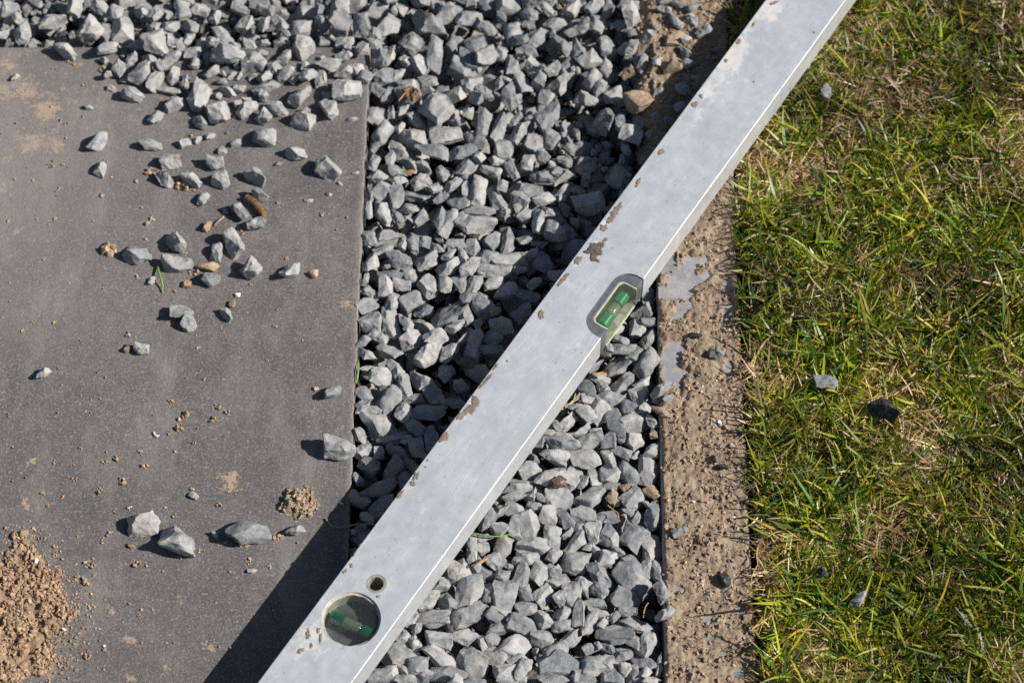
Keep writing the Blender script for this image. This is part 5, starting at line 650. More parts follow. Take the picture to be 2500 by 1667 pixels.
432,1090,-144,-1,-55,46,27,98, -564,2143,-156,36,-74,-11,30,89, 798,3050,-255,-9,4,-88,29,73, 590,104,-282,-23,61,-8,26,96, -3363,2991,-210,4,48,-86,27,104,
713,1784,-213,-58,51,-42,14,76, 70,1068,-183,68,67,-9,28,85, 382,-419,-185,-69,-18,-11,39,65, -775,1982,-225,-4,-16,-96,10,64, 242,572,-295,36,-48,-15,32,62,
244,2936,-200,-61,-54,29,23,71, 841,2955,-305,-69,-9,-68,16,68, 856,167,-255,79,52,-19,13,94, -2159,2476,29,2,-9,-79,33,85, 860,2110,-245,8,-65,-63,0,88,
-1810,2210,53,87,-38,20,6,104, -3559,2779,-315,-35,43,10,0,72, -2055,2234,25,48,-70,-48,11,88, -912,2611,-261,63,-28,-61,37,102, 730,2331,-293,34,80,-19,17,93,
-775,-55,-279,-49,56,-50,32,65, -2965,2934,-299,75,-36,33,19,87, -1700,2859,-248,27,-39,-22,19,86, -745,1992,-178,50,69,36,7,91, -2473,2974,-231,-8,26,94,30,81,
-713,-1262,-160,42,15,-85,36,75, 690,2664,-234,-74,-48,-36,30,72, -380,-860,-251,-75,4,48,37,73, -282,-1417,-299,-61,7,1,33,93, 492,1925,-171,5,63,24,14,76,
-2755,2663,-226,-90,27,-29,1,98, -2149,2056,21,1,31,-21,10,67, -1124,2707,-321,1,-1,-61,11,83, -484,2971,-95,-9,63,-56,13,64, -512,-2565,-223,-6,15,92,34,98,
-119,-2477,-194,-24,-86,-42,10,99, -653,-1764,-153,-66,-67,-28,12,104, -2769,2740,-217,74,-12,-45,32,71, -1328,2926,-247,-49,-32,35,32,81, -3303,2553,-164,-17,-35,18,26,75,
907,2962,-272,-64,36,38,33,70, -344,-2471,-212,95,17,19,23,105, 15,1635,-194,-11,23,-6,13,75, 758,2666,-204,-40,51,-56,18,81, -84,2513,-290,-54,37,-33,22,73,
-3676,2731,77,-8,-84,37,38,96, -558,2015,-323,49,59,55,31,66, 374,577,-286,5,58,21,4,74, 228,-564,-318,-4,-58,78,19,93, -11,-10,-146,41,4,-10,37,71,
579,2733,-207,-41,-3,41,13,64, -3131,3061,-323,-2,0,-56,3,83, 21,-779,-99,14,-23,-90,8,104, -999,2339,-323,-58,80,0,1,62, 696,2835,-151,-6,-11,50,4,60,
-211,304,-250,-2,-78,-21,12,86, -1302,2971,-279,69,6,50,37,83, -425,900,-241,1,46,-77,13,91, 641,-2533,-226,-13,-70,-1,30,62, -158,-1071,-180,-53,6,8,2,72,
827,-130,-321,12,-11,-73,5,69, 289,1238,-151,30,82,43,13,75, 673,1967,-237,18,-27,-62,14,98, -152,-336,-253,7,-39,-11,10,101, 897,2149,-176,27,-53,1,30,103,
-540,2101,-214,-32,47,10,7,80, -79,2227,-121,71,-47,-47,24,72, -217,-292,-227,94,-17,23,3,85, -897,-2377,-208,57,57,43,4,90, 81,96,-229,84,-24,-43,8,102,
-102,929,-215,10,27,-17,12,74, 216,228,-233,11,44,-24,39,88, -891,-2555,-161,-26,22,-71,9,64, 554,2095,-289,-47,-1,-81,13,103, 415,1754,-194,5,18,-72,13,77,
-734,2259,-126,1,22,51,29,87, -1547,2811,-287,59,-70,5,3,67, -2534,2552,34,49,-2,-81,38,98, -2984,2954,-228,-65,72,4,20,87, 856,2279,-193,-3,22,-7,11,78,
-958,2314,-308,-75,-23,49,9,97, -1779,2558,-317,-6,-27,94,5,80, -805,-2103,-232,34,14,80,29,72, 843,2158,-222,81,50,-13,17,90, -2872,2436,15,14,-13,-83,11,73,
85,589,-176,-53,-31,-51,22,93, -1326,2571,-181,-79,-58,-11,14,82, -2174,2971,-204,16,94,27,29,95, -943,-2388,-171,-4,94,11,6,104, 335,-487,-151,-77,59,17,29,102,
318,1435,-44,20,-76,-59,30,85, -380,-1519,-211,28,25,73,19,64, -561,886,-137,-35,23,13,37,64, -1212,2473,64,-1,-17,81,38,73, 641,-2491,-191,73,-43,52,35,87,
90,1911,-325,1,-2,98,3,75, 159,-2509,-177,71,-42,-44,25,100, -12,880,-317,96,20,16,25,86, -2572,2277,88,-37,-88,-21,29,103, -143,2413,-182,91,32,-22,17,95,
-233,3015,-131,53,4,73,34,62, -3189,3248,-116,-35,-39,-82,33,74, 579,1425,-153,82,-3,19,16,55, 605,384,-166,-8,-17,-20,26,81, -1219,3590,-324,11,27,-94,17,50,
-589,-2528,-187,55,77,-10,0,81, -388,3248,-244,-46,-86,-13,25,83, -1820,3344,-217,-60,-34,36,5,52, -3817,3422,-203,18,82,-39,19,59, -505,3996,-281,-6,-28,-86,32,73,
-2210,3400,-120,-5,27,89,2,62, 797,435,-231,-83,34,42,23,57, -740,3494,-324,15,-76,61,20,52, -3430,2948,-185,-50,-16,-38,7,68, -2569,3763,-188,-93,26,-20,4,75,
-1971,3201,-252,0,-3,95,32,64, 316,1593,-153,56,-59,-56,30,53, -3174,3604,-166,29,71,61,26,52, 476,3375,-143,75,-15,-49,5,71, -1057,-1843,-246,-65,-69,16,23,82,
-1900,3394,-110,45,-74,46,2,57, -3057,3981,-212,-6,4,63,16,78, -3403,3650,-193,-2,-30,-89,30,76, -362,-1017,-202,-35,-83,-40,21,76, -1817,2615,-308,-34,-24,31,2,78,
-1254,2535,-194,-62,1,-1,23,58, 40,-477,-303,-41,-79,-11,23,74, -1040,3902,-188,53,-68,-20,1,76, -612,3230,-179,-86,-22,-18,15,75, -1332,2600,-13,67,20,-42,37,79,
217,-363,-108,74,12,30,24,79, 339,-2674,-218,5,-79,-4,22,64, 885,3780,-238,33,-60,-56,18,62, -318,3808,-270,-24,-5,96,35,61, 605,-2804,-158,50,48,48,6,54,
-494,3711,-206,15,70,19,34,64, 556,-2723,-204,-27,-91,26,36,71, -75,2814,-300,-57,-14,-76,28,72, -1388,4083,-142,-20,25,-63,38,67, -642,3171,-273,22,8,-63,24,60,
-262,-1386,-260,16,-69,-69,8,61, -1115,3793,-210,2,74,56,38,55, -2787,3043,-285,-14,82,-37,29,56, -468,-1108,-213,-3,99,0,3,73, -1151,3621,-324,-73,50,-39,20,53,
-2296,3437,-191,-73,65,-16,9,74, 386,-2682,-215,-69,39,56,24,51, 17,3333,-105,29,-78,-53,33,84, 356,1223,-76,90,30,-27,37,83, -2845,3616,-219,-57,37,51,24,68,
-3794,3754,-142,4,48,22,10,82, -3641,3200,-185,-15,33,-91,34,83, 742,1153,-97,-8,94,-30,7,69, 674,2095,-321,-54,-10,76,0,52, 988,1842,-316,-89,26,-28,8,54,
-2323,3135,-126,-65,2,61,9,82, 801,290,-132,70,27,-53,10,62, -525,-2525,-175,91,-24,6,10,69, -3600,4049,14,-8,-48,85,8,85, 168,3579,-98,-19,94,-5,6,72,
-637,3963,-308,-6,19,-92,18,59, -794,3814,-191,56,24,23,19,54, 401,-2952,-160,54,-50,53,30,58, 56,-222,-180,4,15,-95,14,59, 30,-485,-268,-94,29,-7,25,51,
337,964,-58,44,78,-11,25,60, -2119,2730,-238,-56,-25,52,31,55, -2219,3822,-316,-49,61,-55,20,85, 537,2975,-262,72,-8,8,24,76, -3316,3910,-322,19,8,-46,7,71,
-2338,3094,-145,-21,58,64,34,66, -2503,3374,-258,23,-79,51,6,63, 508,3349,-186,28,57,-4,11,78, 932,337,-72,36,67,62,7,82, -2636,3238,-307,-70,-46,53,7,62,
33,3286,-131,76,-45,18,32,62, -258,-982,-327,-21,12,-40,15,62, 234,3347,-176,29,-32,88,22,60, -606,-2847,-217,51,6,-85,28,81, -3828,3250,-170,-1,63,-9,7,83,
-2149,3982,-54,25,-43,7,22,82, -2861,3473,-33,21,-87,-16,35,53, 636,3282,-229,36,-78,16,35,51, 668,-2978,-315,3,46,87,24,62, -3068,4094,-324,91,11,-9,3,68,
24,3398,-95,-8,-90,8,34,80, 402,1384,-151,0,67,-50,32,73, -1445,3118,-228,60,-4,66,33,57, -96,-2754,-80,-8,2,14,33,85, -1424,3280,-318,-42,-18,57,28,51,
-812,3534,-319,-30,-42,74,7,81, -769,3805,-226,23,-96,-2,4,72, -228,3963,-318,-1,2,-29,29,77, -1874,3897,-93,26,32,-87,15,54, 387,4074,-152,-54,-65,-51,12,73,
355,-2917,-176,80,-49,18,22,78, 381,309,-315,-27,45,-31,32,60, -1875,3111,-132,-91,21,-19,33,83, -2529,3740,-244,-27,44,81,17,55, 995,3644,-5,66,-22,41,14,79,
991,1092,-326,-88,-46,0,19,51, -1198,3388,-212,-9,82,-19,6,58, -1685,3629,-190,-91,30,20,17,69, 452,-321,-324,0,-2,74,3,81, 826,-2306,-321,-35,11,15,17,56,
-3400,3212,-122,-12,-32,-22,32,81, 245,-37,-158,-67,5,-58,5,70, -3540,3713,-80,-84,-32,-39,0,65, -243,3932,-172,30,-26,-86,5,81, -525,2982,-81,8,-11,30,9,73,
-985,-1943,-215,-20,-94,9,23,81, -528,-1909,-296,-1,-85,-20,20,69, 992,809,-144,69,-70,-5,7,83, 1008,2647,-320,-10,15,70,28,64, 957,3820,-114,0,-92,17,1,72,
293,3542,-61,8,12,76,34,82, -1045,3066,-140,4,82,18,32,75, 908,3505,-79,4,46,87,2,52, 594,1801,-228,-32,-44,78,34,60, -1704,3701,-186,-65,-62,38,29,80,
-273,-1074,-148,15,19,-46,12,79, -718,-2078,-235,-24,11,25,15,68, -1688,2885,-221,-37,-14,-38,23,61, 896,2628,-321,-37,-72,35,27,54, -416,-871,-135,22,-24,-17,20,85,
-1639,4071,-208,-42,-62,-10,6,74, 318,-595,-316,0,-83,19,7,57, 729,1029,-317,54,78,27,0,53, -697,3082,-50,14,-3,-12,27,59, -2069,2830,-325,-48,87,0,1,51,
-529,909,-105,36,35,77,6,84, -1407,2954,-250,54,12,80,15,77, 281,-2770,-174,67,-43,-25,23,54, -3930,3817,-106,-40,-13,67,37,67, 606,1023,-182,-24,20,-90,13,61,
-3234,2784,-192,-48,54,-48,22,65, -1422,3815,-187,-46,-64,59,25,54, 291,3395,-165,24,85,40,20,80, -2017,3351,-40,0,2,42,21,78, -1035,-1538,-319,-10,-17,85,13,85,
-1279,2842,-239,-2,-36,-35,32,57, -322,-1549,-209,60,32,70,19,78, -2756,2553,-218,-49,-53,-67,30,71, -2602,3772,-153,-55,-4,-72,10,56, -3691,3701,-109,58,71,12,31,76,
-81,-826,-303,-60,-40,61,19,73, -3523,2971,-162,31,-64,-13,2,68, -286,-3093,-240,69,-66,17,34,81, 790,3733,-52,-73,-24,-17,20,59, -986,-2220,-315,-23,-45,46,16,64,
-2147,2849,-235,-51,-78,23,21,84, -2498,3094,-166,38,86,12,20,73, 163,3987,-207,52,-19,67,22,83, -1386,3133,-205,10,-83,44,6,80, -3677,2969,-171,41,51,-40,2,78,
-2013,3228,-207,2,83,52,28,79, 656,233,-203,56,81,8,31,53, 690,-116,-304,-81,-7,-16,30,62, -863,3234,-238,-61,71,-30,1,72, -2791,3871,-241,70,29,-46,35,55,
1019,3275,-302,40,-62,50,14,58, -3316,3495,-210,-40,43,80,3,53, 393,3890,-217,64,-48,-57,3,75, -1582,3116,-251,-55,-32,24,4,62, -3255,3834,-312,-17,-35,3,13,57,
-3446,3494,-307,-13,-24,-63,0,60, 43,3642,-84,55,40,-36,29,83, -3916,3962,-179,-88,8,-34,11,51, 664,3090,-237,44,48,52,20,61, -3140,3157,-322,34,92,-5,21,76,
798,788,-288,-3,-26,-74,28,65, -2928,2830,-312,-46,-33,65,1,63, 736,-2982,-235,-73,51,16,25,78, 622,3467,-77,-8,44,87,29,65, -2751,3968,-167,17,23,16,36,79,
-921,-2847,-149,60,-61,-14,14,67, -86,-660,-226,-53,-70,45,7,77, -149,1694,-318,38,-79,-18,21,59, 870,2579,-305,49,-74,3,24,56, -2872,4013,-208,-71,-4,57,33,56,
498,2274,-260,-78,-18,-38,27,74, 203,3068,-85,-23,30,31,26,58, -341,3777,-319,-22,-40,84,35,60, -959,-2693,-110,91,-29,-4,17,71, -2253,2933,-241,27,59,-75,9,79,
-2216,3226,-181,40,-46,76,15,83, -462,-1373,-198,3,-22,-96,14,62, -277,3892,-197,-9,81,28,31,56, -3140,3840,-176,-84,39,-24,36,71, -1639,3816,-169,60,20,-45,6,63,
-1464,3439,-118,49,68,40,37,82, -212,3060,-146,81,27,34,9,59, 733,3534,-113,-52,-34,75,15,84, -1171,3510,-191,-41,40,-61,30,72, -2119,3428,-145,-30,-91,20,36,57,
-266,-1067,-195,-85,46,11,27,66, 983,872,-323,-93,6,-6,5,52, 295,693,-305,54,-38,-45,6,67, -590,-2768,-160,10,-30,17,30,65, -826,3081,-183,-15,30,-1,12,69,
-3121,4088,-133,3,-40,5,37,78, -1340,3737,-108,-13,49,43,8,60, 468,-374,-324,-9,74,52,24,52, -1915,3095,-152,16,53,65,29,81, 769,-2790,-194,-15,-62,12,0,52,
-3560,2958,-183,-35,57,41,31,73, -576,3388,-264,-69,47,-37,16,54, 372,1194,-206,-46,46,51,15,65, -2380,3331,-118,-62,32,-70,25,79, 80,-2856,-254,41,31,-84,13,74,
1035,3874,-221,-13,48,-20,25,84, 160,-2897,-281,38,-50,-20,31,71, -3473,3125,-244,94,-25,-6,9,58, 502,3375,-214,-23,30,9,15,58, -2732,3287,-47,92,26,8,25,71,
-3541,4095,-306,4,87,-7,39,66, 151,446,-225,58,-25,30,10,80, -83,-341,-225,52,-56,6,14,56, 866,4095,-209,44,60,-36,17,71, -1886,3768,-52,-94,19,4,19,76,
451,4033,-161,-77,42,-46,24,54, -843,-1893,-211,85,-25,-28,3,75, 543,360,-184,21,4,-63,38,80, 168,86,-315,97,13,1,17,68, -3188,3290,-146,-16,58,61,2,73,
-557,-2501,-296,-79,-56,18,8,68, -1076,3122,-150,22,-52,74,36,78, -2777,3256,-208,-37,-22,86,36,70, 473,3403,-175,-18,-64,-71,39,77, 159,-3029,-232,54,68,6,5,58,
-2715,3557,-127,45,-34,-11,13,78, 733,-2560,-216,68,36,-33,24,67, 570,348,-231,-41,-26,76,39,51, 164,-333,-117,23,-45,82,32,59, -674,3772,-174,17,-28,28,18,56,
-2193,4089,-190,-39,8,-88,34,64, 121,4094,-218,29,66,65,29,57, -987,-1398,-24,-4,-95,17,1,56, -754,-2818,-325,2,-12,-82,19,58, 841,506,-251,8,77,30,27,62,
-1056,-2606,-320,47,-42,-57,23,72, -342,1372,-9,3,94,-19,9,78, 219,1194,-171,-18,-83,18,17,61, -3663,3450,-230,-84,10,31,2,65, -864,3235,-201,-3,93,-16,32,52,
-837,-1814,-321,-21,-27,89,35,68, -286,3441,-117,-33,57,-13,13,79, -368,-1219,-176,-87,41,-14,38,78, -3096,3208,-162,-26,-20,73,22,69, -4045,2813,-244,46,-84,-22,29,66,
431,6,-271,20,-2,39,9,65, 271,3888,-200,-43,-85,24,29,76, 1000,2171,-187,14,75,1,18,65, -1807,3839,-308,-24,77,-34,20,55, -281,3821,-295,4,66,67,18,53,
443,753,-228,-14,70,-26,37,62, -1079,3603,-175,-25,32,-43,9,52, -107,-2392,-223,-36,-38,78,11,55, 630,1735,-182,-23,-13,-51,2,73, 1012,3420,-28,-6,20,-8,13,72,
-3138,3223,-174,63,39,65,35,54, -319,-1402,-266,-70,67,18,33,60, -158,1031,-251,72,-41,48,36,67, -230,3363,-46,80,-51,4,3,83, 363,1680,-151,-43,-46,73,11,84,
-3893,3356,-163,-14,30,-93,30,66, 840,-2980,-149,92,14,14,24,66, 132,-2958,-324,47,-17,-34,20,52, -1567,3204,-235,81,45,-31,22,57, -3229,3117,-163,-53,78,15,27,70,
-1295,4057,-307,51,-13,-46,35,74, -128,4065,-290,-3,-96,7,20,67, 710,1313,-203,-54,-35,-45,37,51, 348,-2858,-159,54,-25,73,14,50, -3747,3903,-124,37,-53,26,35,66,
560,3051,-215,-20,48,-82,37,73, -898,2852,-210,27,83,-39,22,84, 502,1620,-168,44,7,-59,36,50, -914,3518,-323,42,36,74,20,57, -42,-2803,-26,-22,-91,21,10,74,
-1578,3492,-319,15,31,71,39,64, -3922,3504,-168,38,61,-39,33,66, -173,1889,-274,-79,20,-43,39,68, -2000,2532,-223,-28,52,74,37,52, -762,-1654,-249,14,63,-27,27,80,
-43,2841,-312,0,-80,15,25,55, 383,1110,-117,54,-68,-4,29,64, 729,754,-203,68,-39,-59,30,55, -537,-1114,-235,-70,-3,-18,7,74, -1036,4077,-315,-22,46,-78,36,53,
462,543,-251,-41,-32,15,9,77, -1356,4094,-310,10,91,-36,13,75, -507,4091,-255,-13,16,-92,10,62, -302,2544,-199,77,-53,26,28,83, -2038,4041,-169,-20,-53,-32,0,62,
-742,-1305,-193,31,94,8,28,84, -2591,3963,-134,80,40,-38,24,73, 330,2563,-196,-31,10,93,32,59, -653,-135,-260,82,-34,26,7,55, -116,2524,-245,-4,-59,24,19,75,
-2270,3384,-245,-37,-4,58,22,61, -3570,3685,-140,52,68,-33,8,75, -814,2148,54,-20,7,89,12,60, 481,18,-122,15,47,85,37,72, 611,3756,-287,-13,80,56,5,51,
538,1283,-204,32,51,78,10,51, 464,3574,-72,49,42,73,17,69, 758,2203,-206,12,63,-38,14,72, 197,3253,-85,0,4,50,37,74, 768,640,-245,-50,34,-64,11,55,
-3755,3547,-309,-57,71,23,29,72, -3381,3048,-231,-36,-10,-55,10,76, -380,-3047,-249,-52,-63,-52,33,76, 367,1583,-197,55,47,-66,3,53, -3864,4074,-261,49,-29,77,11,73,
-744,3954,-326,-99,9,0,1,50, -1704,3524,-119,23,-43,-17,0,73, -3308,2787,-231,-36,19,-57,32,73, -875,3629,-301,67,-21,69,24,73, -3609,3435,-266,9,88,27,22,54,
-3739,3289,-198,-55,14,81,28,81, 317,611,-247,-80,53,-23,4,65, -1170,3792,-227,-20,4,-89,12,83, 699,3158,-181,-10,-51,-40,9,78, -758,-2800,-292,50,-9,-30,29,64,
-2569,2938,-228,-15,91,-15,39,85, -884,-1924,-202,8,13,95,35,80, 688,1436,-140,54,-63,-50,34,69, -368,-2791,-232,29,-49,-74,26,56, 69,-163,-198,29,39,-86,23,60,
-273,2957,-213,30,-31,71,22,56, -2018,3258,-154,-40,-79,34,26,74, -3795,3518,-118,13,-5,98,5,69, -190,2399,-195,-2,64,30,35,53, -918,-3039,-217,-98,9,5,1,58,
-51,3072,-305,-8,-57,42,15,82, -566,-1741,-146,-77,-8,-20,30,79, -2722,4074,-318,-28,94,-11,24,82, -1403,3080,-203,-82,16,-51,27,78, 1001,3317,-287,-27,25,91,30,59,
424,-488,-256,20,31,41,27,67, 541,1397,-184,-72,53,6,28,54, -2743,3471,-87,28,-44,-79,23,52, -3049,3309,-156,37,-36,30,11,58, -4088,3867,-188,-69,-25,37,14,85,
-3434,3649,-289,-21,-65,3,35,58, -191,3732,-124,-35,-16,-88,2,71, -3688,2814,-317,15,98,-5,33,80, -383,-633,-153,2,-91,24,17,75, -745,2325,-324,-71,-65,18,23,58,
-3252,3928,-308,-74,-30,-11,27,84, -588,3319,-176,-82,-34,-4,5,68, -383,1453,-278,23,-6,80,9,85, 513,3789,-224,67,68,13,16,66, 367,1822,-158,35,25,-85,26,79,
-3774,3023,-230,-50,19,13,37,84, -447,2684,-158,72,-40,51,6,69, -3980,2870,-252,11,-3,-3,9,78, -1175,3252,-222,-4,59,-34,16,67, -428,-2987,-223,4,-16,-60,1,65,
707,3881,-147,-47,40,70,12,56, 601,1679,-166,-1,-33,25,10,71, -2874,3436,-33,71,30,-29,17,58, -465,-842,-114,9,-78,24,29,67, -753,3306,-318,29,-2,3,10,59,
-3787,2982,-247,-51,-8,-54,6,75, 389,3541,-257,14,-87,-40,26,61, -1423,2650,-64,-6,-55,-43,38,82, 582,673,-163,56,-68,-35,39,67, -594,-2489,-320,37,-17,-22,9,67,
221,-414,-124,63,-52,53,18,74, -2030,3181,-223,-88,-17,35,31,68, -407,-1476,-196,4,93,6,23,56, -741,-2382,-324,99,-4,-1,19,63, 231,-329,-142,11,62,-56,4,58,
-273,-1015,-159,-50,-21,-2,1,70, -1108,3144,-175,10,-68,64,23,64, -262,-2496,-309,30,-79,-12,29,76, -203,-367,-215,33,-73,28,18,61, -30,-761,-147,8,48,82,34,53,
-63,-839,-262,-4,26,12,30,65, 328,2903,-191,-60,30,-63,6,79, -778,3945,-251,29,21,88,4,70, -114,-976,-174,68,-40,10,31,70, 617,3442,-22,9,69,66,10,79,
-1639,3663,-218,-70,1,32,26,84, 288,-2711,-212,-17,-71,-61,33,51, -712,3334,-299,33,-59,28,36,80, -780,-1294,-324,71,-63,27,1,56, -252,-760,-202,38,-58,71,17,69,
-712,-1555,-244,2,97,-17,19,64, -142,-611,-222,30,76,9,32,78, 267,-535,-164,15,61,48,22,78, -363,3166,-198,75,-50,-34,20,63, 402,3949,-315,-52,-12,-52,3,81,
-1389,3789,-155,-40,28,-61,4,73, -3409,3525,-161,88,32,-18,18,55, -3259,2760,-254,-57,-62,-18,22,64, 898,1518,-319,75,-13,-29,35,52, 672,766,-198,36,55,21,22,65,
192,1166,-196,56,77,19,14,61, -613,-1546,-265,60,-55,-44,37,68, -3007,3292,-52,-64,20,-58,36,63, -100,-868,-232,-25,-56,-36,37,55, -3702,3923,-140,70,43,-52,5,81,
718,2130,-313,67,-6,-7,6,51, -1421,2679,-312,-88,-43,13,8,68, -2554,3394,-323,56,70,38,27,63, 44,3958,-266,49,-81,-10,1,50, -742,-2936,-155,-25,80,-52,23,77,
-265,-1468,-306,-50,34,74,26,63, -2,-2884,-27,6,-8,-25,18,55, -1942,3700,-321,1,28,-95,5,64, -2279,3952,-306,-1,-43,-84,24,65, 726,2817,-121,-65,58,-8,38,51,
-3978,3055,-179,-27,9,-93,4,78, -3541,2575,-136,-17,-16,-21,6,63, 576,3739,-310,15,67,68,19,62, 695,1747,-164,15,79,48,36,84, -3503,3896,-124,-32,9,-86,9,82,
-1846,3654,-262,-43,78,33,8,63, 476,2011,-309,37,-30,71,8,66, 481,3804,-253,3,-58,-19,0,56, -524,3472,-306,53,-44,42,9,59, -2755,3595,-161,-31,41,40,15,71,
-402,1842,-10,-29,-81,-30,26,76, 578,624,-150,36,-28,88,5,55, -2905,3268,-127,42,-33,-31,19,55, -3734,4083,-163,-5,15,-98,12,82, 965,608,-322,96,26,0,16,53,
-3291,3772,-63,69,11,-27,18,75, -461,3527,-216,70,-36,40,19,53, -3366,3083,-184,-23,84,-15,27,62, -532,-2996,-230,-2,-34,-93,13,84, -488,2087,-201,-56,-45,67,18,73,
-330,3429,-133,28,58,-7,12,67, -2004,3347,-176,-31,88,-8,39,54, -3233,2828,-290,10,65,-41,24,77, -499,-1546,-179,70,28,-33,6,67, -1377,3630,-129,-17,-57,33,20,73,
648,2380,-262,-13,76,61,18,54, 964,1116,-318,81,11,11,1,65, -1560,3101,-289,93,-29,-18,4,53, -233,3626,-223,-18,56,-39,3,59, -2204,3552,-107,39,-17,40,19,69,
-409,3360,-181,-83,-30,-34,31,83, -451,-1427,-209,-35,54,-46,9,69, -55,2870,-311,51,-27,66,39,56, -3202,3474,-154,-58,-11,-64,23,64, 722,3037,-202,40,4,78,20,63,
830,-2019,-305,-55,39,55,31,67, 456,898,-199,-43,-58,66,11,51, -1497,3796,-165,-32,-11,-20,3,84, -457,2307,-223,-5,51,-79,7,62, 827,1294,-241,73,-45,-6,13,66,
-518,3097,-111,-28,60,-54,26,56, -1805,2675,-267,38,-29,-42,16,72, -2871,3211,-105,29,41,41,14,85, 941,-2466,-284,-33,43,-2,22,81, -114,-690,-236,52,67,40,26,65,
-3873,3609,-120,36,63,-48,24,78, 1005,3330,-323,-6,-6,80,29,53, -964,3856,-204,-83,-31,-9,37,63, -866,2424,-268,-1,-29,-81,19,50, 84,3175,-165,42,88,-17,6,73,
-1958,3377,-137,78,40,12,1,82, 461,59,-114,-24,-74,-61,27,73, 362,2443,-121,92,-2,33,36,75, -340,3526,-224,-79,-15,50,4,67, -385,-2936,-220,31,85,12,16,83,
257,-2742,-214,-70,32,15,13,67, -1954,3727,-262,-27,50,-68,30,70, -2250,2857,-323,-81,57,0,1,63, -1590,3245,-268,78,-28,-35,27,78, -882,-2484,-228,-5,-26,-67,5,55,
-1597,3165,-270,54,-77,-12,30,78, -161,-3161,-250,71,1,48,8,75, 432,1332,-134,-35,0,90,28,61, -1754,3749,-243,-54,42,-47,38,76, -1754,3878,-233,32,84,37,23,82,
148,3111,-237,6,0,-84,37,54, -2286,3192,-134,-39,81,-32,35,72, 259,-611,-320,50,-5,19,35,60, -1971,3531,-107,-44,40,-66,14,52, -1656,3121,-238,2,-19,-87,16,70,
-778,3334,-220,-35,24,7,39,71, -1133,3179,-196,0,90,-11,3,69, -3328,3063,-194,42,81,19,23,81, 436,3364,-281,89,-19,-33,24,66, 903,2609,-285,-55,-68,-43,18,63,
290,-2687,-191,90,-1,4,1,61, -2889,2699,-223,-55,-49,-65,17,59, 939,1167,-320,-97,-2,12,27,84, 370,2881,-314,48,-39,-49,12,58, -361,3705,-197,66,11,-71,22,75,
-2264,4076,-114,-48,70,15,15,76, 382,257,-238,-9,-92,37,36,55, -3262,3292,-119,18,35,-41,22,74, -2685,4011,-308,-10,-40,-61,25,73, -2495,3523,-319,1,88,-26,16,57,
954,2206,-176,-72,-30,34,4,75, -3096,3960,-242,-67,14,-71,17,81, -248,2406,-138,60,-40,-55,22,59, 972,3308,-171,-8,38,12,32,68, 431,6,-221,-84,3,49,8,60,
-1024,2751,-211,-32,-91,-22,10,69, -1813,3681,-229,17,-10,-73,15,54, -3019,3847,-325,0,0,90,7,51, -333,-621,-87,-21,42,-86,38,80, -913,-3036,-248,-31,24,-43,11,51,
-1787,3813,-326,-64,66,-27,35,54, 179,3626,-248,-20,-34,39,8,65, -2963,3786,-317,-74,-48,28,34,63, -784,3109,-162,33,34,-80,13,53, 350,781,-213,97,-3,18,7,82,
-682,3600,-115,-39,-18,55,12,83, 527,2980,-319,-10,-3,95,34,57, 697,4095,-44,15,4,-33,20,67, -2275,3279,-142,-15,47,47,29,83, -1566,2731,-310,22,-67,-25,35,65,
-657,-1650,-94,-40,80,-36,17,82, 111,2817,-228,-23,-65,-68,20,60, 1022,2980,-306,4,70,-13,37,66, -1128,2698,-271,2,-52,-3,12,71, 249,13,-179,-80,-28,50,21,51,
-2830,2995,-256,-35,-89,-4,27,68, -3082,3102,-73,-50,72,-36,17,56, 824,821,-131,48,82,27,5,60, 400,-486,-155,-16,-91,29,21,60, 123,1889,-20,-48,-16,2,8,71,
-2195,3453,-130,-46,-35,-60,0,72, -1638,3534,-101,10,9,-52,27,61, 317,-107,-314,58,50,16,11,62, -1088,3710,-108,3,9,-36,10,76, -677,-1348,-219,-20,-61,56,21,51,
448,1802,-306,55,-46,36,32,51, -76,3747,-59,3,-9,-12,5,82, -716,3716,-169,3,48,85,18,79, -1405,2874,-236,20,52,-2,18,54, -651,2507,-315,30,-83,-32,18,63,
-256,3201,-101,-43,-62,4,0,65, 74,296,-266,6,-20,-94,9,65, 635,271,-184,-62,72,-27,17,84, -2358,3266,-129,-26,-24,65,39,68, 411,357,-322,-1,2,-58,17,54,
-574,-1310,-215,96,-25,2,23,64, -2755,3781,-236,-84,-47,-14,33,62, -3766,2777,-168,-67,24,60,32,77, -111,-348,-249,18,51,52,15,58, -743,-2039,-207,87,-24,-35,15,69,
-1966,3749,-305,-88,44,11,10,70, -3664,3382,-182,32,-18,89,34,74, -1718,3600,-252,-51,-66,41,23,55, -201,-971,-321,0,0,98,23,74, -3218,4077,-275,5,84,34,18,54,
43,1113,-17,-52,-74,-29,4,76, 140,333,-218,71,13,21,21,77, -3898,3298,-193,33,-3,4,31,82, -30,2236,-29,-94,23,-9,7,72, -2810,3482,-235,20,-77,-6,36,55,
-4060,2590,-316,11,19,63,10,62, -3876,4067,-322,0,3,79,12,57, -259,3634,-237,-81,-14,49,27,79, 394,273,-292,-36,-14,-86,10,73, -998,-2354,-324,72,-27,-11,31,60,
449,2312,9,32,-86,-28,36,52, 448,2212,-299,-86,-20,35,8,62, -2228,4065,-157,21,-51,48,5,75, -310,3694,-194,-44,0,-87,16,63, -77,4022,-321,44,7,-6,26,58,
598,-2701,-240,88,10,-38,24,65, 825,563,-186,61,-15,41,26,78, 269,4079,-272,-21,42,-37,26,73, 662,1548,-321,-11,-3,-74,16,62, -2887,2876,-212,31,-79,-49,23,51,
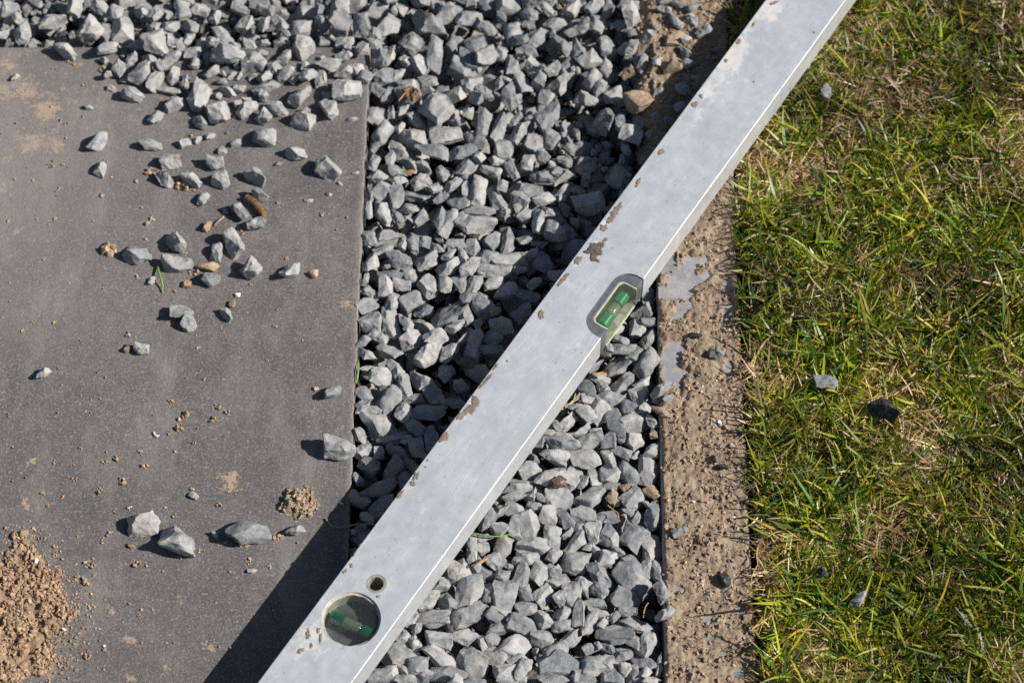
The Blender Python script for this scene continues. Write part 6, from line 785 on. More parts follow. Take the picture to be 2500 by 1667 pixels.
-361,-2997,-253,-34,-92,-13,37,79, -2244,3967,-79,61,45,49,9,73, -2465,3987,-266,92,7,9,39,76, -3878,4089,-292,-48,20,-24,9,55, -4000,2568,-311,-9,-21,61,35,72,
-793,3728,-187,-12,-45,71,30,81, 511,3457,-150,11,-23,61,35,60, -1870,3118,-185,-24,51,36,22,64, -1048,3621,-148,23,70,-66,16,83, 999,2997,-211,73,33,14,18,81,
710,-22,-323,4,97,-10,7,67, -865,3353,-167,-37,7,-21,16,84, -529,2932,-101,-70,-40,-5,4,79, -2102,2935,-236,-87,-28,-21,6,81, 627,341,-223,39,-67,-54,2,83,
730,4077,-143,14,-93,30,34,55, 737,774,-249,20,93,26,38,52, 208,2366,-322,-6,42,-89,9,72, -20,407,-326,22,-7,3,19,60, -3063,2688,-186,-29,-93,4,37,69,
-2209,3210,-135,67,33,-38,16,77, -343,-663,-125,-16,-43,-85,6,55, -3210,3639,-144,-33,26,90,7,64, 778,-3049,-246,78,7,58,31,54, -3725,3145,-240,60,-11,-75,27,75,
-521,3324,-167,48,-22,82,12,79, -89,4090,-311,35,25,-36,36,61, 101,-798,-133,-2,-58,-76,26,76, 53,2125,-242,4,50,-33,9,77, -3331,2759,-267,-63,44,31,9,70,
398,477,-314,7,88,-39,34,57, 794,-2280,-309,56,-18,80,21,62, 275,3919,-232,-79,40,-22,3,55, 428,3170,-171,-68,29,27,17,61, 1005,1664,-307,5,77,9,33,66,
-2535,2989,-264,26,85,-43,29,64, -2622,3293,-94,32,-59,37,7,74, -328,-437,-151,1,32,-84,4,71, 821,2249,-225,-59,-38,-3,29,74, -1653,3189,-324,14,12,-58,28,51,
-235,2588,-324,-75,-57,24,17,56, -1328,3299,-221,4,-50,66,0,77, -2722,3655,-173,61,78,2,38,70, -1656,2637,-322,90,-39,9,0,61, -649,2181,-321,-46,-63,41,20,62,
689,3037,-219,-39,26,-70,15,85, -2314,3389,-201,58,18,-30,10,52, 773,2271,-254,70,54,-1,34,73, 883,1010,-199,-95,14,-3,12,62, -3296,3870,-314,81,23,47,31,70,
765,674,-313,-46,-42,-35,15,56, -4010,3346,-224,-25,-41,63,12,54, 801,2034,-233,10,-38,-77,4,76, -881,3562,-306,-68,-11,-58,4,82, -2038,3278,-199,60,23,-48,35,63,
35,554,-205,8,88,-17,27,64, -498,3773,-199,6,-7,-75,22,55, -1032,832,-310,-49,-50,-50,6,53, -3703,3692,-138,-68,-55,44,11,70, -2644,3210,-96,-66,74,3,10,60,
-599,3120,-90,-10,-6,32,21,84, -1249,3943,-205,-89,38,-18,23,57, -449,1876,-318,26,80,-50,4,67, -2597,3730,-158,-57,-3,15,15,76, 223,3415,-228,-96,16,-4,14,51,
133,-2931,-295,-30,-27,-14,16,76, -1877,3053,-177,19,40,31,14,68, -625,-1258,-285,31,86,31,31,69, -147,-210,-253,-14,46,86,21,59, -3939,3379,-169,78,4,58,7,84,
-549,3651,-78,-9,39,57,30,67, -526,-397,-267,11,-49,-73,23,73, 611,-2748,-160,46,-57,13,12,83, -3573,3782,-32,-93,27,-9,36,81, -2535,3019,-233,12,-67,-21,34,69,
641,881,-324,-4,35,-82,35,53, -556,-1092,-179,51,15,-82,35,54, 607,-2673,-215,22,-13,-43,39,53, 593,-3156,-269,-32,-22,-90,8,54, -406,3967,-155,-29,-52,-9,26,62,
969,1836,-274,41,-81,20,28,81, 344,427,-92,-59,48,25,1,82, -3000,2872,-250,-34,49,-61,36,76, -514,1309,-324,-33,7,14,35,55, 865,396,-90,-50,84,-16,22,73,
-414,-2457,-187,33,52,55,17,80, -3196,3150,-118,-6,4,-65,34,55, -2275,2648,-273,-67,61,39,5,55, -1577,3162,-211,44,18,4,10,83, -982,-2305,-316,2,11,72,29,72,
660,338,-191,-5,31,-33,7,74, -2755,3010,-235,-28,62,28,24,80, 718,4096,-95,-61,-43,-64,39,64, -1078,3879,-170,-37,75,22,16,53, 154,-2270,-69,-16,57,-29,26,62,
352,3025,-172,-50,18,-60,12,63, 478,3724,-202,73,49,-45,15,66, -522,-2962,-198,1,4,94,24,82, -65,-585,-206,-96,-17,-4,2,83, 331,-136,-256,-32,92,-16,18,85,
-727,2057,-114,-15,78,35,3,76, 266,3380,-238,26,-35,8,15,51, -2894,3676,-98,-44,87,-4,39,58, -3087,3091,-325,0,0,-98,31,57, -1372,2887,-242,-33,54,33,15,66,
240,1927,-214,-36,-20,86,6,72, 964,-1947,-279,-44,-49,48,16,66, -515,-1366,-219,-27,15,-57,11,77, -709,-2965,-166,80,-22,26,1,77, 657,3608,-315,22,7,-31,2,62,
-3137,2539,-186,-45,-34,-79,14,55, 263,2928,-164,-74,53,34,35,80, -376,504,-323,-50,20,-25,7,68, -424,2655,-187,-25,-5,39,35,85, -4113,3466,-175,84,-19,5,31,63,
238,2554,-277,-3,61,25,8,74, 242,1739,-325,17,0,-9,5,51, 743,3063,-173,27,12,90,18,59, -240,-988,-183,41,78,32,33,84, -3846,2990,-256,-58,65,38,11,54,
-174,793,-322,-1,1,90,7,67, 142,479,-183,-18,59,59,1,85, -598,-2810,-175,-26,-37,-87,11,77, -47,-3120,-321,-78,30,13,4,54, 256,1308,-152,33,-65,5,0,50,
-802,2780,-219,71,-50,-17,21,77, -149,1987,-214,25,-30,39,19,78, -3728,3590,-80,9,57,-10,36,67, 461,2807,-327,-28,-4,18,15,56, 293,-2926,-238,82,54,13,24,59,
-2261,3807,-289,-92,18,-16,3,83, -895,-2311,-206,-44,28,12,12,70, 736,1402,-178,60,27,-73,0,75, -1706,3873,-193,-54,-12,-18,4,77, 426,-2307,-282,-28,78,26,14,62,
-370,-825,-160,0,47,38,4,81, -2141,3684,-149,29,-34,26,16,58, -248,-81,-315,-71,-29,-28,38,54, -3500,3013,-145,-42,88,10,25,63, 216,2314,30,-9,75,59,16,57,
984,749,-136,-53,-56,62,21,63, 442,4081,-207,49,-80,26,22,78, 405,1768,-134,-52,-65,-53,18,76, -1216,4084,-302,-13,62,3,8,69, -532,1102,-192,72,-9,-18,32,64,
218,3376,-207,94,-14,-12,35,72, -1466,3497,-143,10,-85,18,22,57, -118,-768,-245,-11,-29,-90,8,71, -811,-1736,-315,-2,-69,29,4,58, -320,3929,-180,-39,-90,8,39,74,
-1250,4045,-314,-49,25,-47,24,61, 194,349,-210,24,-78,6,30,58, -1036,-1891,-213,-57,61,47,24,77, -3098,4068,-287,-75,23,-57,12,82, -265,-650,-317,-56,80,-16,5,72,
667,1508,-120,-42,27,77,8,64, -730,-1337,-245,23,-69,-12,20,65, -840,-2487,-193,-93,-14,15,0,81, -1105,2795,-308,31,68,40,0,50, 675,3609,-258,-42,0,72,13,73,
601,3089,-253,-39,10,53,8,51, -263,-858,-179,-28,-91,17,23,59, -1073,4099,-283,33,-63,56,36,51, -842,3968,-306,-71,-17,57,19,59, -2403,3705,-101,61,-12,38,27,74,
-402,2528,-241,-5,-8,-89,1,51, -1694,3846,-227,-12,98,-6,25,70, -3048,3567,-58,-39,-25,77,39,63, -4025,2827,-200,33,-83,-39,4,74, -1394,4023,-310,58,-2,78,26,57,
2,-596,-307,-28,-71,-53,29,81, -1179,2934,-208,-24,82,-25,23,65, -3741,3643,-94,-92,26,19,35,84, -3086,2642,-226,19,94,-25,23,64, -864,-2738,-158,-27,-58,-34,30,55,
766,-2741,-205,-16,37,-11,4,66, -1938,3504,-237,-81,25,51,3,82, -228,-1484,-327,-20,93,-5,25,51, -726,3236,-180,57,-72,-38,1,61, -848,3809,-158,-27,37,39,1,59,
-995,-2033,-175,34,6,-13,35,66, -37,1464,-269,-9,35,-75,30,69, 802,2905,-211,-1,-19,-2,9,75, 409,330,-287,1,25,85,15,70, 23,-2681,-325,-8,-85,-47,33,50,
-305,-272,-257,-39,-25,-87,8,61, -1179,3161,-324,59,-34,-69,24,53, -763,3805,-181,-73,-32,18,37,61, 358,-480,-108,-13,31,-66,13,78, -312,-2583,-244,17,-78,-56,24,82,
-329,2108,42,-62,50,-18,14,81, -3416,3150,-171,-74,-59,1,7,59, -1620,4008,-137,13,-50,-70,22,63, 748,1077,-319,43,73,37,11,69, -782,-1138,-198,26,-34,-4,0,76,
-1450,3237,-299,-58,28,60,11,69, 794,1524,-37,33,-55,-52,6,72, -829,-2184,-251,78,-54,19,6,63, -3804,3305,-176,4,32,34,5,73, 933,2573,-323,-14,-15,62,19,55,
-2614,4083,-312,-30,70,26,22,53, 533,3745,-323,-98,4,9,11,77, 421,41,-249,-5,-93,-30,19,72, -4005,3114,-227,51,3,-58,30,75, 0,2840,-282,-32,77,45,31,67,
593,1633,-195,77,-41,8,6,82, -1052,-1434,-30,20,-4,66,10,51, 763,3092,-203,-14,9,96,15,52, -3028,3455,-115,-97,16,-5,1,53, 333,-2729,-172,-8,-13,-67,21,85,
988,992,-325,66,-61,-38,3,65, 295,-2629,-218,-27,-41,63,22,69, -2722,3830,-221,79,-50,-3,14,53, -174,2938,-291,94,19,-12,33,63, 715,1630,-200,26,16,16,32,76,
-2576,2708,-313,1,-5,-97,8,67, -328,3168,-220,12,-60,22,22,54, -130,-2802,-232,76,52,-27,16,73, -1377,2939,-212,42,3,86,22,68, -1747,3612,-162,40,-59,-57,22,84,
162,3870,-163,-24,51,81,15,71, 210,-670,-233,-35,24,83,12,60, -657,-946,-326,0,0,50,25,51, 397,1991,-245,-42,-87,-17,25,63, 374,2476,-78,62,32,-69,2,51,
356,325,-262,20,-10,79,11,70, -345,2142,-325,31,92,15,39,55, 699,-2578,-238,13,21,-74,3,56, 458,725,-220,-62,-40,-32,8,51, -3056,4061,-315,18,-47,-81,27,75,
-280,3659,-203,-78,15,-54,35,79, -805,3040,-308,77,-55,22,39,65, -3181,2820,-198,16,56,47,18,69, -800,3379,-172,54,-37,-71,18,75, -84,2431,-306,10,68,-51,10,72,
-338,3571,-229,89,2,15,31,52, -55,-110,-145,-2,-58,40,38,84, 874,400,-146,32,23,-88,36,62, 708,1283,-217,-83,22,44,5,58, -810,2043,-44,-2,71,-68,37,57,
272,3970,-172,-58,5,32,1,53, 950,-2977,-251,-59,-39,-15,8,57, -576,-1172,-118,45,87,-12,13,70, -201,-2065,-151,-49,-84,9,18,72, -2144,3961,-164,68,-5,71,21,57,
-478,-1512,-207,-49,71,-13,11,72, 683,1868,-261,-17,-85,11,0,69, 502,1477,-326,-41,12,-33,9,53, 489,2703,-171,45,39,28,26,81, 786,967,-137,-13,3,95,28,81,
991,3693,-319,21,12,40,8,65, -3821,4093,-265,-81,-30,48,19,77, -879,-3007,-229,9,-25,-46,39,52, -3706,3120,-212,15,-59,78,36,56, -1937,2743,-323,9,-88,-43,27,64,
-1030,1330,-313,-28,34,6,15,69, 755,3324,-189,-25,42,85,31,76, 295,-2948,-210,34,-61,-69,1,56, 532,2669,-183,75,59,-14,7,78, 34,225,-213,-83,40,21,20,80,
138,1369,-237,-23,9,0,10,53, -3435,4096,-310,-83,7,53,1,56, 478,4047,-206,22,-20,-91,37,55, 311,3005,-119,-13,45,-72,0,85, -2924,3366,-73,-95,-2,26,35,76,
303,2645,2,-62,61,-45,5,81, -687,3951,-280,-53,-36,-32,38,66, 226,3453,-208,-3,-98,8,18,54, -3123,3939,-310,-14,7,-58,26,61, 768,-73,-317,-33,-8,25,14,60,
-2837,2911,-197,-82,-24,19,0,56, -442,2352,-199,78,19,16,0,54, -662,3220,-206,-50,0,-42,35,61, 841,510,-190,47,-32,-81,1,70, -1804,4064,-210,57,-77,-25,8,83,
-829,2300,-259,71,24,-31,17,73, -250,2123,-323,69,-71,0,9,56, -126,2829,-283,2,23,-43,13,70, -523,3943,-312,-35,85,26,33,85, -414,1400,-313,57,-26,77,22,62,
435,2147,-314,-42,87,-7,8,64, -1164,3432,-228,-15,88,10,31,75, 17,248,-252,-41,-38,81,8,60, -749,923,-322,-47,-86,13,29,51, -957,-1908,-222,-29,48,11,33,53,
727,1642,-263,-63,9,-1,10,61, 207,3753,-61,-94,4,-21,31,74, 631,3594,-75,-8,-62,12,30,63, -264,2638,-324,45,86,-15,7,60, 838,1069,-271,-45,47,37,34,74,
201,8,-170,-32,14,-44,38,68, -827,-1437,-226,-25,-94,-3,4,60, -2995,2731,-203,13,90,25,14,71, 423,721,-187,-48,34,78,17,81, -170,2806,-238,56,-64,44,20,83,
-2277,3786,-261,47,12,82,14,53, 1027,3792,-230,56,-24,-63,1,71, -3494,2539,-211,-76,-5,32,20,63, -1753,2845,-232,15,-74,-46,31,70, 560,3893,-150,87,-14,-45,33,58,
-446,-26,-322,-23,10,-43,23,65, -3955,4093,-129,4,67,73,8,60, 361,1649,-176,89,36,-13,3,68, -752,3287,-184,-34,-57,-4,4,80, 278,-579,-300,55,-69,-8,3,81,
752,-118,-320,1,2,-97,29,68, -239,1517,16,24,7,90,6,85, -2432,2964,-203,-82,-23,48,7,81, -931,-2053,-202,-86,25,42,31,84, -1294,3412,-209,-94,-19,8,15,51,
-1257,3410,-190,81,-49,-28,5,74, -349,-1509,-195,54,-29,77,32,61, -289,-2895,-207,30,49,74,0,54, -1521,2816,-257,75,-55,3,32,64, -325,3701,-235,38,90,-10,20,71,
712,3118,-213,0,70,-64,22,73, -388,-1313,-168,-51,-83,2,35,81, 696,303,-170,-35,-22,-28,6,61, 379,3927,-226,-39,-79,-9,27,77, -3979,3992,-108,8,-33,-18,38,85,
-1013,2089,-321,26,-1,76,2,59, 460,-2392,-315,-18,45,-74,39,78, -980,929,-228,21,-72,63,37,56, -2977,3157,-165,-47,56,66,3,65, -570,-2588,-194,87,-44,-18,36,55,
-586,-1570,-229,-83,14,34,7,83, -752,-2328,-223,-74,36,-11,26,58, -3609,2971,-185,-33,10,76,6,63, -2825,2773,-201,-86,42,-27,1,75, -915,3503,-190,-15,-39,-49,9,71,
-690,-139,-215,20,56,2,2,84, -397,862,-322,-2,2,99,12,56, -3984,3291,-229,8,-44,53,39,57, -3220,2535,-193,-80,6,18,3,75, -2748,3902,-247,65,-44,-54,24,69,
-827,-2250,-232,-27,64,-1,38,53, -215,558,-15,-83,16,7,27,66, -435,3526,-182,61,43,-11,27,54, -3,906,-277,82,54,1,21,68, -1025,2531,-318,16,9,-71,28,75,
-2293,2602,-300,-54,-5,79,17,78, -1565,3059,-256,-4,50,57,39,75, -1771,2564,-273,13,3,-62,30,59, -71,-394,-212,-83,34,12,29,74, -3545,4088,1,18,-79,-16,19,81,
-3905,2992,-170,-14,-43,49,14,70, -141,-2522,-167,-15,63,32,1,73, 266,-2703,-246,44,-86,-22,0,78, -498,3484,-313,62,-9,-65,35,59, -593,4089,-222,32,86,2,9,83,
-871,-228,-318,-60,-65,36,34,60, 157,1130,-327,-6,23,-90,15,64, -1541,3766,-138,-28,-29,-78,13,66, -2016,3503,-94,-16,-54,-78,38,65, -3849,4090,-221,-10,10,13,2,55,
-2726,2701,-233,27,-57,63,35,73, -1712,4034,-162,-14,97,-6,18,50, -480,-2988,-247,-23,-46,38,31,52, -2372,3110,-167,-47,34,-80,20,61, -1112,3679,-242,19,-22,14,3,82,
-2497,3358,-150,58,-59,27,8,79, -1271,4085,-320,-38,-60,27,19,53, 587,-2594,-115,-5,-1,-75,12,74, 552,-2244,-14,-4,-10,-44,25,71, -345,3796,-235,29,-77,44,22,74,
-2011,3117,-235,74,57,-25,39,59, 246,-413,-206,17,60,3,25,58, -3649,3966,-249,-43,-75,-45,21,79, -2327,2940,-71,74,2,66,22,76, 960,-2133,-262,32,-59,-13,10,55,
173,501,-229,-18,-45,-13,32,80, 221,2988,-118,20,6,-37,30,84, 356,1034,-95,-62,-41,-7,17,66, -1016,-2696,-92,-68,-13,-51,13,77, -288,2155,-325,3,3,-20,24,50,
-615,-2127,-9,20,42,-64,2,80, -890,1871,-236,35,25,84,23,52, 851,2584,-253,-41,-17,46,2,63, -718,3863,-323,89,-21,-16,39,68, 234,3215,-92,13,16,66,5,52,
-1039,-269,-271,-62,49,45,38,66, -2459,3080,-151,-34,-11,-89,35,58, -618,3834,-258,16,-3,85,17,64, 3,-256,-199,-53,-61,-44,38,83, -2799,3918,-204,15,-55,77,13,72,
408,-441,-222,-63,40,31,19,69, -3756,3045,-203,43,77,39,23,73, -1442,4086,-69,-25,14,-86,39,54, -419,3198,-267,-20,56,-78,7,57, -67,-2618,-138,-52,-7,32,2,74,
689,3259,-187,-18,-19,17,7,62, -369,2473,-317,8,-63,-76,23,84, 5,-1074,-323,-36,-55,61,27,51, -1289,3123,-152,-54,73,37,4,71, -386,-798,-201,3,56,-29,21,62,
-1214,3165,-218,-2,-40,43,17,81, 299,-165,-325,-88,38,-26,1,54, -2813,3841,-157,5,61,-31,18,75, 427,-2969,-216,60,30,-46,29,63, 681,3819,-183,-44,75,-17,3,134,
799,3858,-141,28,66,-37,32,167, 920,3265,-200,-83,-28,43,37,183, 919,3032,-186,10,-48,55,11,129, 785,3610,-38,60,70,-8,16,215, 1370,3128,146,-5,99,0,32,188,
1985,3957,115,67,-1,-1,6,225, 681,1899,-55,-34,-61,-2,4,212, 1002,3210,-118,-29,19,72,19,161, 1151,3531,151,81,-5,0,1,225, 798,3397,-59,-12,-37,70,18,195,
814,3966,-35,37,75,20,20,225, 1371,3415,122,0,-5,-27,39,194, 593,3700,-51,-4,32,-43,22,204, 872,2989,-139,-58,49,60,0,149, 998,2567,63,49,-38,-77,28,130,
734,2366,-236,-14,-30,15,19,143, 1488,3521,146,19,2,72,38,225, 721,1978,-183,34,52,41,11,119, 734,2993,-130,59,20,71,11,178, 1271,3046,120,-91,-20,-3,17,124,
1288,3657,116,-81,54,1,27,146, 695,3935,-211,14,41,88,33,161, 695,3447,-154,-14,48,72,31,153, 891,2770,78,47,-66,-31,14,173, 989,4019,25,82,37,40,9,219,
996,3420,-102,-86,37,12,24,207, 1192,3660,111,-26,11,6,17,95, 1616,3499,112,-55,4,66,0,82, 1476,2981,120,-86,48,4,18,103, 1347,2100,124,-60,-56,-25,7,100,
1896,4041,37,34,-85,-32,5,92, 1335,2792,112,-12,-25,-83,2,91, 1287,2497,118,77,14,21,0,89, 1239,3183,121,81,34,34,18,97, 1418,2568,113,-13,95,-7,25,138,
1234,3995,114,65,-16,21,34,94, 991,2174,-109,-57,76,-5,18,108, 1469,3290,126,-12,-87,46,32,109, 1442,3693,104,-82,-44,29,3,92,
]
SLABTXT = """
large pale angular stone alone near the slab's upper left, just below the far gravel edge
small grey stone nearest the slab's left side, left of the big pale stone
small whitish stone on the slab above the round ridged stone
small pale stone just left of the blocky stone at the heap's lower left
blocky squarish grey stone at the lower left corner of the gravel heap
flat elongated pale stone slanting across the lower left of the heap
rounded grey stone just below the flat elongated slanting one
lumpy pale stone standing alone just below the heap, above the flat-topped stone
squarish pale stone with shaded left face at the heap's lower edge
big rounded pale stone in the middle of the heap's lower edge
smooth pale egg-shaped stone alone above the heap's lower edge
long pale stone with pointed right end lying alone in a heap gap
tall narrow grey stone at the heap's lower left part
pale stone with a dark left facet in the heap's lower edge
pointed pale stone just above the dark triangular one
grey stone touching the upper right of the pale pointed one
dark grey triangular stone sticking out of the heap's bottom
stepped blocky stone with dark left face at heap's lower right
tall rounded grey stone right of the stepped blocky one
big pale angular stone nearest the slab corner in the heap
pale cracked stone above the stepped blocky one
round ridged stone alone on the slab's left part
teardrop-shaped stone below the round ridged stone
flat-topped half-moon stone casting a long pointed shadow
small triangular pale stone beside a tiny soil crumb, leftmost of three small ones
small grey stone in the middle of a row of three small ones
small forked grey stone, rightmost of three small ones
small grey stone alone below the dark triangular heap stone
small pale stone touching the top of the oval dimpled stone
grey stone with a rounded pale top facet, left of the pyramid stone
tall pyramid-shaped stone near the slab's right edge
round stone with a dark dimple in the upper left of the cluster
dark-faced pointed stone at the lower left of the cluster
five-sided pale stone in the middle of the cluster
oval pale stone at the upper right of the cluster
pale pentagonal stone at the right end of the cluster
large grey stone with small spike just above the brown bark roll
dark smooth oval stone touching the brown bark roll
small upright stone with a shaded left face below the cluster
striped folded grey stone left of the brown bark roll
tiny pale chip touching the striped folded stone
squarish stone below the brown bark roll
tiny grey pebble left of the pyramid stone
tiny flat grey pebble below and left of the pyramid stone, lowest of the row
tiny grey pebble between two others below the pyramid stone
tiny grey pebble nearest the pyramid stone's lower right
tiny flat pale chip between pyramid stone and slab edge
tiny grey pebble below the teardrop stone
tiny grey pebble left of the ochre soil clod
flat small chip between heap and slab corner
long triangular stone with dark left side at mid slab
dark broad stone at the far left of the middle group
flat dark oblong stone with a black front face
narrow upright pale stone left of the tall pear-shaped stone
tall pear-shaped pale stone casting the longest shadow at mid slab
pale stone with a beige patch below the pear-shaped stone
ridged pale stone at the right end of the middle group
dark rectangular stone touching the ochre clod
small pale triangular stone beside the green grass stem
upper grey stone of a touching pair below the middle group
lower pale stone of a touching pair below the middle group
single round grey stone right of the touching pair
small oval grey stone beside an ochre crumb at mid slab
small round stone alone at the slab's left side
small pyramid stone near the slab's right edge, lower half
big rounded stone perched on the slab's right edge
pale wedge stone at left of the lower trio, shaded by its neighbour
big faceted cube-like stone in the middle of the lower trio
big ribbed wedge-shaped stone at the right of the lower trio
flat pale oval stone below the crumbled soil pile
small dark pebble touching the shadow of the ribbed wedge stone
small pale flat pebble above the lower trio
tiny bluish chip below the ribbed wedge stone
"""
KERBTXT = """
pale rounded stone sitting on the edging stone's gravel edge right of the vial window
small bluish chip under the pale rounded stone on the edging stone
small flat bluish chip between gravel and edging stone
grey stone leaning over the edging stone's edge near the bottom, upper of two
pale triangular stone lying over the edging stone's edge near the bottom, lower of two
squarish grey stone on the soil of the edging stone, middle
flat dark sliver half buried in the soil of the edging stone
oval grey stone beside a white pebble on the edging stone
dark pointed chip in the soil near the lower end of the edging stone
small dark chip below a round clod on the edging stone
"""
LAWNTXT = """
grey angular stone resting on the lawn above and left of the black stone
shiny black stone sunk in the lawn grass
small dark bluish stone low in the lawn near the edging stone
pale grey rounded stone in the lower lawn
small white-grey stone at the far end of the lawn beside the level
"""
CLODTXT = """
round ochre soil clod on slab near the middle group of stones
long flat ochre clod behind the dark rectangular stone on the slab
small ochre clod beside the single round grey stone
ochre clod beside the small oval grey stone at mid slab
small ochre clod near the ridged stone towards the slab edge
small ochre clod between the middle group and the touching pair
ochre clod left of the faceted cube-like stone on the slab
small ochre clod at the edge of the level's shadow in the gravel
brown clod among the gravel right of the level, beside a dry orange stem
flat brown clod among the gravel beside rust-marked stones
brown clod in the gravel against the edging stone
large brown clod at the gravel side of the edging stone right of the level
small brown clod below the large one at the edging stone
brown clod at the far end, nearest the gravel, above the biggest clod
biggest pale brown clod, lying on the soil left of the level
brown clod at the far end beside the slim pale stone
brown clod at the far end under two pale stones
round brown clod on the edging stone just above a dark chip
"""
WHITETXT = """
white pebble on edging soil left of the grass shadows
white pebble on the edging stone near the lawn gap, below the bare slate patch
larger white pebble pair member low on the edging soil
tiny white pebble on the lower edging soil, left one
tiny white pebble at the edging stone's lawn side
white sliver high on the edging stone beside the lawn
tiny white pebble beside the bare grey patch of the edging stone
tiny white speck on the edging soil near its middle
tiny white speck right of the lower bare patch
tiny white speck near the brown clods of the edging stone
tiny white speck above the larger white pebble
white pebble touching the oval grey stone on the edging stone
tiny white pebble above the oval grey stone on the edging stone
tiny white pebble at the lawn gap beside the lower edging soil
white pebble on the slab right of the touching pair
white flake at the right rim of the ochre soil heap
tiny white bead on the slab between heap and level shadow
white flake on top of the ochre soil heap
"""
# ================================================================ scene
scn = bpy.context.scene
col = scn.collection
RND = random.Random(11)
def tag(o, label=None, cat=None, group=None, kind=None):
    if label: o['label'] = label
    if cat: o['category'] = cat
    if group: o['group'] = group
    if kind: o['kind'] = kind
    return o
def link(name, me, mat=None, parent=None, loc=None):
    o = bpy.data.objects.new(name, me); col.objects.link(o)
    if mat is not None and me is not None: me.materials.append(mat)
    if parent: o.parent = parent
    if loc is not None: o.location = loc
    return o
def from_bm(name, bm, mat=None, parent=None, loc=None, smooth=None):
    me = bpy.data.meshes.new(name); bm.to_mesh(me); bm.free()
    if smooth is not None:
        me.shade_smooth(); me.set_sharp_from_angle(angle=math.radians(smooth))
    return link(name, me, mat, parent, loc)
def np_mesh(name, V, Fs, attrs=None, smooth=None):
    """V (n,3); Fs list of (m,k) index arrays; attrs name -> per-vertex float or rgb"""
    me = bpy.data.meshes.new(name)
    V = np.asarray(V, np.float32); me.vertices.add(len(V)); me.vertices.foreach_set('co', V.ravel())
    Fs = [f for f in Fs if len(f)]
    nl = sum(f.size for f in Fs); npol = sum(len(f) for f in Fs)
    me.loops.add(nl); me.polygons.add(npol)
    me.loops.foreach_set('vertex_index', np.concatenate([f.ravel() for f in Fs]).astype(np.int32))
    tot = np.concatenate([np.full(len(f), f.shape[1]) for f in Fs]).astype(np.int32)
    st = np.concatenate([[0], np.cumsum(tot)[:-1]]).astype(np.int32)
    me.polygons.foreach_set('loop_start', st); me.polygons.foreach_set('loop_total', tot)
    me.update(calc_edges=True)
    for k, a in (attrs or {}).items():
        a = np.asarray(a, np.float32)
        if a.ndim == 1:
            me.attributes.new(k, 'FLOAT', 'POINT').data.foreach_set('value', a)
        else:
            c = np.ones((len(a), 4), np.float32); c[:, :3] = a
            me.attributes.new(k, 'FLOAT_COLOR', 'POINT').data.foreach_set('color', c.ravel())
    if smooth is not None:
        me.shade_smooth()
        if smooth < 180: me.set_sharp_from_angle(angle=math.radians(smooth))
    return me
def arr(bm):
    bm.verts.ensure_lookup_table(); bm.verts.index_update()
    V = np.array([v.co[:] for v in bm.verts]); T = {}
    for f in bm.faces: T.setdefault(len(f.verts), []).append([v.index for v in f.verts])
    return V, {k: np.array(f) for k, f in T.items()}
def merge(name, items, mat, smooth=35, extra='tone'):
    """items: (V, faces dict, 4x4, value) joined into one mesh"""
    Vs = []; Fd = {}; A = []; n = 0
    for V, T, M, val in items:
        M = np.array(M)
        Vs.append(V @ M[:3, :3].T + M[:3, 3]); A.append(np.full(len(V), val))
        for k, f in T.items(): Fd.setdefault(k, []).append(f+n)
        n += len(V)
    return np_mesh(name, np.concatenate(Vs), [np.concatenate(f) for f in Fd.values()], {extra: np.concatenate(A)}, smooth)
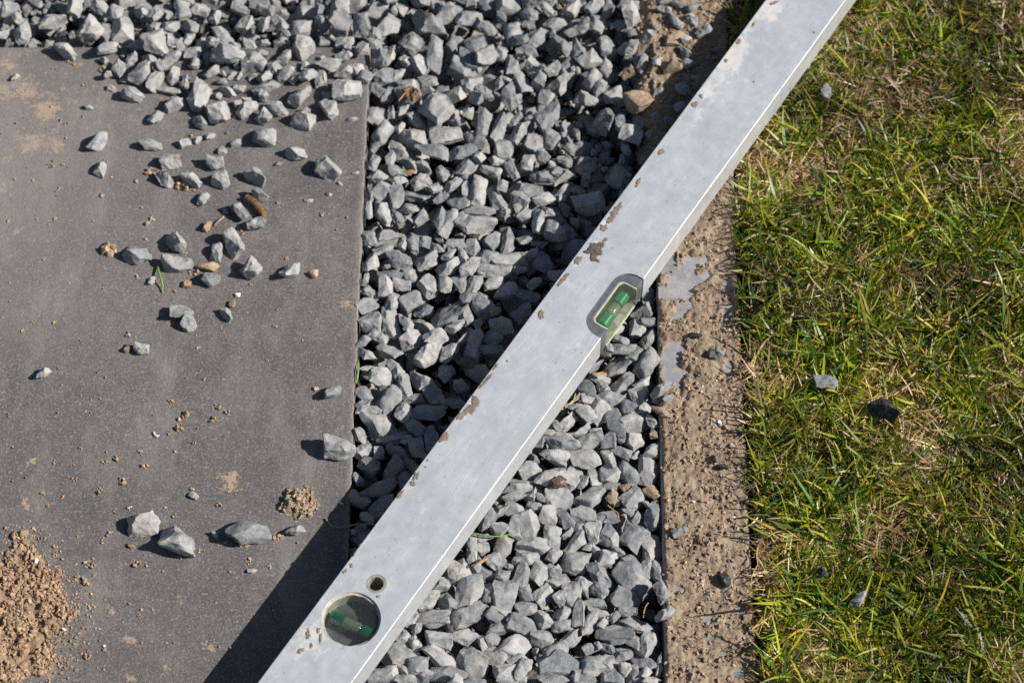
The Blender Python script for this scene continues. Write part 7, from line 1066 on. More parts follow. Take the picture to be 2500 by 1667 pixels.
# ---- material helper
class NT:
    def __init__(s, name):
        s.m = bpy.data.materials.new(name); s.m.use_nodes = True; s.t = s.m.node_tree; s.t.nodes.clear()
        s.out = s.n('ShaderNodeOutputMaterial')
    def n(s, typ, **kw):
        nd = s.t.nodes.new(typ)
        for k, v in kw.items():
            if k.startswith('_'): setattr(nd, k[1:], v)
        for k, v in kw.items():
            if k.startswith('_'): continue
            key = int(k[1:]) if k[0] == 'i' and k[1:].isdigit() else k.replace('__', ' ')
            s.set(nd, key, v)
        return nd
    def set(s, nd, key, v):
        sock = nd.inputs[key]
        if isinstance(v, tuple) and len(v) == 2 and hasattr(v[0], 'outputs'): s.t.links.new(v[0].outputs[v[1]], sock)
        elif hasattr(v, 'outputs'): s.t.links.new(v.outputs[0], sock)
        else:
            if isinstance(v, (tuple, list)) and len(v) == 3 and sock.type == 'RGBA': v = (*v, 1)
            sock.default_value = v
    def coord(s, kind='Object', scale=(1, 1, 1), rot=(0, 0, 0), add=None):
        c = (s.n('ShaderNodeTexCoord'), kind)
        if add is not None: c = s.n('ShaderNodeVectorMath', _operation='ADD', i0=c, i1=add)
        return s.n('ShaderNodeMapping', Vector=c, Scale=scale, Rotation=rot)
    def noise(s, vec, scale, detail=4, rough=.55, dist=0):
        return s.n('ShaderNodeTexNoise', Vector=vec, Scale=scale, Detail=detail, Roughness=rough, Distortion=dist)
    def ramp(s, fac, stops):
        r = s.n('ShaderNodeValToRGB', Fac=fac); e = r.color_ramp.elements
        while len(e) < len(stops): e.new(.5)
        for el, (p, c) in zip(e, stops):
            el.position = p; el.color = (*c, 1) if len(c) == 3 else c
        return r
    def mr(s, v, a, b, c=0, d=1):
        return s.n('ShaderNodeMapRange', Value=v, **{'From__Min': a, 'From__Max': b, 'To__Min': c, 'To__Max': d})
    def mix(s, f, a, b, mode='MIX'):
        m = s.n('ShaderNodeMix', _data_type='RGBA', _blend_type=mode)
        s.set(m, 0, f); s.set(m, 6, a); s.set(m, 7, b); return (m, 2)
    def math(s, op, a, b=0.0, c=None):
        m = s.n('ShaderNodeMath', _operation=op, i0=a, i1=b)
        if c is not None: s.set(m, 2, c)
        return m
    def bump(s, h, strength, dist):
        return s.n('ShaderNodeBump', Height=h, Strength=strength, Distance=dist)
    def bsdf(s, **kw):
        b = s.n('ShaderNodeBsdfPrincipled', **kw); s.t.links.new(b.outputs[0], s.out.inputs[0]); return b
    def attr(s, name): return s.n('ShaderNodeAttribute', _attribute_name=name)
def g(v): return (v, v, v)
# ---- crushed stone
def stone_mat(name, dark, light, rust=0, dusty=(.40, .355, .30)):
    t = NT(name)
    tone = (t.attr('tone'), 'Fac')
    off = t.n('ShaderNodeVectorMath', _operation='SCALE', i0=(1.7, 3.1, 2.3)); t.set(off, 'Scale', tone)
    vec = t.coord('Object', add=off)
    big = t.noise(vec, 70, 4, .6); mid = t.noise(vec, 260, 5, .65, .4); fine = t.noise(vec, 1500, 3, .7)
    f = t.math('ADD', t.math('MULTIPLY', (big, 0), .55), t.math('MULTIPLY', (mid, 0), .45))
    f = t.mr(f, .36, .66)
    toned = t.mr(t.math('FRACT', t.math('MULTIPLY', tone, 7.13)), 0, 1, -.34, .28)
    f = t.math('ADD', f, toned); f.use_clamp = True
    c = t.mix(f, dark, light)
    warm = t.mr(t.math('FRACT', t.math('MULTIPLY', tone, 3.77)), .55, 1, 0, .5)
    c = t.mix(t.math('MULTIPLY', warm, t.mr((big, 0), .45, .6)), c, dusty)
    c = t.mix(t.mr((fine, 0), .3, .7, .0, .35), c, t.mix(.5, c, dark), 'MIX')
    vein = t.noise(vec, 130, 2, .5, 1.5)
    c = t.mix(t.mr(t.math('ABSOLUTE', t.math('SUBTRACT', (vein, 0), .5)), .0, .012, .30, 0), c, g(.5))
    if rust:
        rn = t.noise(vec, 95, 4, .6)
        c = t.mix(t.mr((rn, 0), .54, .66, 0, .6), c, (.33, .20, .11))
    hgt = t.math('ADD', t.math('MULTIPLY', (mid, 0), .7), t.math('MULTIPLY', (fine, 0), .3))
    t.bsdf(Base__Color=c, Roughness=.82, Normal=t.bump(hgt, .7, .0015), **{'Specular__IOR__Level': .3})
    return t.m
M_stone = stone_mat('crushed_grey_stone', (.145, .155, .166), (.405, .397, .378))
M_rust = stone_mat('rust_marked_stone', (.12, .135, .15), (.33, .33, .32), 1)
M_brown = stone_mat('brown_stone', (.085, .062, .048), (.19, .155, .13))
M_dark = stone_mat('black_stone', (.018, .019, .022), (.060, .062, .066))
M_clod = stone_mat('dry_soil_clod', (.20, .13, .08), (.44, .31, .20), 0, (.42, .30, .20))
M_white = stone_mat('white_pebble', (.55, .52, .48), (.85, .82, .78))
# ---- soil
def soil_mat(name, a, b):
    t = NT(name); vec = t.coord('Object')
    n1 = t.noise(vec, 60, 5, .65); n2 = t.noise(vec, 420, 4, .7); n3 = t.noise(vec, 1800, 2, .6)
    f = t.mr(t.math('ADD', t.math('MULTIPLY', (n1, 0), .5), t.math('MULTIPLY', (n2, 0), .5)), .36, .64)
    c = t.mix(f, a, b)
    tone = t.mr(t.math('FRACT', t.math('MULTIPLY', (t.attr('tone'), 'Fac'), 7.13)), 0, 1, .70, 1.35)
    c = t.mix(1, c, tone, 'MULTIPLY')
    c = t.mix(t.mr((n3, 0), .66, .72, 0, .5), c, (.6, .52, .43))
    t.bsdf(Base__Color=c, Roughness=.95, Normal=t.bump(t.math('ADD', (n2, 0), t.math('MULTIPLY', (n3, 0), .6)), .7, .0012), **{'Specular__IOR__Level': .1})
    return t.m
M_soil = soil_mat('dry_sandy_soil', (.205, .148, .102), (.420, .325, .235))
M_soil2 = soil_mat('ochre_sandy_soil', (.26, .175, .11), (.49, .36, .24))
M_heap = soil_mat('red_brown_soil', (.225, .145, .090), (.455, .325, .215))
M_turf = soil_mat('turf_soil', (.06, .042, .028), (.20, .14, .085))
M_bed = soil_mat('dark_bed_soil', (.035, .032, .030), (.09, .08, .07))
# ---- slab
t = NT('dark_paving_concrete'); vec = t.coord('Object')
n1 = t.noise(vec, 9, 4, .6); n2 = t.noise(vec, 45, 5, .65); n3 = t.noise(vec, 900, 2, .7); n4 = t.noise(vec, 520, 2, .8)
vo = t.n('ShaderNodeTexVoronoi', Vector=vec, Scale=700.0)
c = t.mix(t.mr((n1, 0), .35, .65), (.098, .093, .093), (.178, .160, .148))
c = t.mix(t.mr((n2, 0), .42, .66, 0, .75), c, (.185, .165, .150)); c = t.mix(t.mr((t.noise(vec, 110, 6, .8), 0), .40, .62, .55, 0), c, (.070, .066, .068))
c = t.mix(t.mr((n3, 0), .44, .60, .0, .62), c, (.045, .043, .048))
c = t.mix(t.mr((n4, 0), .55, .66, 0, .55), c, (.27, .25, .245))
c = t.mix(t.mr((t.n('ShaderNodeTexNoise', Vector=vec, Scale=1300.0, Detail=1.0), 0), .70, .75, 0, .8), c, (.50, .47, .45))
dust = t.math('ADD', (t.attr('dust'), 'Fac'), t.mr(t.math('ADD', t.math('MULTIPLY', (t.noise(vec, 160, 5, .7), 0), .6), t.math('MULTIPLY', (n4, 0), .4)), .34, .66, -.75, .68))
c = t.mix(t.mr(dust, .55, .95, 0, .82), c, (.40, .285, .18))
sw = t.noise(t.coord('Object', scale=(1, .35, 1), rot=(0, 0, .5)), 26, 5, .7)
c = t.mix(t.mr((sw, 0), .50, .68, 0, .38), c, (.27, .235, .205))
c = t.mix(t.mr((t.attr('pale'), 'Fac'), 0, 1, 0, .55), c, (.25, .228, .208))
t.bsdf(Base__Color=c, Roughness=.8, Normal=t.bump(t.math('ADD', (n3, 0), (n4, 0)), .45, .0006), **{'Specular__IOR__Level': .35})
M_slab = t.m
t = NT('slate_grey_kerb_concrete'); vec = t.coord('Object')
n2 = t.noise(vec, 60, 5, .65); n3 = t.noise(vec, 900, 2, .7)
c = t.mix(t.mr((n2, 0), .35, .65), (.150, .165, .190), (.235, .245, .265))
c = t.mix(t.mr((t.noise(vec, 190, 6, .8), 0), .47, .62, 0, .7), c, (.36, .29, .22))
t.bsdf(Base__Color=c, Roughness=.8, Normal=t.bump((n3, 0), .4, .0006)); M_kerb = t.m
# ---- ground far around
t = NT('ground_soil_and_grass'); vec = t.coord('Object')
c = t.mix(t.mr((t.noise(vec, 6, 8, .7), 0), .4, .6), (.13, .095, .06), (.08, .11, .03))
t.bsdf(Base__Color=c, Roughness=.95); M_ground = t.m
# ---- aluminium
t = NT('worn_aluminium')
vec = t.coord('Object')
def scratches(rotz, along, across, lo, hi):
    v = t.n('ShaderNodeMapping', Vector=t.n('ShaderNodeMapping', Vector=(t.n('ShaderNodeTexCoord'), 'Object'), Rotation=(0, 0, math.radians(rotz))), Scale=(along, across, along))
    return t.mr((t.noise(v, 1, 2, .5, .0), 0), lo, hi)
s1 = scratches(9, 16, 1500, .60, .72); s2 = scratches(-4, 22, 1100, .62, .74); s3 = scratches(24, 24, 900, .66, .74); s4 = scratches(-38, 40, 1000, .69, .76)
s5 = scratches(0.5, 4, 2400, .3, .7)
cl = t.noise(vec, 28, 5, .6); cl2 = t.noise(vec, 110, 5, .65)
scr = t.math('MAXIMUM', t.math('MAXIMUM', s1, s2), t.math('MAXIMUM', s3, s4))
msk = t.mr((cl, 0), .38, .6, .15, 1.0)
scr = t.math('MULTIPLY', scr, msk)
c = t.mix(t.mr((cl, 0), .35, .65), (.62, .65, .69), (.71, .725, .74))
c = t.mix(t.mr((cl2, 0), .5, .75, 0, .5), c, (.72, .71, .69))
c = t.mix(t.math('MULTIPLY', scr, .34), c, (.92, .93, .94))
fl = t.noise(vec, 420, 2, .5); c = t.mix(t.mr((fl, 0), .70, .74, 0, .6), c, (.30, .28, .25))
dirt = t.math('ADD', (t.attr('dirt'), 'Fac'), t.mr((t.noise(vec, 130, 6, .75), 0), .3, .7, -.45, .45))
dm = t.mr(dirt, .35, .85, 0, .75)
c = t.mix(dm, c, (.52, .47, .40))
sp_ = t.noise(t.coord('Object', scale=(1, 3, 1)), 60, 6, .75); c = t.mix(t.mr((sp_, 0), .52, .66, 0, .45), c, (.60, .575, .53))
rough = t.math('ADD', t.mr((cl2, 0), .3, .7, .40, .52), t.math('MULTIPLY', dm, .3))
metal = t.math('MULTIPLY', t.math('SUBTRACT', 1.0, dm), .62)
bp = t.bump(t.math('ADD', scr, t.math('MULTIPLY', s5, .35)), .13, .0003)
t.bsdf(Base__Color=c, Metallic=metal, Roughness=rough, Normal=bp); M_alu = t.m
def simple(name, c, rough=.5, metal=0, **kw):
    t = NT(name); vec = t.coord('Object')
    n = t.noise(vec, 220, 5, .65)
    cc = t.mix(t.mr((n, 0), .35, .65), tuple(x*.78 for x in c), tuple(min(1, x*1.18) for x in c))
    t.bsdf(Base__Color=cc, Roughness=t.mr((n, 0), .3, .7, rough*.8, min(1, rough*1.2)), Metallic=metal, **kw); return t.m
M_ring = simple('dusty_metal_ring', (.50, .45, .38), .5, .35)
M_bush = simple('worn_bushing', (.33, .29, .24), .5, .3)
M_hole = simple('hole_lining', (.30, .28, .24), .7)
M_greyp = simple('smoky_grey_plastic', (.105, .11, .125), .22)
M_backing = simple('grey_backing_painted_reflections', (.085, .092, .09), .3)  # grey backing; its cloudy mottling is painted in for reflections under the window
M_cream = simple('pale_yellow_backing', (.50, .52, .36), .5)
M_dim = simple('dim_pale_backing', (.22, .24, .18), .5)
M_endcap = simple('black_end_cap', (.04, .04, .045), .5)
M_mud = soil_mat('dried_mud', (.23, .185, .145), (.40, .33, .265))
M_mudd = soil_mat('dark_dried_mud', (.10, .085, .07), (.25, .20, .16))
def clear(name, tint, gl, rough=.04, body=None, bodyf=0):
    t = NT(name); fr = t.math('MULTIPLY', t.n('ShaderNodeFresnel', IOR=1.45), t.math('SUBTRACT', 1.0, (t.n('ShaderNodeNewGeometry'), 'Backfacing')))
    tr = t.n('ShaderNodeBsdfTransparent', Color=tint); gs = t.n('ShaderNodeBsdfGlossy', Color=g(1.0), Roughness=rough)
    a = tr
    if body:
        pb = t.n('ShaderNodeBsdfPrincipled', Base__Color=body, Roughness=.15)
        m = t.n('ShaderNodeMixShader', i0=bodyf); t.t.links.new(tr.outputs[0], m.inputs[1]); t.t.links.new(pb.outputs[0], m.inputs[2]); a = m
    m = t.n('ShaderNodeMixShader', i0=t.math('MULTIPLY', fr, gl)); t.t.links.new(a.outputs[0], m.inputs[1]); t.t.links.new(gs.outputs[0], m.inputs[2])
    t.t.links.new(m.outputs[0], t.out.inputs[0]); return t.m
M_acr = clear('scuffed_clear_acrylic', (.90, .93, .91), 1.1, .12, (.40, .41, .40), .02)
M_acr2 = clear('clear_vial_block', (.93, .95, .88), 1.0, .06, (.55, .60, .46), .06)
M_glass = clear('vial_glass', (.95, .98, .95), 1.0)
M_green = clear('green_spirit', (.02, .40, .15), .9, .03, (.0, .21, .08), .72)
M_green2 = clear('deep_green_spirit', (.02, .30, .12), .9, .03, (.0, .095, .04), .78)
M_bub = clear('air_bubble', (.60, .72, .60), .8, .03, (.22, .30, .20), .40)
# ---- grass
t = NT('grass_blades')
c0 = (t.attr('col'), 'Color'); vec = t.coord('Object')
c = t.mix(t.mr((t.noise(vec, 240, 3, .6), 0), .35, .65, 0, .35), c0, t.mix(1, c0, (.55, .6, .5), 'MULTIPLY'))
d = t.n('ShaderNodeBsdfPrincipled', Base__Color=c, Roughness=.42, **{'Specular__IOR__Level': .45})
tr = t.n('ShaderNodeBsdfTranslucent', Color=t.mix(1, c, (1.1, 1.15, .6), 'MULTIPLY'))
m = t.n('ShaderNodeMixShader', i0=.33); t.t.links.new(d.outputs[0], m.inputs[1]); t.t.links.new(tr.outputs[0], m.inputs[2]); t.t.links.new(m.outputs[0], t.out.inputs[0])
M_grass = t.m
M_leaf = simple('dry_orange_leaf', (.40, .22, .09), .6)
M_bark = simple('red_brown_bark', (.10, .048, .032), .5)
M_straw = simple('dry_straw', (.42, .31, .17), .6)
M_stem = simple('green_stem', (.16, .25, .04), .5)
M_root = simple('dry_root', (.25, .19, .11), .7)
# ================================================================ lines of the layout
A0 = at(845, 225); A1 = at(800, 1250)
K0 = at(1510, 700); K1 = at(1528, 1568); Q0 = at(1690, 500); Q1 = at(1740, 1568)
def lin(a, b): return lambda y: a.x+(b.x-a.x)*(y-a.y)/(b.y-a.y)
slabx, kerbx, kerbr = lin(A0, A1), lin(K0, K1), lin(Q0, Q1)
YT = at(500, 108).y
def uvz(p):
    p = Vector(p)-CAM; f = Vector((0, math.sin(TH), -math.cos(TH))); up = Vector((0, math.cos(TH), math.sin(TH)))
    return 1176+F*p.x/p.dot(f), 784-F*p.dot(up)/p.dot(f)
a0 = at(628*.9408, 1667*.9408, .038); a1 = at(1868*.9408, 0, .038); b0 = at(855.5*.9408, 1667*.9408, .038); b1 = at(2065*.9408, 0, .038)
AX = ((a1-a0)+(b1-b0)).normalized(); NR = Vector((AX.y, -AX.x, 0)); LW = .0490
AM = (a0+a1)/2; AM += NR*((((AM+(b0-a0)) - (b0+b1)/2).dot(NR))*0)
def st(p): q = Vector((p[0], p[1], 0))-Vector((a0.x, a0.y, 0)); return q.dot(AX), q.dot(NR)
# ================================================================ ground, slab
bm = bmesh.new(); bmesh.ops.create_grid(bm, x_segments=8, y_segments=8, size=30)
tag(from_bm('ground', bm, M_ground, loc=(0, 0, -.075)), 'bare soil ground under and around the paving', None, None, 'structure')
bm = bmesh.new(); bmesh.ops.create_grid(bm, x_segments=60, y_segments=80, size=.5)
for v in bm.verts:
    v.co.x = v.co.x*.9-.02; v.co.z = fbm(v.co*40)*.004
tag(from_bm('gravel_bed_soil', bm, M_bed, loc=(-.06, .1, -.036)), 'dark soil under the gravel', None, None, 'structure')
STAINS = [(16, 148, 14, 12, .8), (58, 212, 20, 22, .7), (108, 255, 22, 26, 1.0), (72, 328, 26, 18, .95), (133, 334, 16, 18, .9), (6, 210, 14, 16, .7), (170, 240, 8, 6, .5),
    (20, 365, 10, 8, .5), (60, 120, 16, 12, .6), (180, 150, 10, 8, .6), (5, 428, 14, 12, .9), (23, 590, 9, 22, .5), (45, 535, 26, 14, .5), (130, 505, 9, 8, .5),
    (793, 695, 14, 13, 1.05), (527, 1104, 20, 22, 1.25), (560, 1120, 14, 12, .6), (58, 1158, 12, 14, 1.0), (72, 1058, 12, 14, 1.0), (255, 575, 12, 14, .8), (486, 960, 9, 9, .6),
    (50, 1065, 26, 18, .35), (20, 1090, 30, 14, .4), (205, 1340, 14, 10, .85), (300, 1470, 32, 9, .85), (480, 1480, 20, 16, .8), (250, 1400, 16, 12, .7), (405, 1380, 12, 10, .7), (345, 1400, 14, 10, .5),
    (380, 1535, 14, 12, .85), (300, 1560, 26, 14, .7), (360, 1462, 12, 8, .6), (590, 1340, 9, 7, .6), (575, 1340, 6, 5, .6), (170, 1530, 12, 14, .7), (120, 1535, 14, 20, .7), (450, 1400, 14, 12, .55), (500, 1400, 8, 8, .5), (418, 1200, 6, 6, .5),
    (60, 1235, 20, 18, .8), (245, 1010, 6, 5, .4), (430, 860, 16, 6, .35), (480, 420, 26, 5, .3), (380, 300, 30, 5, .35), (100, 560, 30, 12, .35), (360, 820, 5, 4, .6),
    (100, 1400, 85, 120, .55), (60, 1260, 70, 50, .45), (688, 1160, 50, 42, .5), (420, 590, 60, 40, .35), (300, 240, 80, 40, .3)]
def dustfield(x, y):
    u, v = uvz((x, y, 0)); d = 0.0
    for su, sv, ru, rv, a in STAINS:
        if not ru: continue
        r2 = ((u-su)/(ru*1.15))**2+((v-sv)/(rv*1.15))**2
        if r2 < 6: d = max(d, a*math.exp(-r2*.75))
    d += max(0, .30-abs(u-20)*.0012)*max(0, 1-abs(v-300)/420) + max(0, .24*(1-abs(u-60)/260))*max(0, 1-abs(v-1500)/220)
    d += .2*math.exp(-((v-190)/60)**2)
    return d
def build_slab():
    ys = list(np.arange(-.62, -.30, .02))+list(np.arange(-.30, YT-.0015, .004))+[YT-.0012, YT-.0004, YT]
    fr = list(-np.geomspace(1e-9, 1, 2))[:0]
    offs = [0, .0004, .0012]+list(np.arange(.005, .36, .004))+list(np.arange(.36, 1.1, .03))
    V = []; D = []; P = []
    for j, y in enumerate(ys):
        for i, o in enumerate(offs):
            jit = (fbm(Vector((0, y*45, 3)), 4)*.0011 + abs(fbm(Vector((4, y*260, 3)), 2))*.0008)*math.exp(-o/.003)
            x = slabx(y)-o-jit
            drop = 0.0
            if i < 2: drop = .0010 if i == 0 else .0003
            if j >= len(ys)-2: drop = max(drop, .0003 if j == len(ys)-2 else .0010)
            z = fbm(Vector((x*9, y*9, 1)), 2)*.0004-drop*(1+.5*fbm(Vector((x*300, y*300, 5)), 2))
            V.append((x, y, z))
            if o < .45 and -.3 < y < .35:
                D.append(dustfield(x, y))
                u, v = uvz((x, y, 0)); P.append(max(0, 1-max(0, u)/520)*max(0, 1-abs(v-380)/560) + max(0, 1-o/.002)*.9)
            else: D.append(0); P.append(0)
    nx = len(offs); ny = len(ys); n = nx*ny
    F4 = [[j*nx+i, (j+1)*nx+i, (j+1)*nx+i+1, j*nx+i+1][::1] for j in range(ny-1) for i in range(nx-1)]
    # side walls
    for i0, i1 in [((j)*nx, (j+1)*nx) for j in range(ny-1)]:
        pass
    base = len(V); right = [j*nx for j in range(ny)]; top = [(ny-1)*nx+i for i in range(nx)]
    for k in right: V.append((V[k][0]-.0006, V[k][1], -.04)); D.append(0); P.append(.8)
    for a in range(ny-1): F4.append([right[a], base+a, base+a+1, right[a+1]])
    b2 = len(V)
    for k in top: V.append((V[k][0], V[k][1]-.0004, -.04)); D.append(0); P.append(0)
    for a in range(nx-1): F4.append([top[a], b2+a, b2+a+1, top[a+1]])
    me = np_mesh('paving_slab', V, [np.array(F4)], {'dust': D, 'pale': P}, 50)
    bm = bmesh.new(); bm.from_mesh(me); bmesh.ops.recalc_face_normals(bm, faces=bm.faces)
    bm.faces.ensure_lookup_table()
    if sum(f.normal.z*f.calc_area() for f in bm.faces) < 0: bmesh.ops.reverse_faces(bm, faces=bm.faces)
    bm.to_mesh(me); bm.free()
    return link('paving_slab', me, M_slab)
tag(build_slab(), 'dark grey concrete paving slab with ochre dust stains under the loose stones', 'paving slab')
# ================================================================ stones
HULLS = [proto_hull(i) for i in range(NPROTO)]
FINE = [arr(detail(h, i, 2)) for i, h in enumerate(HULLS)]
ROUGH = [arr(detail(h, i+100, 1)) for i, h in enumerate(HULLS)]
def stone_mesh(pi, M, tone, rough=1.0):
    V, T = FINE[pi]; M = np.array(M)
    W = V @ M[:3, :3].T + M[:3, 3]
    base = Vector(((W[:, 0].min()+W[:, 0].max())/2, (W[:, 1].min()+W[:, 1].max())/2, W[:, 2].min()))
    return W-np.array(base[:]), T, base
BEDCH = 'ABRPT'
NSMALL = sum(1 for s in STONES if s[6] in 'SKL' and s[5] != 'c')
bed = [i for i, s in enumerate(STONES) if s[6] in BEDCH and s[5] != 'c']
def shown(i):
    s = STONES[i]
    vis = max(0, min(2352, s[0]+s[2]/2)-max(0, s[0]-s[2]/2))*max(0, min(1568, s[1]+s[3]/2)-max(0, s[1]-s[3]/2))
    return vis*(5 if s[5] else 1)
bed.sort(key=lambda i: -shown(i))
single = set(bed[:300-NSMALL])
WORDN = 'first second third fourth fifth sixth seventh eighth ninth tenth eleventh twelfth thirteenth fourteenth fifteenth sixteenth seventeenth eighteenth nineteenth twentieth'.split()
def ordn(k):
    if k < 20: return WORDN[k]
    return ['twenty-', 'thirty-', 'forty-'][(k+1)//10-2]+WORDN[(k+1) % 10-1] if (k+1) % 10 else ['thirtieth', 'fortieth', 'fiftieth'][(k+1)//10-3]
GROUPS = {'A': 'gravel stones between the paving slab and the spirit level', 'R': 'gravel stones between the spirit level and the edging stone',
          'B': 'gravel stones of the heap at the far end', 'T': 'gravel stones lying in soil at the far end beside the level', 'P': 'gravel stones heaped on the far end of the paving slab'}
SLAB_LABELS = SLABTXT.strip().split('\n')
names = {}
classes = {}
items_fill = []
si = 0
for i, s in enumerate(STONES):
    u, v, w, h, a, k, c = s
    pi, M = stone_pose(i, s, HULLS)
    tone = RND.random()*9
    if c in 'SP' and k == '':
        lo_, hi_ = (.0, .3) if i in (16, 37, 39, 52, 53, 58, 68, 74) else (.62, 1.0)
        while not lo_ < (tone*7.13) % 1 < hi_: tone = RND.random()*9
    if c == 'L': tone = (1.75+.14*0)/7.13*1.0+.07
    if k == 'c':
        continue
    if c in BEDCH and i not in single:
        V, T = FINE[pi]; items_fill.append((V, T, M, tone)); continue
    V, T, base = stone_mesh(pi, M, tone)
    me = np_mesh('stone', V, list(T.values()), {'tone': np.full(len(V), tone)}, 25)
    mat = {'': M_stone, 'r': M_rust, 'b': M_brown, 'd': M_dark}[k]
    if c == 'S' and min(w, h) < 1: mat = M_white
    nm = 'stone' if c in 'SKL' else 'gravel_stone'
    o = link(nm, me, mat, None, base)
    if c == 'S':
        lb = SLAB_LABELS[si]; si += 1
        if not lb.strip(): lb = 'small grey stone on the slab'
        tag(o, lb, 'stone', 'stones scattered on the paving slab')
    elif c in 'KL':
        tag(o, None, 'stone', 'stones on the edging stone' if c == 'K' else 'stones lying in the lawn'); names[i] = o
    else:
        size = 'large' if min(w, h) > 46 else ('long' if max(w, h) > 1.7*min(w, h) else ('wide' if w > 1.25*h else ('tall' if h > 1.2*w else 'blocky')))
        if k == 'r': size = 'rust-marked'
        if k == 'b': size = 'brown'
        zone = c
        if c == 'A': zone = 'A%d' % (0 if v < 400 else 1 if v < 560 else 2 if v < 700 else 3 if v < 850 else 4)
        if c == 'R': zone = 'R%d' % (0 if v < 1000 else 1 if v < 1180 else 2 if v < 1330 else 3 if v < 1450 else 4)
        if c == 'B': zone = 'B%d' % (0 if u < 1080 else 1)
        classes.setdefault((zone, size), []).append((v, i, o))
        o['group'] = GROUPS[c]; o['category'] = 'gravel stone'
ZT = {'A0': 'left of the level beside the slab corner', 'A1': 'left of the level below the slab corner', 'A2': 'left of the level at vial window height', 'A3': 'left of the level, just below vial height', 'A4': 'in the narrow wedge between slab and level',
      'R0': 'right of the level near the vial window', 'R1': 'right of the level beside rust-marked stones', 'R2': 'right of the level, middle of the strip', 'R3': 'right of the round vial', 'R4': 'along the bottom right of the level',
      'B0': 'in far heap above the slab corner', 'B1': 'in far heap towards the level', 'P': 'heaped on the far slab end', 'T': 'among brown soil at far end by the level'}
SZ = {'large': 'large angular grey stone', 'long': 'long narrow grey stone', 'wide': 'wide low grey stone', 'tall': 'upright grey stone', 'blocky': 'blocky grey stone', 'rust-marked': 'rust-marked grey stone', 'brown': 'brown stone'}
for (z, sz), L in classes.items():
    L.sort(key=lambda t: t[0])
    for k, (v, i, o) in enumerate(L):
        o['label'] = SZ[sz]+' '+ZT[z] + ('' if len(L) == 1 else ', %s from far end' % ordn(k))
KL = [i for i in names]
KLT = {'K': [], 'L': []}
for i in KL: KLT[STONES[i][6]].append(i)
for c, txt in (('K', KERBTXT), ('L', LAWNTXT)):
    for i, lb in zip(KLT[c], txt.strip().split('\n')): names[i]['label'] = lb
# ---- simulated fill
for k in range(0, len(FILL), 8):
    x, y, z, qx, qy, qz, pi, sz = FILL[k:k+8]
    qx, qy, qz = qx/99, qy/99, qz/99; qw = math.sqrt(max(0, 1-qx*qx-qy*qy-qz*qz))
    M = Matrix.Translation((x*1e-4, y*1e-4, z*1e-4)) @ Quaternion((qw, qx, qy, qz)).to_matrix().to_4x4() @ Matrix.Scale(sz*1e-4, 4)
    V, T = (FINE if z*1e-4 > -.012 else ROUGH)[pi]
    items_fill.append((V, T, M, RND.random()*9))
tag(link('gravel', merge('gravel', items_fill, M_stone, 25), M_stone), 'loose grey crushed gravel filling the bed under and between the bigger stones', 'gravel', None, 'stuff')
# ================================================================ clods and crumbs
def clod_arr(seed):
    h = proto_hull(seed % NPROTO); bm = detail(h, seed, 1, 1.0); h.free()
    for v in bm.verts: v.co += v.normal*fbm(v.co*5+Vector((seed, 0, 0)), 3)*.05
    return arr(bm)
CL = [clod_arr(200+i) for i in range(8)]
CLODTXT_L = CLODTXT.strip().split('\n'); ci = 0
def mini(bm_seed):
    h = proto_hull(bm_seed); a = arr(h); h.free(); return a
MINI = [mini(i) for i in (2, 6, 10, 14, 18, 22)]
def mini_clump(cx, cy, z, sx, sy, n, smin, smax, rng, out, dome=0):
    for _ in range(n):
        a = rng.random()*6.283; r = math.sqrt(rng.random())
        x = cx+math.cos(a)*r*sx; y = cy+math.sin(a)*r*sy
        s = smin*(smax/smin)**(rng.random()**2.2)
        q = Quaternion((rng.gauss(0, 1), rng.gauss(0, 1), rng.gauss(0, 1), rng.gauss(0, 1))).normalized()
        zz = z+s*.3+dome*(1-r*r)
        out.append((*MINI[rng.randrange(6)], Matrix.Translation((x, y, zz)) @ q.to_matrix().to_4x4() @ Matrix.Scale(s, 4), rng.random()*9))
for i, s in enumerate(STONES):
    if s[5] != 'c': continue
    pi, M = stone_pose(i, s, HULLS)
    V, T = CL[i % 8]
    # same footprint box as measured
    Mn = np.array(M); Wp = np.array([(M @ v.co)[:] for v in HULLS[pi].verts]); lo = Wp.min(0); hi = Wp.max(0)
    V0 = V @ np.array(Matrix.Rotation(i*1.3, 3, 'Z')).T; l0 = V0.min(0); h0 = V0.max(0)
    W = (V0-l0)/(h0-l0)*(hi-lo)+lo
    base = np.array([(lo[0]+hi[0])/2, (lo[1]+hi[1])/2, lo[2]])
    me = np_mesh('soil_clod', W-base, list(T.values()), {'tone': np.full(len(W), RND.random())}, 60)
    o = link('soil_clod', me, M_soil2 if s[6] == 'S' else M_soil, None, Vector(base))
    tag(o, CLODTXT_L[ci], 'soil clod', 'dry soil clods'); ci += 1
crumbs = []
rng = random.Random(5)
CR = [(500/2.777, 0, 0, 0)]
def cr(u, v, w, h, n, smin=.0008, smax=.0035, dome=0.0):
    P = at(u, v); mini_clump(P.x, P.y, 0, w*.00015, h*.00015/.87, n, smin, smax, rng, crumbs, dome)
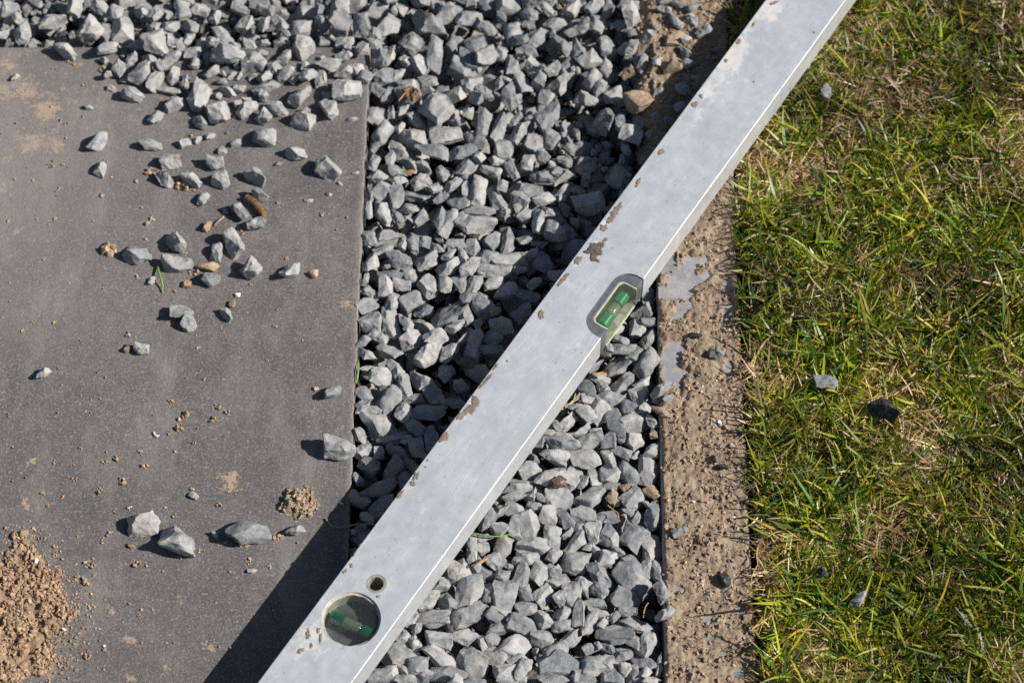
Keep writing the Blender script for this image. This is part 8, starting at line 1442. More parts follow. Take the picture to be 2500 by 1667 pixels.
for x, y, w, h in [(700, 618, 45, 35), (575, 805, 80, 60), (845, 795, 30, 30), (877, 815, 40, 35), (1590, 795, 45, 35), (1718, 822, 30, 35), (1420, 673, 60, 25), (895, 1140, 40, 30), (625, 340, 50, 40), (785, 275, 60, 45), (742, 132, 40, 35), (920, 190, 50, 40), (895, 95, 40, 30), (675, 160, 45, 30), (350, 160, 40, 25), (465, 185, 30, 20), (270, 355, 25, 60), (400, 380, 30, 25), (310, 440, 30, 20), (40, 578, 40, 40), (140, 640, 100, 100), (350, 688, 30, 30), (495, 880, 25, 30), (545, 925, 60, 40), (480, 270, 20, 35), (1218, 328, 35, 25), (1395, 440, 30, 30), (1115, 500, 30, 30), (670, 1355, 45, 20), (1550, 695, 90, 20), (1780, 640, 60, 40), (600, 875, 40, 25), (2190, 415, 50, 40), (560, 1390, 60, 40), (240, 1375, 40, 30), (1060, 1310, 20, 15), (1275, 728, 35, 20), (830, 455, 30, 25), (730, 475, 25, 20), (655, 660, 20, 40), (355, 745, 35, 25), (490, 635, 25, 18), (375, 840, 25, 25), (905, 1315, 20, 15), (1460, 855, 25, 20), (1145, 768, 40, 18)]:
    cr(x/2.777, 1003.8+y/2.777, w/2.777, h/2.777, 3+int(w*h/330), .0010, min(w, h)/2.777*.0003*.8)
for x, y, w, h in [(700, 300, 80, 80), (1230, 430, 80, 40), (1165, 1350, 70, 50), (1085, 1250, 35, 40), (1140, 1420, 40, 50), (1090, 1460, 30, 30), (1390, 1275, 35, 60), (1455, 1328, 30, 25), (1265, 905, 30, 25), (1750, 778, 25, 30), (815, 825, 30, 35), (2055, 63, 35, 35), (920, 222, 35, 30), (1075, 285, 30, 20), (1545, 170, 25, 45), (1815, 345, 40, 25), (875, 472, 35, 30), (1035, 480, 20, 20), (1600, 508, 25, 20), (1120, 548, 30, 30), (1705, 997, 20, 20), (1280, 1052, 20, 20), (635, 1235, 20, 15), (545, 1315, 20, 20), (515, 1555, 25, 20), (1235, 1520, 30, 25), (215, 745, 30, 20), (145, 810, 20, 20), (1355, 1365, 40, 35), (2020, 1175, 35, 35), (60, 1340, 20, 40), (1775, 665, 20, 20)]:
    cr(x/2.777, 470.4+y/2.777, w/2.777, h/2.777, 3+int(w*h/330), .0010, min(w, h)/2.777*.0003*.8)
for x, y, w, h in [(325, 1050, 60, 45), (400, 1060, 30, 25), (965, 1095, 90, 60), (1160, 1195, 90, 80), (870, 1165, 35, 45), (365, 1210, 40, 30), (358, 1248, 30, 20), (1210, 860, 40, 35), (1455, 850, 40, 30), (1480, 750, 60, 40), (1430, 780, 40, 30), (1245, 1220, 25, 25), (670, 1030, 35, 30), (1775, 1290, 30, 35), (1670, 1180, 30, 25), (435, 380, 60, 40), (460, 410, 40, 30), (350, 440, 30, 20), (550, 545, 20, 50), (655, 445, 50, 40), (2055, 1370, 35, 35), (975, 1395, 40, 35), (350, 1405, 30, 30), (425, 790, 25, 20), (1045, 715, 20, 20)]:
    cr(x/2.777, y/2.777, w/2.777, h/2.777, 2+int(w*h/400), .0010, min(w, h)/2.777*.0003*.8)
for _ in range(900):
    u = rng.uniform(-60, 830); v = rng.uniform(105, 1600)
    if rng.random() < .55 and u > 250: continue
    s = .0006+.0012*rng.random()**3
    P = at(u, v)
    if P.x > slabx(P.y)-.003: continue
    mini_clump(P.x, P.y, -.0001, .0005, .0005, 1, s, s*1.2, rng, crumbs)
for _ in range(1100):
    r_ = 120+90*rng.random()**1.6; a_ = rng.uniform(-1.9, 1.2); P = at(20+r_*math.cos(a_)*.95, 1410+r_*math.sin(a_))
    s = .0004+.0014*rng.random()**3; mini_clump(P.x, P.y, -.0001, .0004, .0004, 1, s, s*1.2, rng, crumbs)
tag(link('soil_crumbs', merge('soil_crumbs', crumbs, M_soil2, 70), M_soil2), 'tiny ochre soil crumbs sprinkled over the dark slab', 'soil crumbs', None, 'stuff')
# small grey chips on slab
# ---- soil heaps : height field that dips under the surface it lies on, plus grains
def height_patch(name, u0, u1, v0, v1, step, zbase, hf, mat, grains, gsz, label, seed=1, cond=None, dense=1.0):
    P00 = at(u0, v1); P11 = at(u1, v0); x0 = min(P00.x, at(u0, v0).x); x1 = max(P11.x, at(u1, v1).x); y0 = P00.y; y1 = P11.y
    nx = int((x1-x0)/step)+1; ny = int((y1-y0)/step)+1
    V = np.zeros((ny*nx, 3)); k = 0; H = np.zeros((ny, nx))
    for j in range(ny):
        for i in range(nx):
            x = x0+i*step; y = y0+j*step
            u, v = uvz((x, y, 0)); h = hf(u, v, x, y); H[j, i] = h
            V[k] = (x, y, zbase+h); k += 1
    F4 = [[j*nx+i, j*nx+i+1, (j+1)*nx+i+1, (j+1)*nx+i] for j in range(ny-1) for i in range(nx-1) if max(H[j, i], H[j, i+1], H[j+1, i+1], H[j+1, i]) > -.0012 and (cond is None or cond(V[j*nx+i]))]
    rg = random.Random(seed); it = []
    me0 = [(V, {4: np.array(F4)}, Matrix.Identity(4), 2.3/7.13)]
    tries = 0
    while len(it) < grains and tries < grains*12:
        tries += 1
        x = rg.uniform(x0, x1); y = rg.uniform(y0, y1); i = int((x-x0)/step); j = int((y-y0)/step)
        if i >= nx-1 or j >= ny-1 or H[j, i] < -.0002: continue
        if cond and not cond((x, y, 0)): continue
        if fbm(Vector((x*70, y*70, seed)), 3) < rg.uniform(-.5, .35)*dense: continue
        s = gsz[0]*(gsz[1]/gsz[0])**(rg.random()**4.5)
        q = Quaternion((rg.gauss(0, 1), rg.gauss(0, 1), rg.gauss(0, 1), rg.gauss(0, 1))).normalized()
        A = CL[rg.randrange(8)] if s > .0030 else MINI[rg.randrange(6)]
        it.append((*A, Matrix.Translation((x, y, zbase+H[j, i]+s*(.22 if gsz[1] > .0042 else .06))) @ q.to_matrix().to_4x4() @ Matrix.Scale(s, 4), rg.random()*9))
    o = link(name, merge(name, me0+it, mat, 60), mat)
    return tag(o, label, 'soil', None, 'stuff')
def blob(u, v, cu, cv, ru, rv): return 1-math.sqrt(((u-cu)/ru)**2+((v-cv)/rv)**2)
def h_left(u, v, x, y):
    m = max(blob(u, v, 10, 1400, 128, 118), blob(u, v, 50, 1325, 52, 70), blob(u, v, 100, 1390, 54, 56), blob(u, v, 30, 1500, 88, 66), blob(u, v, -50, 1450, 140, 140))
    m += fbm(Vector((x*55, y*55, 2)), 4)*.30
    if m < 0: return -.004*min(1, -m*4)-.0005
    return min(.0022, m*.0045)+fbm(Vector((x*160, y*160, 7)), 3)*.0020*min(1, m*4)+fbm(Vector((x*450, y*450, 9)), 3)*.0011*min(1, m*4)
height_patch('soil_heap', -90, 165, 1225, 1640, .0011, 0, h_left, M_heap, 15000, (.0004, .0046), 'heap of loose ochre soil at near left corner of slab', 3)
def h_clump(u, v, x, y):
    m = max(blob(u, v, 688, 1155, 38, 36), blob(u, v, 665, 1160, 26, 20)) + fbm(Vector((x*120, y*120, 2)), 3)*.35
    if m < 0: return -.003
    return m*.006+fbm(Vector((x*300, y*300, 7)), 3)*.0015*min(1, m*4)
height_patch('soil_pile', 615, 755, 1100, 1215, .0008, 0, h_clump, M_soil, 650, (.0007, .0045), 'small crumbled soil pile on slab beside the level shadow', 4, None, .6)
# ================================================================ edging stone with soil on it
bm = bmesh.new()
yy = list(np.arange(-.6, .62, .006)); rows = []
for y in yy:
    def jit(sd): return fbm(Vector((sd, y*60, 1)), 3)*.0008
    xl = kerbx(y)+jit(1); xr = kerbr(y)+jit(5)-.001
    rows.append([bm.verts.new((xl, y, -.18)), bm.verts.new((xl, y, -.0012)), bm.verts.new((xl+.0012, y, .0002)), bm.verts.new((xr-.0012, y, .0002)), bm.verts.new((xr, y, -.0012)), bm.verts.new((xr, y, -.18))])
for a, b in zip(rows, rows[1:]):
    for k in range(5): bm.faces.new((a[k], a[k+1], b[k+1], b[k]))
for r_ in (rows[0], rows[-1]): bm.faces.new(r_)
bmesh.ops.recalc_face_normals(bm, faces=bm.faces)
tag(from_bm('edging_stone', bm, M_kerb), 'long grey concrete edging stone dusted with soil between gravel and lawn', 'edging stone')
BARE = [(1572, 640, 36, 70, -25), (1560, 700, 20, 30, 0), (1540, 600, 25, 25, 0), (1555, 830, 26, 68, 5), (1671, 655, 10, 18, 0), (1675, 715, 12, 28, 0), (1675, 850, 9, 14, 0), (1692, 1400, 14, 8, 20), (1560, 1355, 9, 7, 0), (1625, 1425, 8, 7, 0), (1700, 1545, 12, 9, 0)]
def h_kerb(u, v, x, y):
    h = .0022+fbm(Vector((x*28, y*28, 3)), 4)*.0020+fbm(Vector((x*130, y*130, 8)), 4)*.0015+fbm(Vector((x*420, y*420, 5)), 3)*.0013
    for cu, cv, ru, rv, a in BARE:
        ca, sa = math.cos(math.radians(a)), math.sin(math.radians(a)); du, dv = u-cu, v-cv
        p, q = (du*ca-dv*sa)/ru, (du*sa+dv*ca)/rv
        e = 1.15-math.sqrt(p*p+q*q)-fbm(Vector((x*90, y*90, 4)), 3)*1.0
        if e > 0: h -= .006*min(1, e*1.4)
    if v < 520: h += .0045*min(1, (520-v)/220)
    if 560 < v < 780 and u < 1590: h += .0022*math.exp(-((u-1545)/30)**2-((v-720)/40)**2)
    xl, xr = kerbx(y), kerbr(y)
    e = min(x-xl, xr-x)
    if v > 420: h -= max(0, .0022-e)*1.2
    elif x > xl: h -= max(0, .002-(xr-x))*1.2
    else: h -= (xl-x)*.55+max(0, fbm(Vector((x*40, y*40, 6)), 3))*.010
    return h
height_patch('soil', 1330, 1760, -90, 1640, .00115, 0, h_kerb, M_soil, 15000, (.0005, .0040), 'dry sandy soil strewn along the top of the edging stone', 6,
    lambda p: p[0] < kerbr(p[1])-.0012 and (p[0] > kerbx(p[1])+.0006 or (p[1] > at(1500, 420).y and p[0] > kerbx(p[1])-.030)))
WP = []
for x, y, s in [(237, 742, 20), (468, 798, 26), (410, 1388, 36), (296, 1335, 26), (500, 1440, 20), (470, 110, 30), (303, 1160, 14), (140, 1352, 14), (415, 1180, 12), (185, 1522, 10), (390, 1120, 12)]:
    P = at(1505.3+x/2.777, 470.4+y/2.777, .003); WP.append((P, s/2.777*.0003))
P = at(1505.3+195/2.777, 1003.8+565/2.777, .003); WP.append((P, .0030)); P = at(1505.3+245/2.777, 1003.8+410/2.777, .003); WP.append((P, .0020)); P = at(1505.3+505/2.777, 1003.8+508/2.777, .003); WP.append((P, .0018))
P = at(1518/2.777, 470.4+577/2.777, .001); WP.append((P, .0036)); P = at(408/2.777, 1003.8+1222/2.777, .002); WP.append((P, .0034)); P = at(665/2.777, 1003.8+1330/2.777, .0008); WP.append((P, .0020)); P = at(232/2.777, 1003.8+787/2.777, .005); WP.append((P, .004))
WT = WHITETXT.strip().split('\n')
for k, (P, s) in enumerate(WP):
    V, T = ROUGH[k % NPROTO]; R = np.array(Matrix.Rotation(k, 3, 'Z'))*s
    me = np_mesh('white_pebble', V @ R.T, list(T.values()), {'tone': np.full(len(V), k*.7)}, 40)
    tag(link('white_pebble', me, M_white, None, P), WT[k], 'pebble', 'tiny white pebbles')
# ================================================================ spirit level
LEN0, LEN1 = -.115, 1.02       # along AX, from the lower frame edge
ZT_, TH_ = .038, .025
ang = math.atan2(AX.y, AX.x)
# local frame: x along AX, y to the left (towards the gravel), z up ; origin at lower-end centre of the underside
org = Vector((a0.x, a0.y, 0))+AX*LEN0+NR*(LW/2); org.z = ZT_-TH_
level = bpy.data.objects.new('spirit_level', None); col.objects.link(level)
level.location = org; level.rotation_euler = (0, 0, ang)
tag(level, 'long worn aluminium spirit level lying diagonally across gravel and edging stone', 'spirit level')
LL = LEN1-LEN0
def loc_src(x, y, z=ZT_):
    """photo point (2500 px wide) on the top face -> level coordinates"""
    p = at(x*.9408, y*.9408, z); s, tt = st(p); return s-LEN0, LW/2-tt
def prism(pts, z0, z1):
    bm = bmesh.new(); lo = [bm.verts.new((x, y, z0)) for x, y in pts]; hi = [bm.verts.new((x, y, z1)) for x, y in pts]
    bm.faces.new(lo[::-1]); bm.faces.new(hi); n = len(pts)
    for i in range(n): bm.faces.new((lo[i], lo[(i+1) % n], hi[(i+1) % n], hi[i]))
    bmesh.ops.recalc_face_normals(bm, faces=bm.faces); return bm
def circ(cx, cy, r, n=64): return [(cx+r*math.cos(2*math.pi*i/n), cy+r*math.sin(2*math.pi*i/n)) for i in range(n)]
H = LW/2
sA, _ = loc_src(1463.3, 823.6); sB, _ = loc_src(1567.4, 678.2)     # notch ends along the right edge
depth = .0175; rc = .0135
def notch(inset, ext=.004):
    a, b, d, r = sA+inset, sB-inset, depth-inset, rc-inset*.7
    y0 = -H-ext; y1 = -H+d; pts = [(a, y0), (b, y0)]
    for k in range(13):
        th = k/12*math.pi/2; pts.append((b-r+r*math.cos(th), y1-r+r*math.sin(th)))
    for k in range(13):
        th = math.pi/2+k/12*math.pi/2; pts.append((a+r+r*math.cos(th), y1-r+r*math.sin(th)))
    return pts
cx, cy = loc_src(857.4, 1510.8); RD = .0188
hx, hy = loc_src(918, 1424); RH = .0065
bm = bmesh.new(); bmesh.ops.create_cube(bm, size=1)
for v in bm.verts: v.co = Vector((LL if v.co.x > 0 else 0, v.co.y*LW, TH_ if v.co.z > 0 else 0))
bmesh.ops.bevel(bm, geom=[e for e in bm.edges if abs((e.verts[0].co-e.verts[1].co).x) > .1], offset=.00045, segments=3, profile=.5, affect='EDGES')
body = from_bm('body', bm)
cuts = [prism(notch(0), -.01, .04), prism(circ(cx, cy, RD, 96), .010, .04), prism(circ(hx, hy, RH, 48), -.01, .04)]
tmp = []
for c_ in cuts:
    o = from_bm('cut', c_); tmp.append(o)
    m = body.modifiers.new('b', 'BOOLEAN'); m.operation = 'DIFFERENCE'; m.object = o; m.solver = 'EXACT'
bpy.context.view_layer.update()
me = bpy.data.meshes.new_from_object(body.evaluated_get(bpy.context.evaluated_depsgraph_get()))
body.modifiers.clear(); body.data = me
for o in tmp: bpy.data.objects.remove(o)
# wear: dense strip grid is not needed, the dirt attribute lives on vertices of a subdivided top
bm = bmesh.new(); bm.from_mesh(me)
for x in np.arange(.03, LL, .012):
    bmesh.ops.bisect_plane(bm, geom=bm.verts[:]+bm.edges[:]+bm.faces[:], plane_co=(x, 0, 0), plane_no=(1, 0, 0))
for y in (.0235, .021, .017, .012, .006, 0, -.006, -.012, -.018, -.0235):
    bmesh.ops.bisect_plane(bm, geom=bm.verts[:]+bm.edges[:]+bm.faces[:], plane_co=(0, y, 0), plane_no=(0, 1, 0))
bm.to_mesh(me); bm.free()
DIRT = [(1880, 20, 30, 40, .8), (1790, 130, 26, 40, .95), (1760, 180, 26, 30, .8), (1730, 230, 22, 30, .7), (1840, 200, 25, 20, .45), (1820, 60, 20, 60, .7), (1700, 280, 18, 30, .55), (1880, 235, 20, 14, .4), (1560, 440, 10, 30, .5), (1480, 545, 14, 40, .6), (1400, 640, 14, 30, .5), (1440, 590, 50, 30, .45), (1155, 985, 25, 30, .4), (1380, 690, 12, 30, .4), (760, 1560, 34, 34, .75), (800, 1440, 14, 40, .5), (860, 1380, 18, 20, .4), (690, 1620, 18, 14, .5), (950, 1410, 6, 6, .3), (1400, 840, 14, 10, .45), (1000, 1180, 12, 30, .45), (1100, 1060, 10, 30, .4), (1240, 870, 10, 20, .3), (1040, 1240, 30, 30, .3), (1010, 1310, 30, 30, .3), (700, 1560, 16, 30, .4)]
DL = [(*loc_src(x, y), rx*.00029, ry*.0003, a) for x, y, rx, ry, a in DIRT]
dv = []
for v in me.vertices:
    d = 0
    if v.co.z > TH_-.001:
        for x, y, rx, ry, a in DL:
            q = ((v.co.x-x)/(ry*1.1))**2+((v.co.y-y)/rx)**2
            if q < 8: d = max(d, a*math.exp(-q*.6))
        d = max(d, .22*math.exp(-(H-v.co.y)/.004)+.18*max(0, v.co.x-.45)*math.exp(-(H-v.co.y)/.02))
    dv.append(d)
me.attributes.new('dirt', 'FLOAT', 'POINT').data.foreach_set('value', np.array(dv, np.float32))
body.parent = level; me.materials.clear(); me.materials.append(M_alu)
def part(name, bm, mat, parent=level, smooth=None): return from_bm(name, bm, mat, parent, None, smooth)
# end caps
for x0, x1 in ((-.006, -.0002), (LL+.0002, LL+.006)):
    part('end_cap', prism([(x0, -H+.0003), (x1, -H+.0003), (x1, H-.0003), (x0, H-.0003)], .0003, TH_-.0003), M_endcap)
# cross vial under the round window
def cyl(p0, p1, r, n=24, cap=True, dome=0.0):
    bm = bmesh.new(); p0, p1 = Vector(p0), Vector(p1); d = (p1-p0); L = d.length
    rings = []
    prof = [(0, r)] if not dome else [(dome*(1-math.cos(k/5*math.pi/2)), r*math.sin(k/5*math.pi/2)) for k in range(1, 6)]
    prof = prof + [(L-a, b) for a, b in prof[::-1]]
    R = Vector((0, 0, 1)).rotation_difference(d.normalized())
    for z, rr in prof:
        rings.append([bm.verts.new(p0+R @ Vector((rr*math.cos(2*math.pi*i/n), rr*math.sin(2*math.pi*i/n), z))) for i in range(n)])
    for a, b in zip(rings, rings[1:]):
        for i in range(n): bm.faces.new((a[i], a[(i+1) % n], b[(i+1) % n], b[i]))
    bm.faces.new(rings[0][::-1]); bm.faces.new(rings[-1])
    bmesh.ops.recalc_face_normals(bm, faces=bm.faces); return bm
def ring(cx, cy, r0, r1, z0, z1, n=72, jitter=0):
    bm = bmesh.new(); A = []
    for i in range(n):
        a = 2*math.pi*i/n; j = jitter*fbm(Vector((math.cos(a)*3, math.sin(a)*3, 1)), 4)
        c, s = math.cos(a), math.sin(a)
        A.append([bm.verts.new((cx+(r)*c, cy+(r)*s, z)) for r, z in ((r1, z0), (r1, z1), ((r0+r1)/2, z1+.0002), (r0+j, z1), (r0+j, z0))])
    for i in range(n):
        a, b = A[i], A[(i+1) % n]
        for k in range(5): bm.faces.new((a[k], a[(k+1) % 5], b[(k+1) % 5], b[k]))
    bmesh.ops.recalc_face_normals(bm, faces=bm.faces); return bm
rv = bpy.data.objects.new('round_vial', None); col.objects.link(rv); rv.parent = level
part('rim', ring(cx, cy, RD-.0016, RD-.0001, .0101, TH_-.0016, 72, .0005), M_ring, rv, 60)
part('backing', prism(circ(cx, cy, RD-.0018, 64), .0102, .0125), M_backing, rv)
part('window', prism(circ(cx, cy, RD-.0018, 64), TH_-.0034, TH_-.0022), M_acr, rv)
def vial(parent, c, d, L, r, gaps, green):
    """liquid at both ends, long bubble between, in a glass tube"""
    c = Vector(c); d = Vector(d).normalized(); e0, e1 = gaps
    part('glass_tube', cyl(c-d*(L/2), c+d*(L/2), r, 32), M_glass, parent, 40)
    part('green_liquid', cyl(c-d*(L/2-.0006), c+d*(e0), r*.88, 28, dome=r*.12), green, parent, 40)
    part('green_liquid', cyl(c+d*(e1), c+d*(L/2-.0006), r*.88, 28, dome=r*.12), green, parent, 40)
    part('air_bubble', cyl(c+d*(e0-.001), c+d*(e1+.001), r*.80, 28, dome=r*.6), M_bub, parent, 40)
p0 = Vector((*loc_src(740+545/6.817, 1370+925/6.817, ZT_-.007), 0)); p1 = Vector((*loc_src(740+1085/6.817, 1370+1190/6.817, ZT_-.007), 0))
dd = (p1-p0); mid = (p0+p1)/2
vc = Vector((mid.x, mid.y, .0178))
vial(rv, vc, (dd.x, dd.y, 0), .0290, .0047, (-.0065, .0068), M_green2)
# clear carrier bar behind the cross vial
d2_ = Vector((dd.x, dd.y, 0)).normalized(); n2_ = Vector((-d2_.y, d2_.x, 0))
def bar(c, d, n, L, W, z0, z1):
    P = [c+d*a+n*b for a, b in ((-L/2, -W/2), (L/2, -W/2), (L/2, W/2), (-L/2, W/2))]; return prism([(p.x, p.y) for p in P], z0, z1)
part('carrier', bar(vc, d2_, n2_, .030, .0022, .0128, .0150), M_greyp, rv)
sp = bar(vc+n2_*.0062, d2_, n2_, .027, .0004, .0128, TH_-.0050); part('carrier', sp, M_acr, rv)
# small bushing
part('bushing', ring(hx, hy, RH-.0018, RH-.0001, .0002, TH_-.0003, 40, .0003), M_bush, level, 60)
# main vial window
mv = bpy.data.objects.new('edge_vial', None); col.objects.link(mv); mv.parent = level
wa, wb = sA+.0085, sB-.0085; wd = .0130
def win(ins=0, ext=.0):
    a, b, y0, y1, r = wa+ins, wb-ins, -H-ext, -H+wd-ins, .0042
    pts = [(a, y0), (b, y0)]
    for k in range(6): th = k/5*math.pi/2; pts.append((b-r+r*math.cos(th), y1-r+r*math.sin(th)))
    for k in range(6): th = math.pi/2+k/5*math.pi/2; pts.append((a+r+r*math.cos(th), y1-r+r*math.sin(th)))
    return pts
o = from_bm('holder', prism(notch(.0002, -.0006), .0004, TH_-.0009)); c2 = from_bm('cut', prism(win(0, .003), -.01, .04))
m = o.modifiers.new('b', 'BOOLEAN'); m.operation = 'DIFFERENCE'; m.object = c2; m.solver = 'EXACT'
bv = o.modifiers.new('v', 'BEVEL'); bv.width = .0005; bv.segments = 2
bpy.context.view_layer.update()
me = bpy.data.meshes.new_from_object(o.evaluated_get(bpy.context.evaluated_depsgraph_get())); o.modifiers.clear(); o.data = me
me.materials.clear(); me.materials.append(M_greyp); bpy.data.objects.remove(c2); o.parent = mv
# thin pale lip round the window, clear block, pale backing
part('backing', prism(win(.0004, -.0012), .0006, .0030), M_dim, mv)
part('side_edge', prism([(wa+.0006, -H+.0002), (wb-.0006, -H+.0002), (wb-.0006, -H+.0010), (wa+.0006, -H+.0010)], .0006, .0018), M_cream, mv)
part('clear_block', prism(win(.0002, -.0005), .0075, TH_-.0016), M_acr2, mv)
def lip():
    A = win(0.0001); B = win(.0009); bm = bmesh.new(); z1 = TH_-.0010
    a = [bm.verts.new((x, y, z1)) for x, y in A[1:]+A[:1]]; b = [bm.verts.new((x, max(y, -H), z1+.0002)) for x, y in B[1:]+B[:1]]
    a2 = [bm.verts.new((x, y, z1-.002)) for x, y in A[1:]+A[:1]]; b2 = [bm.verts.new((x, max(y, -H), z1-.002)) for x, y in B[1:]+B[:1]]
    for i in range(len(a)-1):
        for p, q in ((a, b), (b, b2), (b2, a2), (a2, a)): bm.faces.new((p[i], p[i+1], q[i+1], q[i]))
    bmesh.ops.recalc_face_normals(bm, faces=bm.faces); return bm
part('window_lip', lip(), M_cream, mv, 40)
vm = Vector(((wa+wb)/2, -H+.0072, .0160))
vial(mv, vm, (1, 0, 0), .0310, .0050, (-.0050, .0052), M_green)
# dried mud on the top face
def mud(x, y, w, h, a, dark=False):
    lx, ly = loc_src(x, y); bm = bmesh.new(); n = 44; sd = x*.37
    W = w*.5*.00024; Hh = h*.5*.00026
    base = math.radians(a)-ang
    rings = []
    for rr, z in ((1, .00003), (.93, .00025), (.6, .00045), (.25, .0004)):
        R = []
        for i in range(n):
            th = 2*math.pi*i/n; k = 1+.5*fbm(Vector((math.cos(th)*1.3+sd, math.sin(th)*1.3, 2)), 3)+.35*fbm(Vector((math.cos(th)*5+sd, math.sin(th)*5, 2)), 3)
            p = Vector((math.cos(th)*W*k*rr, math.sin(th)*Hh*k*rr, 0)); p.rotate(Matrix.Rotation(base, 3, 'Z'))
            R.append(bm.verts.new((min(LL, lx+p.x), min(H+.0002, ly+p.y), TH_+z*(1+.7*fbm(Vector((p.x*900, p.y*900, sd)), 2)))))
        rings.append(R)
    for A_, B_ in zip(rings, rings[1:]):
        for i in range(n): bm.faces.new((A_[i], A_[(i+1) % n], B_[(i+1) % n], B_[i]))
    bm.faces.new(rings[-1]); bmesh.ops.recalc_face_normals(bm, faces=bm.faces)
    part('dried_mud', bm, M_mudd if dark else M_mud, level, 70)
for m_ in [(1450, 612, 50, 46, 0, 1), (1466, 598, 24, 18, 30, 1), (1452, 634, 26, 14, -20, 1), (1411, 636, 30, 18, 45), (1478, 586, 22, 10, 40), (1615, 371, 28, 16, 40), (1558, 446, 12, 32, -25), (1508, 508, 18, 40, -35), (1492, 535, 18, 36, -40), (1474, 556, 22, 22, 0), (1500, 520, 24, 16, 0), (1374, 684, 12, 56, -38), (1322, 768, 18, 28, 0), (1211, 894, 8, 20, -38), (1186, 930, 9, 56, -38), (1160, 980, 26, 34, 0), (1150, 998, 26, 26, 20), (1140, 1002, 14, 40, -40), (1125, 1014, 18, 26, -40), (1087, 1064, 24, 24, 0), (1080, 1072, 14, 22, -40), (1016, 1162, 16, 26, -30), (1008, 1180, 16, 14, 0), (976, 1207, 12, 24, -35), (1238, 881, 6, 6, 0), (1696, 256, 22, 20, 30), (1711, 235, 12, 14, 0), (1772, 149, 12, 12, 0), (1803, 103, 14, 18, -30), (1890, 8, 30, 10, 30), (1840, 60, 8, 20, -35), (866, 1352, 6, 14, -30), (858, 1380, 10, 12, 0), (842, 1394, 14, 8, 40), (777, 1538, 10, 14, 0), (752, 1548, 12, 26, 0), (783, 1556, 8, 26, 0), (733, 1588, 22, 12, 30), (760, 1575, 8, 14, 0), (924, 1455, 14, 7, 20), (880, 1330, 6, 12, -30), (1840, 200, 5, 5, 0), (1988, 80, 6, 6, 0), (1044, 1123, 5, 6, 0), (1039, 1139, 4, 4, 0)]:
    mud(*m_[:5], dark=len(m_) > 5)
# ================================================================ lawn
gx0 = lambda y: kerbr(y)+.0042
def turf_h(x, y): return -.001+fbm(Vector((x*22, y*22, 3)), 3)*.003+fbm(Vector((x*140, y*140, 5)), 3)*.0018
ys = np.arange(-.62, .66, .005); offs = list(np.arange(0, .34, .004))+list(np.arange(.34, 1.2, .03))
V = []; nx = len(offs)
for y in ys:
    for k, o_ in enumerate(offs):
        x = gx0(y)+o_+(fbm(Vector((1, y*80, 2)), 3)*.002 if k == 0 else 0); V.append((x, y, turf_h(x, y)-(.0015 if k == 0 else 0)))
F4 = [[j*nx+i, j*nx+i+1, (j+1)*nx+i+1, (j+1)*nx+i] for j in range(len(ys)-1) for i in range(nx-1)]
nb = len(V)
for j in range(len(ys)): V.append((V[j*nx][0]+.001, ys[j], -.06))
F4 += [[j*nx, (j+1)*nx, nb+j+1, nb+j] for j in range(len(ys)-1)]
tag(link('lawn_soil', np_mesh('lawn_soil', V, [np.array(F4)], {'tone': np.full(len(V), .3)}, 180), M_turf), 'brown soil of the lawn under the grass', None, None, 'structure')
nr = np.random.RandomState(4)
